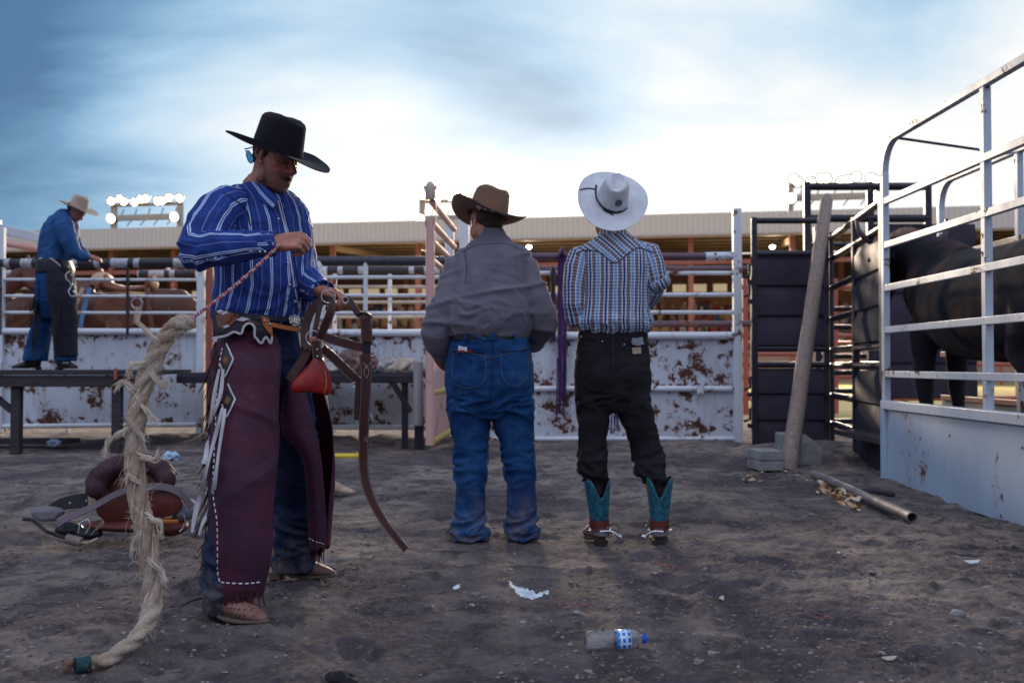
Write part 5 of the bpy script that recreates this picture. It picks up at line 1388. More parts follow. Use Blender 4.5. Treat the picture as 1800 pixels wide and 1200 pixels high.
def plaid_man():
    Y = 5.35
    root = empty('person', (P(1085, 0, Y).x, Y, 0), 'slim man from behind in plaid shirt, black jeans, turquoise boots and white straw hat', 'person')
    def C(px, py, dy=0.0): return P(px, py, Y+dy)
    hc = C(1070, 372, .05); az = R(112); fw = Vector((math.cos(az), math.sin(az), -.45)); hm = frame(hc, fw, (.25, 0, 1)); neck = C(1077, 418, .03)
    body = head_mb(hm, neck, .056, True)
    eL, eR = C(1004, 540, -.03), C(1158, 495, -.02); sL, sR = C(1022, 448), C(1138, 440); lw = C(1040, 560, .30); rw = C(1128, 540, .22)
    h1 = hand_mb(frame(lw, Vector((.8, .3, .2)), (0, -.3, 1)), True, [(30, 30, 20)]*4); h2 = hand_mb(frame(rw, Vector((-.8, .3, .1)), (0, -.3, 1)), False, [(30, 30, 20)]*4)
    for q in (h1, h2): body.add(q.v, q.f)
    hip = C(1076, 615, .02); body.tube([neck, C(1078, 500), hip], [.07, .10, .09], 14); body.tube([sL, sR], .04, 10)
    body.tube([sL, eL, lw], [.04, .033, .027], 10); body.tube([sR, eR, rw], [.04, .033, .027], 10)
    for pts in ([hip, C(1047, 700), C(1042, 790, .02), C(1048, 900, -.02)], [hip, C(1112, 700), C(1138, 790), C(1155, 905, -.05)]): body.tube(pts, [.07, .06, .045, .036], 12)
    remeshed('body', body, .008, M['skin2'], root, 2, None, uvsrc=False)
    hb = MB(); hb.ball((-.028, 0, .010), (.090, .079, .080), n=20, m=12); hb.ball((-.045, 0, -.035), (.055, .060, .040)); xf(hb, hm)
    remeshed('hair', hb, .006, M['hair'], root, 2, lambda c, u, n: .003*nz(c.x*130, c.y*130, c.z*40), uvsrc=False)
    # the hat tips back so that its brim stands like a dish behind the head
    upv = Vector((.14, -.76, .64)).normalized(); fd = Vector((.22, .62, .75)).normalized()
    base = C(1076, 352, -.02)
    hh = hat(frame(base, fd, upv), M['straw_hat'], root, crown=(.104, .088), ch=.130, brim=(.232, .200), curl=.026, dip=.004, taper=.74, crease=.030, pinch=.22, th=.003, round_top=.7)
    hv = bvh_of(hh)
    sewn(hv, [(1048, 326), (1047, 340), (1053, 356), (1064, 367), (1080, 373), (1094, 371), (1102, 366)], .010, 'hat_band', M['black_leather'], hh, .003, .003)
    sewn(hv, [(1049, 335), (1040, 332), (1030, 332), (1019, 334)], .006, 'hat_cord', M['black_leather'], hh, .003, .003); sewn(hv, [(1055, 358), (1064, 370), (1078, 379)], .006, 'hat_cord', M['black_leather'], hh, .003, .003)
    h, n = hit(hv, 1087, 357, .001); m = MB(); m.tube([h, h+n*.004], .019, 20); bd = m.build('badge', M['black_leather'], hh)
    m = MB(); q = n.to_track_quat('Z', 'Y').to_matrix(); c_ = h+n*.005
    m.tube([c_+q @ Vector((.013*math.cos(a), .013*math.sin(a), 0)) for a in [i*math.pi/8 for i in range(16)]], .0011, 5, close=True)
    for a, b in (((-.005, -.007), (-.005, .007)), ((-.005, .007), (.005, .002)), ((.005, .002), (-.004, -.001)), ((-.001, 0), (.006, -.007))): m.tube([c_+q @ Vector((*a, 0)), c_+q @ Vector((*b, 0))], .0010, 5)
    m.build('badge_mark', pmat('badge_print', (.35, .35, .38), .5), bd)
    # shirt
    mb = MB()
    mb.rings([rg(1026, 1132, 588, Y, .11), rg(1020, 1142, 578, Y, .135), rg(1012, 1146, 566, Y, .145), rg(1018, 1141, 548, Y, .14), rg(1022, 1139, 520, Y, .14), rg(1022, 1141, 490, Y, .14), rg(1020, 1143, 465, Y, .135), rg(1020, 1142, 446, Y, .120), rg(1032, 1130, 428, Y, .095), rg(1050, 1110, 415, Y, .072), rg(1057, 1100, 404, Y+.02, .058), rg(1058, 1097, 396, Y+.02, .054)], n=56, seam=math.pi/2)
    mb.tube([C(1052, 455), C(1034, 444), C(1022, 450), C(1016, 472, -.01), C(1012, 505, -.02), C(1011, 535, -.03), C(1013, 553, -.01), C(1024, 562, .08), C(1036, 562, .2)], [.03, .055, .070, .074, .068, .062, .058, .050, .042], 26, up=(0, 1, 0))
    mb.tube([C(1108, 450), C(1126, 438), C(1138, 443), C(1145, 464, -.01), C(1150, 484, -.02), C(1153, 494, -.02), C(1152, 505, .0)], [.03, .052, .068, .070, .064, .060, .050], 26, up=(0, 1, 0))
    mb.tube([C(1152, 494, -.02), C(1150, 510, 0), C(1143, 524, .06), C(1134, 532, .14)], [.05, .052, .050, .042], 22, up=(0, 1, 0))
    def sd(co, uv, n):
        d = fold_fn(.008, 9, 3.5, 1.0, 8.4, [(P(0, 572, Y).z, .06, 1.0)])(co, uv, n)
        return d + .008*math.exp(-((co.z-P(0, 566, Y).z)/.03)**2)*ridge(uv[0]*11, 1.2, 4.4)
    sh = remeshed('shirt', mb, .0080, M['plaid'], root, 4, sd, .5); bv = bvh_of(sh)
    # pointed yoke cut on the bias
    yk = patch(bv, [(1012, 446), (1026, 430), (1046, 420), (1056, 412), (1100, 410), (1114, 420), (1134, 430), (1148, 444), (1122, 436), (1104, 446), (1080, 462), (1056, 444), (1030, 440)], 'yoke', M['plaid'], sh, .003, 3.5, .003)
    uvl = yk.data.uv_layers[0]
    for i, lp in enumerate(yk.data.loops):
        c_ = yk.data.vertices[lp.vertex_index].co; uvl.data[i].uv = (c_.x*.72+c_.z*.72, c_.x*.72-c_.z*.72)
    sewn(bv, [(1012, 446), (1030, 440), (1056, 444), (1080, 462), (1104, 446), (1122, 436), (1148, 444)], .004, 'yoke_seam', pmat('plaid_seam', (.02, .03, .08), .8), sh, .004, .0016)
    m = MB(); m.tube([C(1150, 486, -.03), C(1158, 502, -.0)], [.073, .070], 22, up=(0, 1, 0), cap=False); cu = m.build('cuff', M['plaid'], sh); q = cu.modifiers.new('t', 'SOLIDIFY'); q.thickness = .005
    mb = MB(); mb.rings([rg(1055, 1102, 414, Y+.02, .066), rg(1057, 1100, 400, Y+.02, .060), rg(1058, 1099, 398, Y+.02, .058)], n=28); remeshed('collar', mb, .006, M['plaid'], sh, 3)
    # jeans tucked into the boots
    mb = MB(); T = lambda xl, xr, py, ry=.11, dy=0.0, ex=2.3: rg(xl, xr, py, Y+dy, ry, ex)
    mb.rings([T(1024, 1132, 724, .08), T(1012, 1143, 700, .115), T(1009, 1144, 668, .13), T(1011, 1143, 638, .132), T(1015, 1139, 605, .120), T(1018, 1137, 580, .115), T(1020, 1136, 570, .11)], n=48)
    mb.rings([T(1034, 1062, 868, .048, -.02), T(1030, 1064, 852, .055, -.01), T(1022, 1069, 838, .078), T(1018, 1070, 830, .085), T(1017, 1066, 810, .078), T(1018, 1066, 785, .072), T(1017, 1068, 760, .078), T(1014, 1073, 725, .092), T(1012, 1076, 700, .10)], n=36)
    mb.rings([T(1143, 1171, 872, .048, -.05), T(1138, 1173, 855, .055, -.04), T(1124, 1174, 840, .075, -.03), T(1117, 1170, 828, .084, -.02), T(1114, 1167, 805, .078), T(1108, 1162, 780, .074), T(1098, 1155, 755, .08), T(1085, 1148, 725, .092), T(1078, 1144, 700, .10)], n=36)
    def jd(co, uv, n):
        return fold_fn(.011, 5, 15, 1.0, 12.2, [(P(0, 820, Y).z, .09, 1.1), (P(0, 700, Y).z, .05, .5)])(co, uv, n) + .008*math.exp(-((co.z-P(0, 660, Y).z)/.055)**2)*(math.exp(-((co.x-P(1046, 0, Y).x)/.07)**2)+math.exp(-((co.x-P(1110, 0, Y).x)/.07)**2))*(1 if co.y < Y else 0)
    je = remeshed('jeans', mb, .0085, M['jeans_black'], root, 4, jd, .5); bj = bvh_of(je)
    for q in ((1022, 592), (1059, 600), (1097, 606), (1130, 604)):
        h, n = hit(bj, q[0], q[1], .002); m = MB(); m.ball(h, .0048); m.build('rivet', M['steel'], je)
    sewn(bj, [(1024, 594), (1058, 600)], .004, 'pocket_edge', M['black_leather'], je, .002, .003); sewn(bj, [(1097, 606), (1112, 600), (1132, 604)], .004, 'pocket_edge', M['black_leather'], je, .002, .003)
    sewn(bj, [(1078, 580), (1079, 640), (1077, 700)], .005, 'seam', M['black_leather'], je, .0015, .002)
    patch(bj, [(1109, 595), (1126, 594), (1128, 606), (1109, 607)], 'phone', pmat('phone_back', (.20, .21, .25), .25), je, .016, 3); patch(bj, [(1111, 611), (1126, 610), (1127, 621), (1112, 622)], 'leather_label', M['boot_tan'], je, .003, 3)
    # boots: scalloped turquoise shafts
    tq = NT('turquoise_boot_leather', .5, 0, .5); v = tq.n('ShaderNodeTexVoronoi'); v.feature = 'DISTANCE_TO_EDGE'; v.inputs['Scale'].default_value = 26
    w_ = tq.n('ShaderNodeVectorMath', operation='ADD'); tq.ln(tq.co.outputs['Object'], w_.inputs[0]); nn_ = tq.noise(22, 2, .5, out='Color'); ms = tq.n('ShaderNodeVectorMath', operation='SCALE'); tq.ln(nn_, ms.inputs[0]); ms.inputs['Scale'].default_value = .05; tq.ln(ms.outputs[0], w_.inputs[1]); tq.ln(w_.outputs[0], v.inputs['Vector'])
    e = tq.ramp(v.outputs['Distance'], [(.035, 1.0), (.075, 0.0)]); tq.done(tq.mix(e, tq.ramp(tq.noise(9, 4), [(.3, (.004, .075, .115)), (.7, (.010, .145, .20))]), (.004, .035, .07)), tq.bump(e, .5, .003))
    def wboot(px, Y_, fwd, lean, side_):
        o_ = P(px, 940, Y_); o_.z = ground_z(o_.x, Y_)+.002; mt = frame(o_, fwd)
        bt = remeshed('boot', boot_mb(mt, 1.0, .14, .05), .007, M['boot_brown'], root, 3, None, uvsrc=False); sole_mb(mt, 1.0).build('sole', M['sole_dark'], bt, bevel=.003)
        # shaft as an open tube with a deep V at the back and pulls at the sides
        n = 40; V_ = []; rows = 10
        for i in range(rows+1):
            for k in range(n):
                a = 2*math.pi*k/n; ca, sa = math.cos(a), math.sin(a)         # a measured in boot space: x forward
                top = .355 - .105*math.exp(-((a-math.pi)/.55)**2) - .085*math.exp(-((min(a, 2*math.pi-a))/.5)**2)
                z = .105+(top-.105)*i/rows; t = (z-.10)/.25
                rx = .046+.020*t+.006*(ca < 0)*t; ry = .041+.026*t
                V_.append(mt @ Vector((-.040+rx*ca+.0*t, ry*sa+lean*t*.10, z)))
        F_ = [(i*n+k, i*n+(k+1) % n, (i+1)*n+(k+1) % n, (i+1)*n+k) for i in range(rows) for k in range(n)]
        sf = MB().add(V_, F_).build('shaft', tq.m, bt, angle=180); q = sf.modifiers.new('t', 'SOLIDIFY'); q.thickness = .005; q.offset = 1
        rim = V_[rows*n:]; m = MB(); m.tube(rim, .0032, 6, close=True); m.build('piping', M['black_leather'], bt)
        # red spur strap, spur band and shank
        for (z, w2, tl) in ((.125, .030, .10), (.100, .014, .0)):
            pts = [mt @ Vector((-.040+.058*math.cos(a), .052*math.sin(a)+lean*.01, z+.012*math.cos(a)*(1 if tl else 2))) for a in [2*math.pi*i/20 for i in range(20)]]
            m = MB(); m.ribbon(pts+[pts[0]], w2, .004, (0, 0, 1)); m.build('spur_strap', M['spur_red'], bt)
        sp = empty('spur'); sp.location = mt @ Vector((-.1, 0, .07)); set_parent(sp, bt)
        pts = [mt @ Vector((-.045+.068*math.cos(a), .052*math.sin(a), .070+.006*math.cos(a))) for a in [R(60)+R(240)*i/16 for i in range(17)]]
        m = MB(); m.ribbon(pts, .020, .005, (0, 0, 1)); m.build('heel_band', M['steel'], sp)
        c0 = mt @ Vector((-.112, 0, .072)); d = Vector((side_, -.25, -.0)).normalized()
        pts = spline([c0+Vector((-side_*.02, .0, .006)), c0+d*.03+Vector((0, 0, .010)), c0+d*.06+Vector((0, 0, .001)), c0+d*.085+Vector((0, 0, -.018))], 5)
        m = MB(); m.tube(pts, [.0075-.004*i/len(pts) for i in range(len(pts))], 8); m.build('shank', M['steel'], sp)
        m = MB(); r0 = pts[-1]; m.tube([r0+Vector((-.004, -.004, -.004)), r0+Vector((.004, .004, .004))], .012, 8); m.build('rowel', M['steel'], sp)
        for s2 in (-1, 1):
            c1 = mt @ Vector((-.03, s2*.060, .09)); m = MB(); m.tube([c1+Vector((s2*.004, .0, 0))+Vector((.014*math.cos(a), .010*math.cos(a), .018*math.sin(a))) for a in [i*math.pi/6 for i in range(12)]], .0028, 6, close=True); m.build('buckle', M['steel'], sp)
        m = MB(); c1 = mt @ Vector((-.02, -.062, .095)); m.tube(spline([c1, c1+Vector((.03, -.02, .01)), c1+Vector((.05, -.02, -.02)), c1+Vector((.02, -.02, -.05)), c1+Vector((0, 0, -.04))], 5), .002, 5); m.build('tie', M['strap'], sp)
        return bt
    wboot(1050, Y+.02, (-.22, .97, 0), .15, 1); wboot(1158, Y-.05, (.12, .99, 0), -.05, -1)
plaid_man()

# ================================================================ MAN ON THE BENCH
BENCH_Y, BENCH_Z = 10.9, P(0, 650, 10.9).z
def bench_man():
    Y = 10.9
    root = empty('person', (P(92, 0, Y).x, Y, BENCH_Z), 'man in blue shirt and cream hat standing on the bench, leaning over the chutes', 'person')
    def C(px, py, dy=0.0): return P(px, py, Y+dy)
    az = R(-8); fw = Vector((.72, -.10, -.68)); hm = frame(C(134, 370), fw, (.7, 0, .75)); neck = C(119, 384)
    body = head_mb(hm, neck, .055, True)
    rw = C(152, 451, -.10); lw = C(150, 450, .2)
    h1 = hand_mb(frame(rw, Vector((1, 0, -.08)), (0, -.3, 1)), True, [(20, 35, 20)]*4); body.add(h1.v, h1.f)
    h2 = hand_mb(frame(lw, Vector((1, 0, -.05)), (0, -.3, 1)), False, [(20, 35, 20)]*4); body.add(h2.v, h2.f)
    hip = C(94, 475); s_ = C(112, 392); body.tube([neck, s_, C(100, 430), hip], [.06, .10, .10, .10], 12); e = C(130, 445, -.15)
    body.tube([s_, e, rw], [.05, .04, .03], 10); body.tube([s_, C(130, 440, .2), lw], [.05, .04, .03], 10)
    body.tube([hip, C(75, 560, .12), C(58, 628, .12)], [.08, .05, .04], 10); body.tube([hip, C(112, 560, -.12), C(112, 630, -.12)], [.08, .05, .04], 10)
    remeshed('body', body, .010, M['skin'], root, 2, None, uvsrc=False)
    hb = MB(); hb.ball((-.03, 0, .01), (.088, .08, .08)); xf(hb, hm); remeshed('hair', hb, .01, M['hair'], root, 1, uvsrc=False)
    hat(frame(hm @ Vector((.0, 0, .030)), Vector((.88, -.30, -.36)), Vector((.36, -.10, .93))), M['felt_cream'], root, crown=(.110, .092), ch=.125, brim=(.235, .20), curl=.030, dip=.0, droop=.0, back_up=.02, taper=.84, crease=.02, band=(M['felt_cream'], .015, .003))
    mb = MB(); r_ = lambda xl, xr, py, ry: rg(xl, xr, py, Y, ry)
    mb.rings([r_(72, 118, 470, .17), r_(70, 121, 462, .19), r_(70, 124, 450, .20), r_(72, 130, 430, .205), r_(76, 134, 410, .21), r_(82, 135, 395, .20), r_(90, 132, 383, .17), r_(100, 128, 375, .12), r_(108, 126, 369, .09)], n=36)
    mb.tube([C(108, 385, -.14), C(113, 400, -.2), C(122, 425, -.22), C(130, 444, -.2), C(140, 449, -.16), C(156, 452, -.10)], [.10, .105, .09, .075, .062, .048], 20, up=(0, 1, 0))
    mb.tube([C(112, 385, .14), C(125, 415, .2), C(136, 440, .22), C(152, 450, .2)], [.09, .09, .075, .05], 16, up=(0, 1, 0))
    remeshed('shirt', mb, .013, M['blue_cloth'], root, 4, fold_fn(.014, 4, 11, .8, 3.3), .5)
    mb = MB(); mb.rings([r_(72, 122, 560, .12), r_(66, 126, 530, .19), r_(66, 124, 495, .20), r_(69, 121, 470, .19), r_(71, 119, 456, .18)], n=36)
    mb.rings([rg(42, 82, 634, Y+.10, .13), rg(44, 83, 620, Y+.10, .12), rg(52, 88, 590, Y+.10, .11), rg(62, 98, 555, Y+.1, .11), rg(68, 106, 520, Y+.08, .12)], n=24)
    mb.rings([rg(98, 132, 634, Y-.10, .13), rg(97, 132, 610, Y-.10, .12), rg(95, 132, 570, Y-.1, .12), rg(90, 131, 530, Y-.1, .13), rg(84, 124, 500, Y-.08, .13)], n=24)
    je = remeshed('jeans', mb, .013, M['jeans'], root, 4, fold_fn(.015, 4, 9, .8, 5.1), .5); bj = bvh_of(je)
    # dark fringed chaps with pale scrollwork
    mb = MB(); mb.rings([rg(99, 134, 626, Y-.12, .13), rg(97, 133, 600, Y-.12, .14), rg(94, 133, 560, Y-.12, .15), rg(88, 132, 520, Y-.12, .17), rg(86, 128, 490, Y-.10, .17), rg(86, 124, 470, Y-.08, .16)], n=30)
    ch_ = remeshed('chap_leg', mb, .013, pmat('navy_leather', (.004, .007, .018), .75, var=.4), root, 3, fold_fn(.010, 3, 5, .5, 1.1), .5); bc = bvh_of(ch_)
    mb = MB(); mb.rings([r_(66, 128, 482, .215), r_(67, 127, 470, .215), r_(69, 123, 462, .21), r_(70, 121, 456, .20)], n=36); yk = remeshed('chap_yoke', mb, .012, M['black_leather'], root, 2, uvsrc=False); by = bvh_of(yk)
    sewn(by, [(69, 455), (80, 452), (92, 456), (104, 466), (110, 474), (118, 470), (124, 462)], .012, 'edging', M['white_leather'], yk, .004, .004)
    sewn(bc, [(122, 476), (116, 482), (116, 490), (122, 496), (124, 504), (120, 512), (124, 520), (131, 519), (131, 508), (127, 496), (128, 484), (124, 476)], .011, 'edging', M['white_leather'], ch_, .004, .004)
    for q in ((124, 484), (125, 500), (128, 513)):
        h, n = hit(bc, q[0], q[1], .006); m = MB(); m.ball(h, .012); m.build('stud', M['steel'], ch_)
    rng = random.Random(4); m = MB()
    for i in range(70):
        t = rng.random(); b_ = C(70+rng.uniform(-4, 3)-t*6, 470+t*100, -.1+rng.uniform(-.1, .2)); ln = rng.uniform(.25, .5); sw = -rng.uniform(0, .10)
        m.ribbon([b_+Vector((sw*s2*s2+.02*nz(i, s2*3, 1), 0, -ln*s2)) for s2 in (0, .25, .5, .75, 1)], [.010, .011, .010, .008, .004], .003, (math.cos(i), math.sin(i), 0))
    for i in range(30):
        t = rng.random(); b_ = C(98+rng.uniform(-3, 8), 500+t*80, -.28); ln = rng.uniform(.2, .45)
        m.ribbon([b_+Vector((.03*nz(i, s2*2, 1), 0, -ln*s2)) for s2 in (0, .25, .5, .75, 1)], [.008, .009, .008, .007, .004], .003, (math.cos(i), math.sin(i), 0))
    m.build('fringe', M['black_leather'], ch_)
    for (px, dy, f_) in ((56, .10, (-.75, -.5, 0)), (112, -.12, (.9, -.4, 0))):
        o_ = C(px, 650, dy); o_.z = BENCH_Z+.002; mt = frame(o_, f_); bt = remeshed('boot', boot_mb(mt, 1.0, .16, .055), .010, M['boot_dark'], root, 2, None, uvsrc=False); sole_mb(mt).build('sole', M['sole_dark'], bt)
        m = MB(); m.ball(mt @ Vector((.06, -.03, .075)), (.04, .02, .02)); m.build('toe_rand', M['steel'], bt)
bench_man()

def hidden_man():
    Y = 7.1
    root = empty('person', (P(545, 0, Y).x, Y, 0), 'man mostly hidden behind the striped cowboy, in pale plaid shirt, tan chaps and dusty boots', 'person')
    def C(px, py, dy=0.0): return P(px, py, Y+dy)
    hm = frame(C(520, 420), (1, -.2, 0)); neck = C(520, 445)
    body = head_mb(hm, neck, .055, False); hip = C(530, 630); body.tube([neck, C(520, 500), hip], [.06, .11, .11], 12)
    body.tube([C(500, 470), C(545, 470)], .05, 8); body.tube([C(545, 470), C(557, 530), C(556, 575, -.1)], [.05, .04, .03], 10); body.tube([C(500, 470), C(500, 530), C(515, 575, -.1)], [.05, .04, .03], 10)
    body.tube([hip, C(560, 720), C(565, 850)], [.08, .055, .04], 10); body.tube([hip, C(520, 720), C(520, 850)], [.08, .055, .04], 10)
    hb = MB(); hb.ball((-.02, 0, .040), (.100, .083, .090)); hb.ball((-.045, 0, -.01), (.06, .066, .06)); xf(hb, hm); remeshed('hair', hb, .009, M['hair_grey'], root, 2, uvsrc=False)
    h1 = hand_mb(frame(C(556, 575, -.1), (.3, -.4, -.8), (1, 0, 0)), True); body.add(h1.v, h1.f); remeshed('body', body, .01, M['skin'], root, 2, uvsrc=False)
    mb = MB(); mb.rings([rg(505, 567, 600, Y, .13), rg(502, 569, 575, Y, .15), rg(500, 566, 530, Y, .15), rg(498, 562, 490, Y, .15), rg(500, 556, 468, Y, .13), rg(512, 536, 452, Y, .07)], n=32)
    mb.tube([C(545, 466), C(556, 486), C(560, 505), C(558, 532), C(557, 566, -.08)], [.07, .075, .07, .06, .045], 18, up=(0, 1, 0))
    pl = NT('pale_check_cotton', .8); u, v = pl.uv(); l1 = line(pl, u, .035, .5, .10); l2 = line(pl, v, .035, .5, .10); pl.done(pl.mix(pl.math('MULTIPLY', pl.math('MAXIMUM', l1, l2), .8), (.55, .55, .60), (.12, .12, .22)), pl.bump(pl.noise(16, 5), .3, .01))
    remeshed('shirt', mb, .010, pl.m, root, 4, fold_fn(.012, 4, 10, .8, 1.0), .5)
    mb = MB(); mb.rings([rg(508, 583, 855, Y-.02, .11), rg(510, 582, 820, Y, .12), rg(512, 579, 740, Y, .13), rg(508, 574, 690, Y, .14), rg(506, 568, 620, Y, .14), rg(506, 566, 590, Y, .13)], n=36)
    remeshed('chap_leg', mb, .011, M['suede_tan'], root, 4, fold_fn(.014, 3, 6, .8, 2.0), .5)
    bt, mt = plain_boot(root, 576, 862, Y+.02, (.96, -.25, 0), M['boot_tan'], M['sole'], 1.05, .2, .06); m = MB(); q = mt @ Vector((-.04, 0, .17))
    m.tube([q+Vector((.06*math.cos(a), .055*math.sin(a), 0)) for a in [i*math.pi/6 for i in range(12)]], .006, 6, close=True); m.build('strap', M['strap'], bt)
hidden_man()
# ================================================================ ROPE, STRAPS, SADDLE, LITTER
def frayed_rope():
    root = empty('rope', (P(240, 0, 3.3).x, 3.3, 0), 'thick frayed pale manila rope swinging from a thin pink braided cord in the hand', 'rope')
    pts_px = [(338, 566, 3.50), (318, 569, 3.49), (296, 588, 3.48), (276, 620, 3.46), (258, 660, 3.44), (244, 710, 3.42), (238, 770, 3.40), (238, 830, 3.38), (246, 890, 3.36), (258, 950, 3.34), (266, 1010, 3.33), (267, 1060, 3.31), (258, 1096, 3.27), (232, 1128, 3.22), (196, 1154, 3.16), (158, 1172, 3.12), (140, 1180, 3.10)]
    path = spline([P(*q) for q in pts_px], 8)
    for p in path: p.z = max(p.z, ground_z(p.x, p.y)+.026)
    n = len(path); rad = []
    for i in range(n):
        t = i/(n-1); rad.append(.0285*(1 if .05 < t < .70 else 1)*(.8+.2*sstep(0, .08, t))*(1-.30*sstep(.66, .9, t)))
    mats = NT('manila_fibre', .9, 0, .15); a = mats.noise(7, 5, .65, .6); b = mats.noise(90, 5, .7, .4, sc=(3, 3, .6))
    c = mats.ramp(a, [(.28, (.26, .155, .11)), (.55, (.42, .33, .26)), (.75, (.56, .47, .39))]); c = mats.mix(mats.ramp(b, [(.35, .6), (.5, 0.0)]), c, (.13, .075, .05))
    M['manila'] = mats.done(c, mats.bump(b, .9, .006)); fib = pmat('manila_wisps', (.62, .52, .43), .9, var=.35)
    turns = 5.5
    fr = []
    prev = None
    for i, p in enumerate(path):
        t = (path[min(i+1, n-1)]-path[max(i-1, 0)]).normalized()
        x = (Vector((1, 0, 0)) if prev is None else prev); x = (x-t*x.dot(t)).normalized(); prev = x; fr.append((p, t, x, t.cross(x)))
    strands = []
    mb = MB()
    for s_ in range(3):
        sp = []
        for i, (p, t, x, y) in enumerate(fr):
            a = 2*math.pi*(s_/3+turns*i/n)+.4*nz(i*.08, s_, 0); r = rad[i]*.58; sp.append(p+x*(r*math.cos(a))+y*(r*math.sin(a)))
        strands.append(sp); mb.tube(sp, [rad[i]*.60*(1+.12*nz(i*.3, s_*4, 1)) for i in range(n)], 12)
    def rd(co, uv, nn): return .0022*ridge(co.x*60, co.y*60, co.z*22)+.004*nz(co.x*30, co.y*30, co.z*14)
    thick = remeshed('thick_rope', mb, .0045, M['manila'], root, 1, rd, .4, uvsrc=False)
    rng = random.Random(5); m = MB()
    def wisp(i0, L_, out, r=.0008, curl=1.0, k=6):
        p, t, x, y = fr[i0]; a = rng.random()*6.283; o = (x*math.cos(a)+y*math.sin(a)); q = p+o*rad[i0]*.95; d = (t*rng.uniform(-.8, .9)+o*out*rng.uniform(.2, 1)+Vector((0, 0, -.25))).normalized()
        pts = [q]; 
        for j in range(k):
            d = (d+Vector((rng.uniform(-1, 1), rng.uniform(-1, 1), rng.uniform(-1, 1)))*.45*curl-o*.10*out).normalized(); pts.append(pts[-1]+d*L_/k)
        m.tube(spline(pts, 2), [r*(1-.6*j/(2*k)) for j in range(2*k+1)], 3)
    for i in range(1000): wisp(rng.randint(1, int(n*.78)), rng.uniform(.010, .035), .6, .0006)
    for i in range(90): wisp(rng.randint(1, int(n*.75)), rng.uniform(.05, .10), .9, .0008, 1.1, 8)
    # long locks that lie along the rope and bunches that stick out
    for i in range(260):
        i0 = rng.randint(1, int(n*.72)); a0 = rng.random()*6.283; ln = rng.randint(4, 12); pts = []
        for j in range(ln):
            ii = min(n-1, i0+j); p, t, x, y = fr[ii]; a = a0+j*.14; pts.append(p+(x*math.cos(a)+y*math.sin(a))*rad[ii]*(1.04+.10*math.sin(j*.8+i)))
        if len(pts) > 2: m.tube(pts, .0010, 3)
    locks = [(278, 604, 3.46, (-38, -40), (-34, -58)), (262, 655, 3.44, (25, 26), (30, 12)), (246, 690, 3.43, (-30, -20), (-42, -6)), (240, 745, 3.41, (-50, 30), (-56, 55)), (240, 700, 3.42, (30, 38), (42, 44)), (242, 800, 3.39, (30, 8), (44, -8)),
             (246, 850, 3.37, (-22, -14), (-30, 0)), (256, 905, 3.36, (24, 14), (26, 36)), (262, 985, 3.33, (22, 18), (28, 40)), (250, 930, 3.35, (-14, 22), (-16, 44)), (255, 640, 3.44, (-24, 0), (-30, 20)), (250, 770, 3.40, (-22, -30), (-30, -36))]
    for (px, py, Y, d1, d2) in locks:
        for k in range(20):
            j = lambda s_: rng.uniform(-s_, s_)
            a_, b_, c_ = P(px+j(6), py+j(8), Y-.02), P(px+d1[0]*.6+j(5), py+d1[1]*.6+j(5), Y-.03+j(.02)), P(px+d1[0]+j(6), py+d1[1]+j(6), Y-.03+j(.02)); d_ = P(px+d2[0]+j(9), py+d2[1]+j(9), Y-.03+j(.03))
            m.tube(spline([a_, b_, c_, d_], 4), [.0011, .0011, .001, .001, .001, .001, .0009, .0009, .0008, .0008, .0007, .0007, .0004], 3)
    m.build('frayed_fibres', fib, thick)
    tap = MB(); a, b = P(158, 1173, 3.12), P(138, 1181, 3.10); 
    for q in (a, b): q.z = max(q.z, ground_z(q.x, q.y)+.026)
    tap.tube([a, b, b+(b-a)*.3], .026, 16); tap.build('tape', pmat('teal_tape', (.010, .050, .060), .7, var=.5, vs_=20), root)
    bb = MB()
    for i in range(150):
        q = b+(b-a)*.3; d = Vector((-1+rng.uniform(-.2, .5), rng.uniform(-.6, .6), rng.uniform(-.35, .75))).normalized(); ln = rng.uniform(.02, .045)
        bb.tube([q+d*.012, q+d*ln*.6+Vector((0, 0, .004)), q+d*ln+Vector((0, 0, -.010))], [.0024, .002, .001], 4)
    bb.build('frayed_end', pmat('frayed_end', (.19, .115, .085), .9, var=.4), thick)
    # thin cord
    cd = NT('braided_cord', .7); u, v = cd.uv(); w = cd.math('SINE', cd.math('ADD', cd.math('MULTIPLY', v, 420.0), cd.math('MULTIPLY', u, 180.0)))
    cd.done(cd.mix(cd.ramp(w, [(.3, 0.0), (.6, 1.0)]), (.33, .055, .07), (.60, .48, .50)), cd.bump(w, .7, .003))
    A, B = P(336, 560, 3.50), P(492, 430, 3.585); cp = []
    for i in range(25): t = i/24; q = A.lerp(B, t); q.z -= .012*math.sin(math.pi*t); cp.append(q)
    c2 = MB()
    for s_ in (0, math.pi):
        pts = [q+Vector((math.cos(i*1.9+s_), 0, math.sin(i*1.9+s_)))*.0032 for i, q in enumerate(spline(cp, 3))]; c2.tube(pts, .0052, 8)
    c2.build('thin_cord', cd.m, root)
frayed_rope()

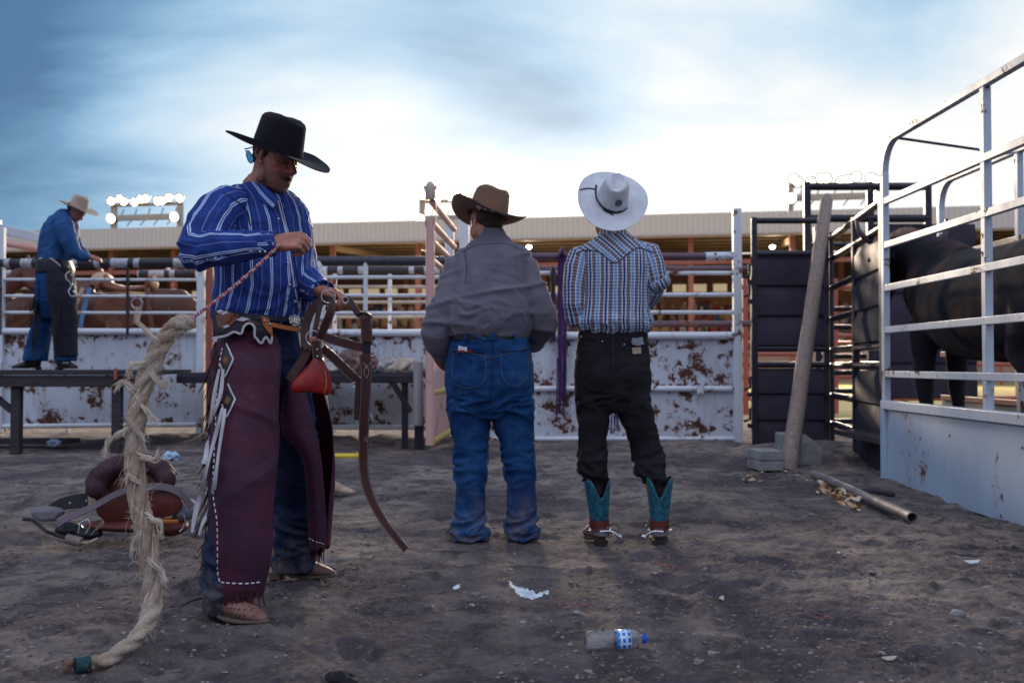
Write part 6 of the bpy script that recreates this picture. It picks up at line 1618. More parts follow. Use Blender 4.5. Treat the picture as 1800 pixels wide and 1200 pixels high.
def strap(parent, name, px, Y, w, mat=None, th=.004, stitch=True, side=None, n=6, offs=.10):
    """leather strap through image-like way points at real depth, with its two rows of stitching"""
    pts = [P(a[0], a[1], a[2] if len(a) > 2 else Y) for a in px]; pts = spline(pts, n) if len(pts) > 2 else [pts[0].lerp(pts[1], i/8) for i in range(9)]
    sides = []
    for i in range(len(pts)):
        t = (pts[min(i+1, len(pts)-1)]-pts[max(i-1, 0)]).normalized()
        if side is None: s_ = t.cross(Vector((0, -1, 0)))
        else: s_ = Vector(side)
        sides.append(tuple((s_ if s_.length > .1 else Vector((1, 0, 0))).normalized()))
    ws = [w[0]+(w[1]-w[0])*i/(len(pts)-1) for i in range(len(pts))] if hasattr(w, '__len__') else w
    m = MB(); m.ribbon(pts, ws, th, sides); o = m.build(name, mat or M['strap'], parent, bevel=.001)
    if stitch:
        m = MB()
        for s_ in (-1, 1):
            q = []
            for i, p in enumerate(pts):
                t = (pts[min(i+1, len(pts)-1)]-pts[max(i-1, 0)]).normalized(); sv = Vector(sides[i]); sv = (sv-t*sv.dot(t)).normalized(); nn_ = sv.cross(t).normalized()
                if nn_.y > 0: nn_ = -nn_
                wi = ws[i] if hasattr(ws, '__len__') else ws; q.append(p+sv*(s_*(wi/2-.003))+nn_*(th/2+.0004))
            # dashes
            tot = 0
            for i in range(1, len(q)):
                a, b = q[i-1], q[i]; L_ = (b-a).length; k = 0.0
                while k < L_:
                    if (int((tot+k)/.0035)) % 2 == 0: m.tube([a.lerp(b, k/L_), a.lerp(b, min(1, (k+.0035)/L_))], .0006, 3, cap=False)
                    k += .0035
                tot += L_
        if m.v: m.build('stitching', M['thread_tan'], o)
    return o
def ring_at(parent, px, py, Y, r, th, name='ring', tilt=(1, 0, 0), yy=.25, rz=1.0):
    c = P(px, py, Y); m = MB(); m.tube([c+Vector((r*math.cos(a), r*math.cos(a)*yy, rz*r*math.sin(a))) for a in [i*math.pi/14 for i in range(28)]], th, 8, close=True); return m.build(name, M['steel'], parent)
def rigging():
    Y = 3.74
    root = empty('leather_rigging', P(600, 520, Y), 'stitched brown leather straps, rings and red stirrup hanging from the striped cowboy', 'leather rigging')
    strap(root, 'strap', [(566, 527, 3.745), (548, 545, 3.76), (538, 570, 3.77), (536, 595, 3.77), (542, 612, 3.75)], Y, .034, M['strap_in'], stitch=False)
    strap(root, 'strap', [(574, 524, 3.72), (582, 532, 3.705), (580, 552, 3.70), (570, 575, 3.71), (562, 596, 3.72)], Y, .033)
    strap(root, 'strap', [(566, 528, 3.735), (560, 548, 3.735), (556, 570, 3.73), (553, 592, 3.73)], Y, .020, M['strap_in'], stitch=False)
    strap(root, 'strap', [(570, 592, 3.715), (596, 600, 3.70), (620, 607, 3.70), (638, 611, 3.70)], Y, .036)
    strap(root, 'strap', [(566, 612, 3.73), (590, 632, 3.73), (612, 654, 3.73), (632, 672, 3.73)], Y, .035)
    strap(root, 'strap', [(604, 527, 3.70), (613, 527, 3.695), (622, 540, 3.69), (630, 552, 3.69), (640, 556, 3.68), (650, 556, 3.69)], Y, .024, M['strap_in'], stitch=False)
    strap(root, 'keeper', [(628, 553, 3.685), (641, 549, 3.68), (653, 555, 3.69), (650, 562, 3.69)], Y, .012, M['black_leather'], stitch=False, side=(.1, 1, 0))
    strap(root, 'strap', [(642, 555), (644, 575), (645, 601)], Y-.055, .042)
    strap(root, 'strap', [(645, 598), (644, 624)], Y-.045, .030, M['black_leather'], stitch=False)
    strap(root, 'long_strap', [(642, 622, 3.69), (644, 660, 3.69), (641, 720, 3.69), (639, 780, 3.70), (640, 830, 3.70), (651, 872, 3.69), (676, 918, 3.67), (714, 966, 3.64)], Y, [.043, .028])
    strap(root, 'strap', [(541, 612, 3.76), (535, 628, 3.765), (520, 650, 3.775), (508, 668, 3.78)], Y, .032, M['strap_in'], stitch=False)
    strap(root, 'strap', [(630, 672, 3.71), (628, 700, 3.71), (627, 738, 3.71)], Y, .020, stitch=False)
    ring_at(root, 577, 521, 3.705, .0245, .0022); ring_at(root, 550, 594, 3.72, .024, .0022, rz=1.15); ring_at(root, 654, 613, 3.71, .022, .0022, rz=1.2); ring_at(root, 607, 527, 3.69, .011, .0018, 'buckle')
    ring_at(root, 622, 676, 3.72, .009, .0018, 'buckle'); ring_at(root, 640, 738, 3.72, .030, .0022, 'buckle', rz=1.0)
    # diamond stitching on the long strap
    m = MB()
    for seq in ([(638, 636), (645, 648), (651, 637)], [(645, 641), (640, 650), (640, 657), (645, 665), (648, 657), (648, 650), (645, 641)], [(640, 776), (643, 768), (645, 777)]):
        m.tube([P(x, y, 3.6865) for x, y in seq], .0007, 4)
    m.build('stitching', M['thread_tan'], root)
    # hooded stirrup: bent leather bell open at the foot
    st = empty('stirrup', P(556, 620, 3.70)); set_parent(st, root)
    strap(st, 'hanger', [(555, 599), (557, 615), (559, 634)], 3.685, [.038, .036])
    for y in (614, 626):
        m = MB(); m.ball(P(558, y, 3.680), .0042); m.build('rivet', M['steel'], st)
    rows = [(559, 628, .014, .010, 0), (558, 640, .028, .020, .05), (556, 653, .045, .032, .10), (552, 666, .060, .040, .12), (548, 677, .069, .045, .12), (546, 685, .068, .046, .10), (546, 690, .056, .040, .08)]
    n = 40; V_ = []
    for (px, py, rx, ry, tl) in rows:
        c = P(px, py, 3.70)
        for k in range(n):
            a = 2*math.pi*k/n; ex = .9; x = math.copysign(abs(math.cos(a))**(1/ex), math.cos(a))*rx; y = math.sin(a)*ry
            V_.append(c+Vector((x, y+.35*x, -x*tl-.004*math.cos(2*a))))
    F_ = [(i*n+k, i*n+(k+1) % n, (i+1)*n+(k+1) % n, (i+1)*n+k) for i in range(len(rows)-1) for k in range(n) if not (i > 1 and 15 <= k <= 21)]
    o = MB().add(V_, F_).build('stirrup_hood', M['red_leather'], st, sub=1, angle=180); q = o.modifiers.new('t', 'SOLIDIFY'); q.thickness = .006; q.offset = 0
    m = MB(); rim = V_[(len(rows)-1)*n:]; m.tube([p+Vector((0, -.002, .005)) for p in rim[22:]+rim[:15]], .0010, 4); m.tube([V_[i*n+14]+Vector((0, -.001, 0)) for i in range(len(rows))], .001, 4); m.tube([V_[i*n+36]+Vector((.0, -.003, 0)) for i in range(len(rows))], .0010, 4); m.build('stitching', M['thread_tan'], o)
    m = MB(); c = P(545, 684, 3.70); m.box(c+Vector((0, .01, .0)), (.10, .05, .012)); m.build('tread', M['strap_in'], st, bevel=.004)
rigging()

def saddle():
    Y = 5.45; root = empty('saddle', (P(210, 0, Y).x, Y, 0), 'dark red leather saddle lying on the dirt with straps and stirrups spread out', 'saddle')
    def C(px, py, dy=0.0):
        p = P(px, py, Y+dy); p.z = max(p.z, ground_z(p.x, p.y)+.008); return p
    br = leather('saddle_leather', (.15, .028, .018), (.045, .013, .014), .5, 7); dk = leather('saddle_roll_leather', (.070, .026, .036), (.030, .011, .020), .75, 8)
    # arched swell with two rolls
    mb = MB(); mb.tube([C(166, 856, .02), C(178, 836, .03), C(200, 820, .05), C(230, 811, .06), C(260, 812, .06), C(284, 824, .05), C(296, 842, .04)], [.062, .064, .058, .052, .052, .056, .058], 22)
    mb.ball(C(168, 858, -.01), (.055, .05, .058)); mb.ball(C(294, 842, .0), (.052, .05, .055)); mb.tube([C(178, 868, .02), C(186, 884, .02)], [.045, .03], 14)
    remeshed('swell', mb, .009, dk, root, 4, lambda c, u, n: .003*nz(c.x*20, c.y*20, c.z*20), uvsrc=False)
    mb = MB(); mb.tube([C(176, 880, .10), C(200, 850, .12), C(232, 836, .12), C(266, 842, .12), C(290, 865, .1)], [.05, .07, .075, .065, .05], 20); mb.ball(C(240, 880, .12), (.22, .12, .11), n=20); remeshed('seat', mb, .011, br, root, 4, uvsrc=False)
    for (x0, x1, yt, yb, nm) in ((170, 246, 868, 918, 'jockey'), (252, 320, 862, 908, 'jockey')):
        mb = MB(); c = C((x0+x1)/2, (yt+yb)/2, -.10); rx = (x1-x0)/2*Y/1750; rz = (yb-yt)/2*Y/1750
        mb.tube([c+Vector((0, .018, 0)), c+Vector((0, -.004, 0)), c+Vector((0, -.012, 0))], [(rz, rx), (rz, rx), (rz*.86, rx*.90)], 30, up=(0, 0, 1)); o = mb.build(nm, br, root, angle=50)
        m = MB(); m.tube([c+Vector((rx*.94*math.cos(a), -.006, rz*.94*math.sin(a))) for a in [i*math.pi/14 for i in range(28)]], .004, 5, close=True); m.build('edge_roll', dk, o)
    mb = MB(); mb.ball(C(238, 922, -.04), (.27, .13, .035), n=28); mb.ball(C(290, 925, -.02), (.13, .12, .05), n=20); remeshed('skirt', mb, .010, br, root, 3, lambda c, u, n: .006*nz(c.x*9, c.y*9, 1), uvsrc=False)
    m = MB(); m.box(C(282, 916, -.14), (.19, .02, .022)); m.build('tree_bar', M['orange_leather'], root, bevel=.006)
    fl = MB(); fl.ball(C(325, 895, .02), (.07, .12, .06)); remeshed('fleece', fl, .008, pmat('grey_fleece', (.22, .21, .26), .95, bump=.8, bs=120), root, 1, lambda c, u, n: .006*nz(c.x*50, c.y*50, c.z*50), uvsrc=False)
    strap(root, 'strap', [(100, 922, 5.25), (122, 908, 5.26), (160, 892, 5.28), (205, 868, 5.29), (240, 858, 5.30), (285, 855, 5.32), (315, 866, 5.33), (338, 890, 5.35)], Y, .040, pmat('greyed_leather', (.105, .075, .095), .6), side=(0, .5, .85), stitch=False, th=.006)
    strap(root, 'pad', [(88, 896, 5.5), (115, 884, 5.52), (160, 878, 5.55)], Y, [.05, .085], M['black_leather'], side=(0, .25, 1), stitch=False, th=.02)
    strap(root, 'pad', [(156, 880, 5.52), (170, 878, 5.52)], Y, .08, M['boot_tan'], side=(0, .2, 1), stitch=False, th=.02)
    for q in ((152, 880), (146, 893), (123, 884)):
        m = MB(); m.ball(P(q[0], q[1], 5.47), .006); m.build('rivet', M['steel'], root)
    mb = MB(); mb.ball(C(84, 900, -.10), (.095, .05, .032), n=18); mb.tube([C(60, 906, -.12), C(75, 912, -.14), C(100, 910, -.13)], .016, 8); remeshed('stirrup', mb, .009, pmat('grey_worn_leather', (.14, .13, .15), .6), root, 2, uvsrc=False)
    m = MB(); m.tube(spline([C(42, 912, -.05), C(58, 914, -.1), C(78, 930, -.2), C(100, 940, -.2), C(120, 946, -.2)], 5), [.010]*20+[.013], 8); m.build('latigo', M['boot_dark'], root)
    m = MB(); a, b = C(118, 946, -.2), C(142, 952, -.2); m.tube([a, b], .024, 14)
    for k in range(7): q = a.lerp(b, k/6); m.tube([q-(b-a)*.03, q+(b-a)*.03], .027, 14)
    m.build('rope_wrap', pmat('cord_wrap', (.26, .21, .20), .8), root)
    m = MB(); m.tube([C(140, 953, -.2), C(155, 954, -.22), C(172, 946, -.22)], .008, 8); m.build('cord', M['boot_tan'], root)
    mb = MB(); mb.ball(C(122, 930, -.12), (.075, .07, .04)); mb.ball(C(155, 938, -.12), (.08, .06, .03)); remeshed('cinch', mb, .009, M['black_leather'], root, 2, uvsrc=False)
    m = MB(); m.tube([C(138, 936, -.22), C(142, 918, -.22), C(155, 912, -.22), C(160, 922, -.22), C(152, 936, -.22)], .006, 8); m.build('buckle', M['steel'], root)
    m = MB(); m.tube([P(x, y, 5.22) for x, y in ((316, 934), (322, 928), (326, 915), (323, 905))], .005, 8); m.build('buckle', M['steel'], root)
    m = MB(); m.tube(spline([C(168, 932, -.2), C(180, 922, -.2), C(181, 916, -.2), C(174, 922, -.2), C(160, 940, -.2)], 4), .003, 5); m.build('thong', M['boot_tan'], root)
saddle()

def bottle():
    Y = 3.24; c = P(1028, 1143, Y); c.z = ground_z(c.x, Y)+.034; d = Vector((1, .10, .02)).normalized()
    root = empty('water_bottle', c, 'empty clear plastic water bottle with blue cap and blue and white label on the dirt', 'bottle')
    q = d.to_track_quat('Z', 'Y').to_matrix()
    g = NT('clear_plastic', .06, 0, .5); g.b.inputs['Base Color'].default_value = (.97, .98, 1, 1); g.b.inputs['Transmission Weight'].default_value = .97; g.b.inputs['IOR'].default_value = 1.40
    g.done(None, g.bump(g.noise(38, 3, .6, .5), .5, .006), None)
    prof = [(.002, .004), (.018, .000), (.027, .003), (.0325, .012), (.0335, .030), (.0325, .048), (.0285, .060), (.0275, .068), (.0300, .078), (.0310, .09), (.0318, .098), (.0318, .150), (.030, .160), (.024, .173), (.0155, .182), (.0120, .186), (.0120, .192)]
    m = MB(); m.lathe(prof, c, q, 32); 
    inner = [(max(.001, r-.0008), z+(.001 if i < 3 else 0)) for i, (r, z) in enumerate(prof)]
    m2 = [(r, z) for r, z in inner][::-1]; m = MB(); m.lathe(prof+m2, c, q, 32)
    def dent(v): return v
    o = m.build('bottle_body', g.m, root, angle=180)
    for v in o.data.vertices:
        l_ = q.transposed() @ (v.co-c); k = .0022*nz(l_.x*60, l_.y*60, l_.z*45)
        rr = Vector((l_.x, l_.y, 0)); 
        if rr.length > .02: l_ += rr.normalized()*k; v.co = c+q @ l_
    t = NT('bottle_label', .35); z = t.uv(); 
    u, v = t.uv(); cc = t.mix(t.noise(30, 3, .6), (.42, .60, .80), (.62, .74, .86)); blk = t.math('MULTIPLY', line(t, u, .105, .5, .62, .05), line(t, v, .017, .3, .60, .1))
    cc = t.mix(blk, cc, (.012, .13, .50)); cc = t.mix(t.math('MULTIPLY', line(t, v, .05, .08, .16, .1), 1.0), cc, (.02, .22, .62)); t.done(cc)
    m = MB(); m.lathe([(.0325, .100), (.0325, .148)], c, q, 32); m.f = m.f[:32]; m.uv = m.uv[:32]; lo = m.build('label', t.m, root, angle=180); k = lo.modifiers.new('t', 'SOLIDIFY'); k.thickness = .0006
    m = MB(); m.lathe([(.0, .203), (.0135, .203), (.0145, .201), (.0145, .189), (.0135, .188)][::-1], c, q, 28)
    for i in range(28):
        a = 2*math.pi*i/28; p = Vector((.0147*math.cos(a), .0147*math.sin(a), .195)); m.box(c+q @ p, (.0012, .0012, .011), q)
    m.build('cap', pmat('blue_cap', (.015, .10, .50), .35), root)
bottle()

def bench_left():
    Yf, Yb, z = 10.45, 11.95, BENCH_Z
    xL, xR = P(-60, 0, Yf).x, P(262, 0, Yf).x
    root = empty('bench', ((xL+xR)/2, Yf, 0), 'long dark weathered plank bench the man in the blue shirt stands on', 'bench')
    n = 5
    for i in range(n):
        y0 = Yf+(Yb-Yf)*i/n; y1 = Yf+(Yb-Yf)*(i+1)/n-.02; m = MB(); m.box(((xL+xR)/2+.04*(i % 2), (y0+y1)/2, z-.025), (xR-xL, y1-y0, .05)); m.build('plank', M['plank'], root, bevel=.006)
    m = MB(); m.box(((xL+xR)/2, Yf+.05, z-.115), (xR-xL-.05, .06, .12)); m.build('beam', M['plank'], root, bevel=.008)
    for px in (28, -50, 205):
        m = MB(); m.box((P(px, 0, Yf).x, Yf+.12, (z-.17)/2), (.10, .09, z-.17)); m.build('leg', M['plank'], root, bevel=.01)
    m = MB(); m.bar(P(-5, 700, Yf+.12), P(22, 722, Yf+.12), .06, .06); m.build('brace', M['plank'], root)
    for px in (210, 232):
        m = MB(); a = P(px, 655, Yf+.1); m.box((a.x, Yf+.0, a.z-.01), (.03, .03, .12)); m.build('bolt', M['red'], root)
    m = MB(); a = P(45, 782, 11.4); b = P(112, 778, 11.4); g = empty('plank', ((a.x+b.x)/2-.5, 11.3, 0), 'loose grey plank lying on the ground under the bench', 'plank')
    m.box(((a.x+b.x)/2-.6, 11.3, .085), (2.0, .25, .05)); m.build('board', M['plank'], g, bevel=.006)
bench_left()
def bench_mid():
    Yf, Yb = 11.2, 12.3; z = P(0, 655, Yf).z
    xL, xR = P(316, 0, Yf).x, P(742, 0, Yf).x
    root = empty('bench', ((xL+xR)/2, Yf, 0), 'dark steel bench covered with litter beside the pink gate', 'bench')
    for i in range(3):
        m = MB(); y0 = Yf+i*.37; m.box(((xL+xR)/2, y0+.17, z-.02), (xR-xL, .34, .04)); m.build('plank', M['plank'], root, bevel=.005)
    m = MB(); m.box(((xL+xR)/2, Yf, z-.07), (xR-xL, .05, .09)); m.build('beam', M['dark'], root, bevel=.008)
    m = MB(); m.bar(P(690, 672, Yf), P(722, 724, Yf), .05, .06); m.build('brace', M['dark'], root)
    m = MB(); m.tube([P(735, 636, Yf-.02), P(735, 748, Yf-.02)], .055, 12); m.build('leg', M['sheet_old'], root)
    m = MB(); m.box((P(738, 0, Yf).x, Yf+.05, .18), (.10, .10, .36)); m.build('leg', M['dark'], root)
    for px in (400, 560, 712):
        m = MB(); m.box((P(px, 0, Yf).x, Yf+.1, (z-.1)/2), (.07, .07, z-.1)); m.build('leg', M['dark'], root)
    # litter and crumpled rags on the planks
    rng = random.Random(9); cols = [(.42, .36, .35), (.34, .32, .34), (.16, .10, .10), (.10, .22, .22), (.50, .42, .35), (.24, .14, .13), (.33, .30, .33)]
    names = ['crumpled pale rag', 'crumpled white paper', 'dark leather scrap', 'green wrapper', 'torn cardboard piece', 'brown rag', 'grey glove-like rag']
    wh = ['leftmost on the littered bench', 'near the long leather strap', 'low in the bench litter', 'tucked among rags on the littered bench', 'standing highest on the bench litter', 'in the middle of the bench litter', 'at the pink gate end of the bench']
    spots = [(596, 640, .10), (690, 620, .12), (614, 646, .10), (664, 642, .06), (704, 628, .14), (636, 638, .12), (728, 642, .09)]
    for k, (px, py, r_) in enumerate(spots):
        c = P(px, py, Yf+.22); hh_ = .05+.05*(k % 3); c.z = z+hh_*.7; mb = MB(); mb.ball(c, (r_*1.5, r_*.9, hh_), n=20, m=12)
        o = remeshed('rag', mb, .012, pmat('rag_cloth_%d' % k, cols[k], .85, var=.35, vs_=12, bump=.6, bs=30, bd=.01), None, 1, lambda c_, u, n: .045*ridge(c_.x*9+k*5, c_.y*9, c_.z*9)-.02, uvsrc=False)
        tag(o, names[k]+' '+wh[k], 'rag', 'litter on the bench')
bench_mid()

def small_things():
    # leaning post
    a = P(1386, 828, 9.0); b = P(1453, 352, 10.9); d = (b-a).normalized()
    m = MB(); n = 14; pts = [a.lerp(b, i/n)+Vector((.008*nz(i*.5, 1, 1), 0, 0)) for i in range(n+1)]; m.tube([a-d*.05]+pts[1:]+[b+d*.01, b+d*.012, b+d*.07], [.080]+[.078-.012*i/n for i in range(1, n+1)]+[.060, .045, .040], 18)
    o = m.build('wooden_post', M['wood'], None, angle=50); tag(o, 'weathered round wooden post leaning against the dark cattle gate', 'post')
    M['concrete'] = pmat('concrete', (.27, .265, .27), .92, var=.3, vs_=9, bump=.6, bs=70, bd=.005)
    for k, (px, py, lab) in enumerate(((1345, 822, 'grey concrete block, lower of the two stacked by the leaning post'), (1345, 802, 'grey concrete block, upper of the two stacked by the leaning post'))):
        c = P(px, py, 8.9); m = MB(); rot = Matrix.Rotation(R(4+3*k), 3, 'Z'); m.box((c.x, c.y, .05+.09*k+.01), (.22, .34, .084), rot); tag(m.build('concrete_block', M['concrete'], None, bevel=.006), lab, 'block', 'concrete blocks by the leaning post')
    c = P(1402, 800, 9.4); m = MB(); pr = [(-.16, 0), (.17, 0), (.17, .17), (.02, .28), (-.16, .28)]; k = len(pr)
    m.add([(c.x+x, c.y-.2, z+.02) for x, z in pr]+[(c.x+x, c.y+.2, z+.02) for x, z in pr], [tuple(range(k)), tuple(range(k, 2*k))[::-1]]+[(i, (i+1) % k, k+(i+1) % k, k+i) for i in range(k)]); tag(m.build('concrete_block', M['concrete'], None, bevel=.008), 'larger sloped concrete block standing behind the foot of the leaning post', 'block', 'concrete blocks by the leaning post')
    # pipe
    a = P(1430, 836, 8.15); b = P(1604, 918, 5.95); 
    for q in (a, b): q.z = ground_z(q.x, q.y)+.033
    mp = MB(); d = (b-a).normalized(); nn_ = 16; V_ = []; x = d.cross(Vector((0, 0, 1))).normalized(); y = x.cross(d)
    for (p, r_) in ((a, .034), (b, .034), (b, .028), (a+d*.01, .028)): V_ += [p+x*r_*math.cos(2*math.pi*k/nn_)+y*r_*math.sin(2*math.pi*k/nn_) for k in range(nn_)]
    mp.add(V_, [(i*nn_+k, i*nn_+(k+1) % nn_, ((i+1) % 4)*nn_+(k+1) % nn_, ((i+1) % 4)*nn_+k) for i in range(4) for k in range(nn_)]); tag(mp.build('pipe', pmat('grey_pipe', (.20, .165, .165), .6, var=.4, vs_=5), None, angle=50), 'grey metal pipe lying on the dirt in front of the trailer', 'pipe')
    a, b = P(1518, 862, 7.4), P(1572, 868, 7.2); a.z, b.z = ground_z(a.x, a.y)+.02, ground_z(b.x, b.y)+.015; m = MB(); m.tube([a, a.lerp(b, .5)+Vector((0, 0, .008)), b], [.02, .022, .015], 8); tag(m.build('stick', M['plank'], None), 'short dark stick on the dirt between the pipe and trailer', 'stick')
    # dead leaves
    rng = random.Random(21); mb = MB()
    for i in range(80):
        t = rng.random(); px = 1440+75*t+rng.uniform(-10, 10); py = 853+28*t+rng.uniform(-9, 10); Y = 1662/(py+6-640); c = P(px, py+6, Y); c.z = ground_z(c.x, c.y)+rng.uniform(.005, .05); L_ = rng.uniform(.022, .045); q = Matrix.Rotation(rng.random()*6.28, 3, 'Z') @ Matrix.Rotation(rng.uniform(-1.2, 1.2), 3, 'X') @ Matrix.Rotation(rng.uniform(-.8, .8), 3, 'Y')
        pr = [(-1, 0, 0), (-.4, .35, .1), (.3, .38, .16), (1, 0, .0), (.3, -.34, .18), (-.4, -.3, .12)]; vs_ = [c+q @ Vector((x_*L_, y_*L_, z_*L_)) for x_, y_, z_ in pr]+[c+q @ Vector((0, 0, .30*L_))]
        mb.add(vs_, [(6, j, (j+1) % 6) for j in range(6)])
    for i in range(60):
        px = 1340+rng.uniform(-40, 90); py = 838+rng.uniform(-8, 12); Y = 1662/(py-640); c = P(px, py, Y); c.z = ground_z(c.x, c.y)+.01; L_ = rng.uniform(.015, .035); q = Matrix.Rotation(rng.random()*6.28, 3, 'Z') @ Matrix.Rotation(rng.uniform(-.6, .6), 3, 'X')
        vs_ = [c+q @ Vector((x_*L_, y_*L_, 0)) for x_, y_ in ((-1, 0), (0, .4), (1, 0), (0, -.4))]; mb.add(vs_, [(0, 1, 2, 3)])
    lv = NT('dead_leaf', .8); lv.done(lv.ramp(lv.noise(14, 2), [(.35, (.30, .13, .06)), (.5, (.52, .33, .18)), (.65, (.60, .50, .38))])); tag(mb.build('dead_leaves', lv.m, None, smooth=False), kind='stuff')
    # crumpled papers
    bl = pmat('blue_white_paper', (.36, .50, .66), .8, var=.3, vs_=14)
    for (px, py, Y, r_, lab, nm) in ((301, 778, 9.6, .055, 'crumpled pale blue wrapper on the dirt right of the bench leg', 'wrapper'), (95, 772, 11.1, .05, 'crumpled blue wrapper in the shade under the plank bench', 'wrapper')):
        c = P(px, py, Y); c.z = ground_z(c.x, Y)+r_*.55+(.06 if px < 100 else 0); mb = MB(); mb.ball(c, (r_*1.25, r_, r_*.8), n=18, m=12); tag(remeshed(nm, mb, .007, bl, None, 0, lambda c_, u, n: .035*ridge(c_.x*22, c_.y*22, c_.z*22)-.015, uvsrc=False), lab, 'wrapper', 'wrappers on the ground')
    # yellow pole and dark lump
    a, b = P(578, 798, 10.3), P(634, 800, 10.3); a.z = b.z = ground_z(a.x, 10.3)+.03; m = MB(); m.tube([a-(b-a)*1.5, a, b], .026, 12); m.tube([b-(b-a)*.12, b+(b-a)*.08], .036, 12); tag(m.build('yellow_bar', pmat('yellow_plastic', (.68, .50, .04), .4, var=.15), None), 'bright yellow bar lying on the dirt behind the hanging leather straps', 'bar')
    c = P(598, 1192, 2.98); c.z = ground_z(c.x, 2.98)+.012; mb = MB(); mb.ball(c, (.045, .05, .022), n=16); mb.ball(c+Vector((.03, -.03, -.005)), (.03, .03, .015)); tag(remeshed('black_glove', mb, .004, pmat('black_glove_leather', (.012, .010, .014), .9), None, 2, lambda c_, u, n: .006*nz(c_.x*40, c_.y*40, 0), uvsrc=False), 'small black leather glove on the dirt in front of the striped cowboy', 'glove')
    # chalk
    def blotch(poly, name, col, lab, cat, h=.006, bumpy=1.0):
        from mathutils.geometry import delaunay_2d_cdt
        pts = []; r2 = random.Random(len(lab))
        out = []
        for i in range(len(poly)):
            a_, b_ = Vector(poly[i]), Vector(poly[(i+1) % len(poly)])
            for k in range(5): q = a_.lerp(b_, k/5); out.append(q+Vector((r2.uniform(-1.3, 1.3), r2.uniform(-.9, .9))))
        cx = sum(p.x for p in out)/len(out); cy = sum(p.y for p in out)/len(out); inn = [Vector((cx, cy)).lerp(p, f) for f in (.35, .75) for p in out]; n0 = len(out)
        r_ = delaunay_2d_cdt(out+inn, [], [list(range(n0))], 1, 1e-3); co = r_[0]; vs_ = []
        for p in co:
            Y = 1662/(p.y-640); q = P(p.x, p.y, Y); e = min((p-o_).length for o_ in out[:n0]); q.z = ground_z(q.x, q.y)+(h*min(1, e/3)+.003*nz(q.x*60, q.y*60, 0)-.001 if e > .3 else -.004); vs_.append(q)
        tag(MB().add(vs_, [tuple(f) for f in r_[2]]).build(name, col, None, angle=180), lab, cat)
    ch = pmat('chalk_powder', (.62, .68, .76), .95, var=.45, vs_=30, bump=.8, bs=150)
    blotch([(884, 1016), (898, 1021), (916, 1030), (938, 1040), (958, 1036), (976, 1038), (962, 1046), (938, 1053), (912, 1048), (898, 1034)], 'chalk_smear', ch, 'larger smear of white chalk on the dirt in the centre foreground', 'chalk')
    blotch([(794, 1031), (804, 1029), (812, 1028), (805, 1034), (797, 1036)], 'chalk_smear', ch, 'small dab of white chalk left of the larger smear', 'chalk')
    # stones and leaves one can count
    st = pmat('stone', (.26, .24, .25), .9, var=.3, bump=.5, bs=80)
    for (px, py, r_, lab) in ((1014, 1094, .011, 'small round pebble above the plastic bottle'), (1002, 1141, .009, 'tiny pale pebble beside the base of the plastic bottle'), (1683, 1083, .026, 'flat grey stone half buried in the dirt at the lower right'), (919, 1098, .012, 'flat pebble left of the bottle, below the chalk smear')):
        Y = 1662/(py-640); c = P(px, py, Y); c.z = ground_z(c.x, Y)+r_*.3; m = MB(); m.ball(c, (r_*1.2, r_, r_*.7), n=14, m=9); o = m.build('stone', st, None, angle=180); tag(o, lab, 'stone', 'pebbles in the dirt')
        for v in o.data.vertices: v.co += (v.co-c).normalized()*r_*.25*nz(v.co.x*40, v.co.y*40, v.co.z*40)
    lf = pmat('dry_leaf', (.42, .36, .30), .8)
    for (px, py, L_, rot, lab) in ((1268, 1062, .032, 1.2, 'curled dry leaf lying alone on the dirt right of centre'), (1476, 975, .035, 1.5, 'pale oval leaf on the dirt below the pipe'), (1708, 994, .045, .2, 'white paper scrap on the dirt below the trailer'), (1562, 1162, .03, .3, 'dry leaf scrap near the lower right corner')):
        Y = 1662/(py-640); c = P(px, py, Y); c.z = ground_z(c.x, Y)+.008; q = Matrix.Rotation(rot, 3, 'Z') @ Matrix.Rotation(.35, 3, 'X'); m = MB(); pr = []
        for i in range(9): t = i/8*2-1; w = .32*(1-t*t)**.7; pr.append((t, w, .25*t*t)); 
        for i in range(7, 0, -1): t = i/8*2-1; w = -.32*(1-t*t)**.7; pr.append((t, w, .25*t*t))
        vs_ = [c+q @ Vector((a_*L_, b_*L_, z_*L_)) for a_, b_, z_ in pr]; n = len(vs_); m.add(vs_+[v-Vector((0, 0, .0012)) for v in vs_], [tuple(range(n)), tuple(range(n, 2*n))[::-1]]+[(i, (i+1) % n, n+(i+1) % n, n+i) for i in range(n)]); tag(m.build('paper_scrap' if 'paper' in lab else 'leaf', lf if 'paper' not in lab else pmat('paper', (.6, .65, .72), .8), None, smooth=False), lab, 'paper' if 'paper' in lab else 'leaf')
    tw = pmat('red_twig', (.26, .10, .10), .8, var=.4); rng = random.Random(31)
    for (px, py, lab) in ((1475, 1085, 'tangle of reddish dry twigs on the dirt at the lower right'), (1180, 1000, 'small dark tuft of dry twigs on the dirt right of centre'), (1000, 1070, 'thin curved twig on the dirt between chalk and bottle')):
        Y = 1662/(py-640); c = P(px, py, Y); m = MB()
        for i in range(9):
            p = Vector((c.x+rng.uniform(-.06, .06), c.y+rng.uniform(-.05, .05), 0)); p.z = ground_z(p.x, p.y)+.004; a = rng.random()*6.28; pts = [p]; 
            for k in range(4): a += rng.uniform(-.7, .7); p = p+Vector((math.cos(a), math.sin(a), rng.uniform(-.25, .5)))*rng.uniform(.015, .03); p.z = max(p.z, ground_z(p.x, p.y)+.002); pts.append(p)
            m.tube(pts, .0016, 4)
        tag(m.build('twigs', tw, None), lab, 'twigs')
    # purple halters hung on the fence
    pu = plain_cloth('purple_webbing', (.045, .014, .085), (.085, .035, .14)); Yh = 11.82
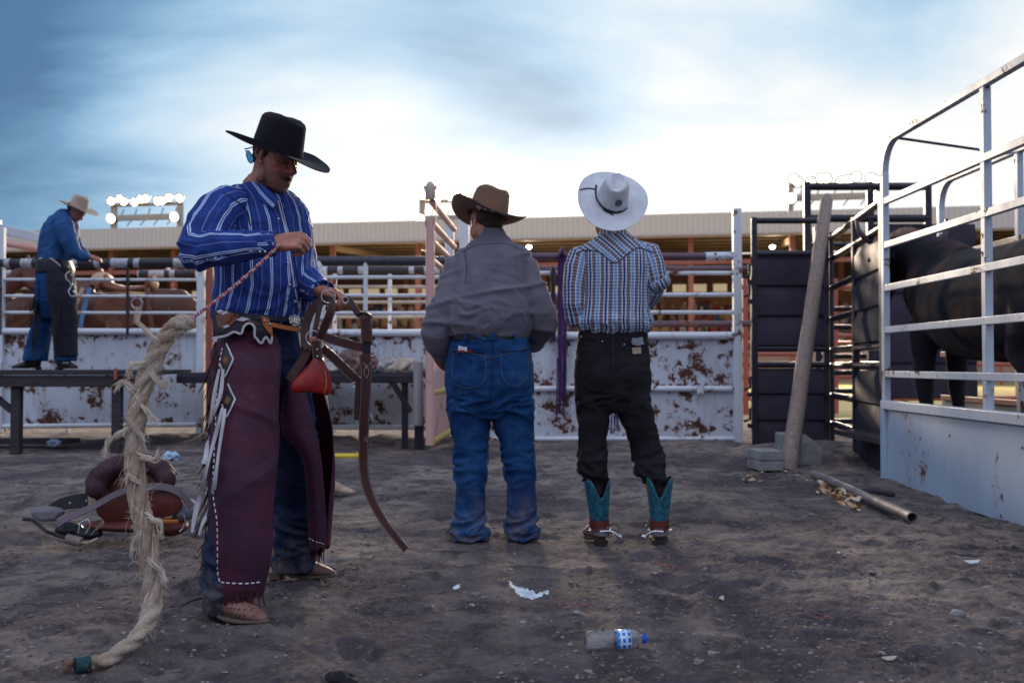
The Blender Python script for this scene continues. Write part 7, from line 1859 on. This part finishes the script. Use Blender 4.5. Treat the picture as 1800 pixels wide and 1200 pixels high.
    def halter(px, yt, yb, w, lab, full=True):
        g = empty('halter', P(px, yt, Yh), lab, 'halter', 'purple halters on the fence'); rng = random.Random(px)
        for k in range(5):
            x = px+(k-2)*w*.22; y1 = yb-(k % 3)*18-(0 if k else 4); m = MB(); a, b = P(x, yt, Yh-.02-.012*(k % 2)), P(x+rng.uniform(-2, 2), y1, Yh-.03-.014*(k % 3))
            m.ribbon([a.lerp(b, i/12)+Vector((.006*nz(i*.4, k, 0), .008*nz(i*.5, k, 3), 0)) for i in range(13)], .022, .006, tuple(Vector((1, rng.uniform(-.5, .5), 0)).normalized())); m.build('webbing', pu, g)
        if full: m = MB(); a = P(px, yt-1, Yh); m.tube([a+Vector((0, .05*math.cos(t), .055*math.sin(t))) for t in [i*math.pi/6 for i in range(7)]], .035, 8); m.build('webbing', pu, g)
        for (dx, dy, r_) in ((6, 0, .035), (-8, -22, .025), (9, -28, .028)) if full else ((0, 0, .03),):
            c = P(px+dx, yb+dy, Yh-.06); m = MB(); m.tube([c+Vector((r_*math.cos(a), 0, r_*math.sin(a))) for a in [i*math.pi/8 for i in range(16)]], .005, 6, close=True); m.build('ring', M['black'], g)
        m = MB(); m.ribbon([P(px-8, yb-100, Yh-.05), P(px-9, yb-20, Yh-.05), P(px-10, yb+10, Yh-.05)], .018, .004, (1, 0, 0)); m.build('strap', pu, g)
    halter(988, 450, 728, 15, 'purple webbing halter hanging over the fence between the two men seen from behind'); halter(1084, 640, 752, 9, 'purple halter seen between the legs of the plaid-shirted man', False)
small_things()
# ================================================================ TRAILER, BULL, HORSES, GRANDSTAND
def trailer():
    X = 3.08; Y0, Y1 = 8.2, 2.0; zt = 2.80; root = empty('stock_trailer', (X, 5.5, 0), 'pale blue-white open-topped stock trailer with square rails, black bull inside', 'trailer')
    w = .052
    def Z(py, Y=8.2): return P(0, py, Y).z
    m = MB(); m.box((X, Y0, (zt-.28)/2), (w, w*1.3, zt-.28)); m.build('corner_post', M['trailer_rail'], root, bevel=.006)
    m = MB(); m.box((X-.002, Y0+.0, .30), (.07, .09, .60)); m.build('corner_plate', M['trailer'], root, bevel=.005)
    m = MB(); arc = [(Y0-.26+.26*math.cos(a), zt-.28+.26*math.sin(a)) for a in [i*math.pi/2/8 for i in range(9)]]; arc = [(Y0, zt-.30)]+arc+[(Y1, zt-.02)]
    V_ = []
    for i, (y, z) in enumerate(arc):
        a, b = arc[max(0, i-1)], arc[min(len(arc)-1, i+1)]; t = Vector((0, b[0]-a[0], b[1]-a[1])).normalized(); nn_ = Vector((0, -t.z, t.y)); p = Vector((X, y, z))
        V_ += [p+nn_*w/2+Vector((-w/2, 0, 0)), p+nn_*w/2+Vector((w/2, 0, 0)), p-nn_*w/2+Vector((w/2, 0, 0)), p-nn_*w/2+Vector((-w/2, 0, 0))]
    n = len(arc); m.add(V_, [(i*4+k, i*4+(k+1) % 4, (i+1)*4+(k+1) % 4, (i+1)*4+k) for i in range(n-1) for k in range(4)]+[(0, 1, 2, 3), tuple((n-1)*4+k for k in (3, 2, 1, 0))]); m.build('top_rail', M['trailer_rail'], root, bevel=.004, angle=30)
    zs = [Z(355), Z(432), Z(507), Z(580), Z(657)]
    for z in zs:
        m = MB(); m.bar((X-.004, Y0-.04, z), (X-.004, Y1, z), w*.8, w); m.build('rail', M['trailer_rail'], root, bevel=.004)
    for y in (6.45, 4.75, 3.1):
        m = MB(); m.box((X+.004, y, (zt+.60)/2-.03), (w, w*1.1, zt-.62)); m.build('upright', M['trailer_rail'], root, bevel=.004)
    m = MB(); m.bar((X-.012, Y0, .62), (X-.012, Y1, .62), .08, .07); m.build('sill_rail', M['trailer_rail'], root, bevel=.005)
    m = MB(); sheet(m, (X-.004, Y0-.05, 0), (X-.004, Y1, 0), -.03, .60, nx=50, buckle=.006); m.build('side_panel', M['trailer'], root)
    m = MB()
    for y in (7.7, 7.0, 6.0, 5.4): m.ball((X-.014, y, .45+.1*nz(y, 1, 1)), (.003, .01, .012))
    m.build('rivets', M['red'], root)
    # floor
    m = MB(); m.box((3.7, 6.0, .30), (1.2, 7.2, .05)); m.build('floor', M['plank'], root)
    # far side: starts further off
    X2, Yf = 4.32, 10.0; m = MB()
    arc = [(Yf, 1.35), (Yf, zt-.30)]+[(Yf-.26+.26*math.cos(a), zt-.28+.26*math.sin(a)) for a in [i*math.pi/2/8 for i in range(9)]]+[(Y1, zt-.02)]
    V_ = []
    for i, (y, z) in enumerate(arc):
        a, b = arc[max(0, i-1)], arc[min(len(arc)-1, i+1)]; t = Vector((0, b[0]-a[0], b[1]-a[1])).normalized(); nn_ = Vector((0, -t.z, t.y)); p = Vector((X2, y, z)); w2 = .06
        V_ += [p+nn_*w2/2+Vector((-w2/2, 0, 0)), p+nn_*w2/2+Vector((w2/2, 0, 0)), p-nn_*w2/2+Vector((w2/2, 0, 0)), p-nn_*w2/2+Vector((-w2/2, 0, 0))]
    n = len(arc); m.add(V_, [(i*4+k, i*4+(k+1) % 4, (i+1)*4+(k+1) % 4, (i+1)*4+k) for i in range(n-1) for k in range(4)]+[(0, 1, 2, 3), tuple((n-1)*4+k for k in (3, 2, 1, 0))]); m.build('top_rail', M['trailer_rail'], root, bevel=.004, angle=30)
    for y in (8.45, 6.6):
        m = MB(); m.box((X2, y, 1.6), (.055, .06, 2.35)); m.build('upright', M['trailer_rail'], root, bevel=.004)
    for z in (2.02, 1.05, .62):
        m = MB(); m.bar((X2, Yf, z), (X2, Y1, z), .04, .05); m.build('rail', M['red'] if z < 2 else M['purple'], root, bevel=.004)
    m = MB(); sheet(m, (X2, Yf, 0), (X2, Y1, 0), .0, .60, nx=30); m.build('side_panel', M['sheet_old'], root)
    # rod across the top
    m = MB(); m.tube([(X, 8.0, zt-.02), (X2-.02, 8.62, zt-.02)], .012, 8); m.ball((X, 8.02, zt-.02), .03); m.build('tie_rod', M['dark'], root)
trailer()

def bull():
    root = empty('bull', (3.72, 8.0, .33), 'huge black bull standing inside the trailer, pale tuft of hair on its head', 'bull')
    t = NT('black_hide', .85, 0, .2); a = t.noise(3, 5, .6, .4); b = t.noise(120, 3, .7, 0, sc=(1, 1, .3)); br_ = t.ramp(t.noise(1.7, 3, .6), [(.55, 0.0), (.70, .4)])
    hide = t.done(t.mix(br_, t.mix(a, (.006, .005, .008), (.028, .024, .034)), (.17, .075, .045)), t.bump(b, .5, .004, t.bump(t.noise(18, 4, .6, sc=(1, .3, 1)), .4, .012)))
    mb = MB(); X = 3.72; f = .33
    mb.tube([(X, 6.25, 1.50), (X, 6.45, 1.46), (X, 6.9, 1.44), (X, 7.5, 1.40), (X, 8.0, 1.43), (X, 8.4, 1.50), (X-.02, 8.75, 1.66)], [(.22, .20), (.36, .32), (.42, .37), (.44, .40), (.45, .38), (.42, .33), (.34, .26)], 28, up=(0, 0, 1))
    mb.tube([(X, 8.2, 1.62), (X-.02, 8.5, 1.72), (X-.05, 8.8, 1.84), (X-.08, 9.05, 1.95)], [(.30, .24), (.31, .23), (.26, .19), (.20, .16)], 24, up=(0, 0, 1))
    mb.ball((X-.02, 8.35, 1.80), (.15, .38, .16))
    hp = Vector((X-.10, 9.2, 1.98)); mb.tube([hp, hp+Vector((-.06, .13, -.14)), hp+Vector((-.10, .26, -.34)), hp+Vector((-.12, .32, -.46))], [(.19, .17), (.16, .14), (.12, .11), (.11, .12)], 20, up=(1, 0, 0))
    mb.ball(hp+Vector((0, -.02, .06)), (.15, .12, .12))
    for s_ in (-1, 1): mb.tube([hp+Vector((s_*.14, 0, .02)), hp+Vector((s_*.26, -.03, -.02)), hp+Vector((s_*.34, -.05, -.09))], [.035, .05, .02], 10)
    for (x, y, hind) in ((X-.21, 8.45, 0), (X+.20, 8.75, 0), (X-.22, 6.75, 1), (X+.22, 7.35, 1)):
        if hind: pts = [(x, y-.1, 1.30), (x, y+.05, 1.02), (x, y-.16, .80), (x, y-.10, .58), (x, y-.08, f+.04), (x, y-.03, f)]; rr = [(.22, .16), (.15, .12), (.075, .065), (.055, .05), (.06, .055), (.075, .07)]
        else: pts = [(x, y, 1.30), (x, y+.02, 1.02), (x, y+.03, .76), (x, y, .56), (x, y+.01, f+.06), (x, y+.04, f)]; rr = [(.19, .13), (.115, .095), (.080, .070), (.052, .048), (.062, .055), (.075, .07)]
        mb.tube(pts, rr, 16, up=(0, 1, 0))
    mb.tube([(X, 8.3, 1.15), (X, 8.9, 1.30), (X-.05, 9.05, 1.55)], [(.10, .20), (.07, .13), (.05, .08)], 14, up=(0, 0, 1))
    def bd(co, uv, n):
        d = .006*nz(co.x*6, co.y*6, co.z*6)
        if co.y > 8.5 and co.z > 1.5: d += .016*ridge(co.x*2, (co.y+co.z*.5)*9, 0)-.008
        return d
    remeshed('body', mb, .022, hide, root, 4, bd, .5, uvsrc=False)
    for s_ in (-1, 1):
        m = MB(); a_ = hp+Vector((s_*.12, 0, .10)); pts = spline([a_, a_+Vector((s_*.16, -.02, .00)), a_+Vector((s_*.27, .0, .08)), a_+Vector((s_*.30, .03, .22))], 5); m.tube(pts, [.045*(1-.85*i/len(pts))+.004 for i in range(len(pts))], 12); m.build('horn', pmat('horn', (.05, .04, .045), .4), root)
    rng = random.Random(8); m = MB()
    for i in range(1500):
        a_ = rng.random()*6.28; r_ = rng.random()**.5; p = hp+Vector((.13*r_*math.cos(a_)+.0, .13*r_*math.sin(a_)-.10, .19-.06*r_*r_)); d = Vector((rng.uniform(-1, 1), rng.uniform(-1, .4), rng.uniform(.1, 1))).normalized(); L_ = rng.uniform(.03, .07)
        m.tube([p, p+d*L_*.5, p+d*L_+Vector((rng.uniform(-.02, .02), 0, -.02))], [.004, .003, .001], 3)
    m.build('poll_hair', pmat('poll_hair', (.40, .27, .21), .9, var=.4), root)
    for i in range(0): pass
    hp_ = MB(); m = MB(); 
    br = plain_cloth('cream_strap', (.45, .28, .17)); m.ribbon([(3.40, 8.62, 1.50), (3.36, 8.66, 1.36), (3.38, 8.70, 1.20)], .14, .01, (0, 1, 0)); 
bull()

def horse(loc, az, scale, col, lab, saddle_on):
    root = empty('horse', loc, lab, 'horse', 'horses in the chutes'); 
    m0 = Matrix.Translation(Vector(loc)) @ Matrix.Rotation(az, 4, 'Z') @ Matrix.Scale(scale, 4)
    mb = MB()      # local: +x forward
    mb.tube([(-.78, 0, 1.18), (-.62, 0, 1.22), (-.35, 0, 1.20), (0, 0, 1.14), (.35, 0, 1.14), (.60, 0, 1.22), (.78, 0, 1.28)], [(.16, .12), (.28, .25), (.31, .28), (.32, .28), (.32, .26), (.27, .20), (.18, .13)], 24, up=(0, 0, 1))
    mb.tube([(.50, 0, 1.32), (.80, 0, 1.48), (1.08, 0, 1.62), (1.22, 0, 1.66)], [(.27, .13), (.20, .10), (.14, .08), (.10, .08)], 20, up=(0, 0, 1))
    mb.tube([(1.16, 0, 1.70), (1.32, 0, 1.58), (1.50, 0, 1.38), (1.58, 0, 1.28)], [(.12, .09), (.11, .085), (.075, .06), (.065, .06)], 18, up=(0, 0, 1))
    for s_ in (-1, 1): mb.tube([(1.12, s_*.06, 1.76), (1.13, s_*.07, 1.86), (1.12, s_*.07, 1.91)], [.035, .030, .006], 8)
    for (x, y, h) in ((.55, .14, 0), (.50, -.14, 0), (-.60, .15, 1), (-.55, -.15, 1)):
        if h: pts = [(x, y, 1.10), (x+.08, y, .85), (x-.16, y, .58), (x-.10, y, .32), (x-.08, y, .08), (x-.04, y, 0)]; rr = [(.20, .13), (.13, .10), (.065, .05), (.042, .038), (.05, .045), (.06, .055)]
        else: pts = [(x, y, 1.05), (x+.02, y, .80), (x+.03, y, .52), (x, y, .28), (x+.01, y, .08), (x+.04, y, 0)]; rr = [(.15, .10), (.09, .075), (.058, .052), (.038, .036), (.05, .045), (.06, .055)]
        mb.tube(pts, rr, 14, up=(1, 0, 0))
    xf(mb, m0); t = NT('horse_coat', .5, 0, .4); t.done(t.ramp(t.noise(2.4, 4, .6), [(.3, tuple(x*.55 for x in col)), (.7, col)]), t.bump(t.noise(90, 3, .6, sc=(1, 1, .3)), .3, .004))
    remeshed('body', mb, .022*scale, t.m, root, 4, uvsrc=False)
    rng = random.Random(2); m = MB()
    for i in range(160):
        x = rng.uniform(.55, 1.18); z = 1.32+(x-.5)*.52+.17; s_ = rng.choice((-1, 1)); m.ribbon([(x, s_*.03, z), (x-.02, s_*.13, z-.12), (x-.03+rng.uniform(-.03, .03), s_*.15, z-.28)], [.02, .018, .004], .004, (1, 0, 0))
    xf(m, m0); mm_ = pmat('mane', tuple(min(1, x*.9+.02) for x in col), .8); m.build('mane', mm_, root); m = MB()
    for i in range(60): m.ribbon([(-.80, rng.uniform(-.04, .04), 1.30), (-.92, rng.uniform(-.06, .06), 1.05), (-.90, rng.uniform(-.08, .08), .55)], [.02, .03, .006], .004, (0, 1, 0))
    xf(m, m0); m.build('tail', mm_, root)
    if saddle_on:
        g = empty('saddle', m0 @ Vector((.1, 0, 1.5)), 'tan western saddle with fleece pad strapped on the chestnut horse in the chute', 'saddle'); br = leather('worn_saddle_leather', (.22, .08, .04), (.08, .03, .02), .5)
        s = MB(); s.tube([(-.25, 0, 1.50), (0, 0, 1.48), (.22, 0, 1.52)], [(.05, .20), (.05, .20), (.06, .16)], 18, up=(0, 0, 1)); s.ball((.27, 0, 1.58), (.07, .17, .11)); s.ball((-.27, 0, 1.57), (.05, .18, .10)); s.tube([(.30, 0, 1.62), (.34, 0, 1.74)], [.03, .035], 10)
        for k in (-1, 1): s.ball((0, k*.27, 1.25), (.30, .04, .22)); s.ball((.05, k*.31, .95), (.12, .03, .20))
        xf(s, m0); remeshed('seat', s, .02, br, g, 3, uvsrc=False)
        s = MB(); s.tube([(.27, k*.01, 1.55) for k in (-1, 1)], .1, 6); s = MB(); s.ball((.31, -.02, 1.60), (.11, .22, .10)); xf(s, m0); remeshed('swell_roll', s, .02, pmat('pale_roll', (.50, .33, .24), .6), g, 2, uvsrc=False)
        s = MB(); s.ball((-.05, 0, 1.40), (.40, .33, .08)); xf(s, m0); remeshed('pad', s, .02, pmat('wool_pad', (.42, .27, .14), .95), g, 2, uvsrc=False)
        for (x0, x1, c_) in ((.42, .62, (.45, .32, .26)), (.34, .44, (.10, .22, .42)), (-.30, -.42, (.16, .07, .05))):
            for k in (-1, 1): s = MB(); s.ribbon([(x0, k*.24, 1.50), ((x0+x1)/2, k*.31, 1.2), (x1, k*.30, .90)], .05, .012, (1, 0, 0)); xf(s, m0); s.build('strap', pmat('tack_strap', c_, .7), g)
        s = MB(); s.tube([Vector((-.22, .32, 1.32))+Vector((.06*math.cos(a), 0, .06*math.sin(a))) for a in [i*math.pi/8 for i in range(16)]], .008, 6, close=True); xf(s, m0); s.build('ring', M['steel'], g)
horse((P(232, 0, 13.05).x, 13.02, .22), math.pi, 1.14, (.105, .028, .014), 'chestnut horse standing in the chute behind the left rails', True)
horse((P(-30, 0, 13.05).x-.35, 13.02, .05), 0, 1.05, (.10, .035, .02), 'dark bay horse at the far left edge behind the chute rails', False)

def grandstand():
    A = Vector((-46, 64.0, 0)); B = Vector((46, 47.6, 0)); d = (B-A).normalized(); back = Vector((-d.y, d.x, 0)); L_ = (B-A).length; ang = math.atan2(d.y, d.x); rot = Matrix.Rotation(ang, 3, 'Z')
    root = empty('grandstand', A.lerp(B, .5), 'long covered grandstand with ribbed pale fascia and pink columns across the background', 'grandstand')
    def at(s_, b, z): p = A+d*s_+back*b; p.z = z; return p
    def sx(px):                       # distance along the front where a sight line meets it
        dx = (px-900)/1750; s_ = (A.x-dx*A.y)/(dx*d.y-d.x); return s_
    zt = 9.15; fh = 1.2
    fm = NT('ribbed_steel', .5, .1); xx = fm.co.outputs['Object']; mm = fm.n('ShaderNodeVectorMath', operation='DOT_PRODUCT'); fm.ln(xx, mm.inputs[0]); mm.inputs[1].default_value = tuple(d); w = fm.math('SINE', fm.math('MULTIPLY', mm.outputs['Value'], 22.0))
    fm.done(fm.ramp(w, [(.2, (.56, .51, .46)), (.8, (.62, .57, .51))]), fm.bump(w, .3, .03))
    m = MB(); m.box(at(L_/2, 0, zt-fh/2), (L_, .15, fh), rot); m.build('roof_fascia', fm.m, root)
    m = MB(); m.box(at(L_/2, 0-.1, zt-fh-.06), (L_, .30, .12), rot); m.build('roof_gutter', pmat('tan_trim', (.35, .24, .15), .6), root)
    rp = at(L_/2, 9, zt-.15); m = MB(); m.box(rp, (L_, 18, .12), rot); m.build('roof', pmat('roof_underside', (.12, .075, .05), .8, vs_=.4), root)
    col = pmat('salmon_column', (.36, .13, .09), .6, var=.15)
    for k, px in enumerate((-60, 62, 185, 296, 420, 578, 730, 885, 1045, 1215, 1396, 1560, 1740)):
        m = MB(); m.box(at(sx(px), .6, (zt-fh)/2), (.28, .28, zt-fh), rot); m.build('column', col, root)
        m = MB(); m.bar(at(sx(px), .6, zt-fh-.2), at(sx(px), 16, zt-.5), .15, .35); m.build('rafter', pmat('rafter', (.16, .07, .045), .7) if 'raf' not in M else M['raf'], root); M['raf'] = root.children[-1].data.materials[0] if root.children else None
        m = MB(); m.box(at(sx(px), 15.9, 4), (.3, .3, 8), rot); m.build('column', col, root)
    for z, b in ((6.4, .6),):
        m = MB(); m.box(at(L_/2, b, z+.15), (L_, .16, .24), rot); m.build('beam', col, root)
    for k in range(9): m = MB(); m.box(at(L_/2, 1.5+k*1.7, zt-.48), (L_, .12, .12), rot); m.build('purlin', M['raf'], root)
    # back wall with a row of windows
    bw = pmat('ochre_wall', (.30, .19, .09), .8, vs_=.5); m = MB(); m.box(at(L_/2, 17, 5.1), (L_, .2, 1.9), rot); m.build('back_wall', bw, root)
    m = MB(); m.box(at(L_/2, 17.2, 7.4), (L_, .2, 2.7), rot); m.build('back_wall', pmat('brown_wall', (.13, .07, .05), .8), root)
    wm = NT('lit_window', .4); wm.b.inputs['Emission Color'].default_value = (1, .80, .50, 1); wm.b.inputs['Emission Strength'].default_value = .25; wm.done((.5, .42, .3))
    for k in range(64):
        m = MB(); m.box(at(L_*.02+k*1.42, 16.86, 6.35), (.95, .06, .55), rot); m.build('window', wm.m, root)
    # terraces
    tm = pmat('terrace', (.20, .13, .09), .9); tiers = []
    for k in range(9):
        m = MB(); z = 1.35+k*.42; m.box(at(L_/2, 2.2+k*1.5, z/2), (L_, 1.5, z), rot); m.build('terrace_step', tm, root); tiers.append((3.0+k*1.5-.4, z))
    m = MB(); m.box(at(L_/2, 1.3, .85), (L_, .15, 1.7), rot); m.build('parapet', pmat('parapet', (.40, .25, .18), .8, vs_=.3), root)
    # banners on the parapet, plain colours
    # crowd
    rng = random.Random(12); mb = MB(); cols = []
    for (b, z) in tiers:
        s_ = 2.0
        while s_ < L_-2:
            s_ += rng.uniform(.45, .75) if nz(s_*.12, b, 3) > -.12 else rng.uniform(.8, 3.2)
            p = at(s_, b, z); n0 = len(mb.f); h = rng.uniform(.75, .95)
            mb.rings([(p.x, p.y, z, .20, .16), (p.x, p.y, z+h*.35, .24, .17), (p.x, p.y, z+h*.72, .22, .13), (p.x, p.y, z+h*.80, .08, .07)], n=6)
            c1 = rng.choice([(.30, .05, .04), (.45, .40, .38), (.08, .07, .10), (.50, .22, .12), (.06, .09, .20), (.30, .20, .14), (.55, .50, .45), (.20, .04, .05), (.42, .30, .10)])
            n1_ = len(mb.f); mb.ball((p.x, p.y, z+h*.95), (.11, .11, .14), n=6, m=5); n2_ = len(mb.f)
            c2 = rng.choice([(.40, .22, .15), (.35, .18, .12), (.10, .06, .05), (.62, .58, .52)]); cols += [c1]*(n1_-n0)+[c2]*(n2_-n1_)
    mb.uv = [None]*len(mb.f); mb.has = False; me = mb.mesh('crowd'); ca = me.color_attributes.new('Col', 'FLOAT_COLOR', 'CORNER'); arr = []
    for f_, c in zip(mb.f, cols): arr += [c[0], c[1], c[2], 1.0]*len(f_)
    ca.data.foreach_set('color', arr); cm = NT('crowd_clothes', .85); at_ = cm.n('ShaderNodeAttribute', attribute_name='Col'); cm.done(at_.outputs['Color']); me.materials.append(cm.m)
    o = bpy.data.objects.new('crowd', me); COL.objects.link(o); tag(o, kind='stuff')
    # small lamps hanging under the roof
    lm = NT('lit_lamp', .5); lm.b.inputs['Emission Color'].default_value = (1, .86, .62, 1); lm.b.inputs['Emission Strength'].default_value = 9.0
    fl_ = NT('floodlight_glass', .5); fl_.b.inputs['Emission Color'].default_value = (1, .82, .55, 1); fl_.b.inputs['Emission Strength'].default_value = 9.0
    for k, px in enumerate((715, 915, 1367)):
        m = MB(); p = at(sx(px), 3.0, P(0, 434, at(sx(px), 3, 0).y).z); m.ball(p, (.17, .17, .11), n=12); m.build('roof_lamp', lm.m, root)
        pl = bpy.data.lights.new('roof_lamp_light', 'POINT'); po = bpy.data.objects.new('roof_lamp_light', pl); COL.objects.link(po); pl.energy = 230; pl.color = (1, .80, .62); pl.shadow_soft_size = .3; po.location = p-Vector((0, 0, .4)); set_parent(po, root)
    # floodlight racks on the roof
    mast = pmat('galvanised_mast', (.40, .36, .30), .5, .2)
    where = {0: 'at the left behind the man on the bench', 1: 'at the centre behind the grey-shirted man', 2: 'at the right behind the leaning post'}
    for k, (x0, x1, yt, yb) in enumerate(((185, 303, 357, 382), (735, 880, 350, 383), (1394, 1548, 322, 346))):
        s0, s1 = sx(x0), sx(x1); g = empty('floodlight_rack', at((s0+s1)/2, .8, zt), 'lit floodlight rack on the grandstand roof '+where[k], 'floodlight rack', 'floodlight racks on the roof')
        zf = lambda py: P(0, py, at((s0+s1)/2, .8, 0).y).z
        for s_ in (s0, s1): m = MB(); m.box(at(s_, .8, (zt+zf(yt)-.3)/2), (.28, .28, zf(yt)-zt+.3), rot); m.build('mast', mast, g)
        m = MB(); m.box(at((s0+s1)/2, .8, zf(yb)), (s1-s0, .3, .32), rot); m.build('crossbar', mast, g)
        m = MB(); m.box(at((s0+s1)/2, .8, zf(yt)-.1), (s1-s0, .2, .14), rot); m.build('crossbar', mast, g)
        nl = 10
        pl = bpy.data.lights.new('floodlight', 'SPOT'); po = bpy.data.objects.new('floodlight_light', pl); COL.objects.link(po); pl.energy = 30000; pl.color = (1, .80, .58); pl.shadow_soft_size = 1.6; pl.spot_size = R(110); pl.spot_blend = .4; po.location = at((s0+s1)/2, -.6, zf(yt)+.3); po.rotation_euler = (Vector((0, 5, 1))-po.location).to_track_quat('-Z', 'Y').to_euler(); set_parent(po, g)
        for j in range(nl):
            c = at(s0+(s1-s0)*(j+.3*math.sin(j*2.3+k))/(nl-1), .45, zf(yt)+.12+.12*math.sin(j*1.7+k)); hd = empty('lamp', c); set_parent(hd, g)
            m = MB(); q = (-back+Vector((0, 0, -.35))).to_track_quat('Z', 'Y').to_matrix(); m.lathe([(.10, -.30), (.24, -.16), (.30, 0)], c, q, 14); m.build('housing', mast, hd)
            m = MB(); m.lathe([(.0, .05), (.15, .04), (.22, .0)], c, q, 14); m.build('lens', fl_.m, hd)
        for s_ in (s0, s1-.2):
            c = at(s_, .45, zf(yb+2)); hd = empty('lamp', c); set_parent(hd, g); m = MB(); m.lathe([(.10, -.30), (.24, -.16), (.30, 0)], c, q, 14); m.build('housing', mast, hd); m = MB(); m.lathe([(.0, .04), (.18, .03), (.27, .0)], c, q, 14); m.build('lens', fl_.m, hd)
        for j in range(1, 10, 2):
            m = MB(); c = at(s0+(s1-s0)*j/10, .8, zf(yb)); m.tube([c+Vector((-.4, 0, -.5)), c, c+Vector((.2, 0, .55))], .03, 5); m.build('cable', M['dark'], g)
    # arena panels in front of the stand
    g = empty('arena_fence', at(L_/2, -6, 0), 'low red and pale arena fence in front of the grandstand', 'fence')
    for z in (.5, 1.0, 1.5, 2.0): m = MB(); a_, b_ = at(0, -6, z), at(L_, -6, z); m.tube([a_, b_], .05, 6); m.build('rail', M['red'] if z != 1.5 else M['white'], g)
    for k in range(32): m = MB(); m.box(at(1+k*2.9, -6, 1.05), (.10, .10, 2.1), rot); m.build('post', M['red'], g)
grandstand()
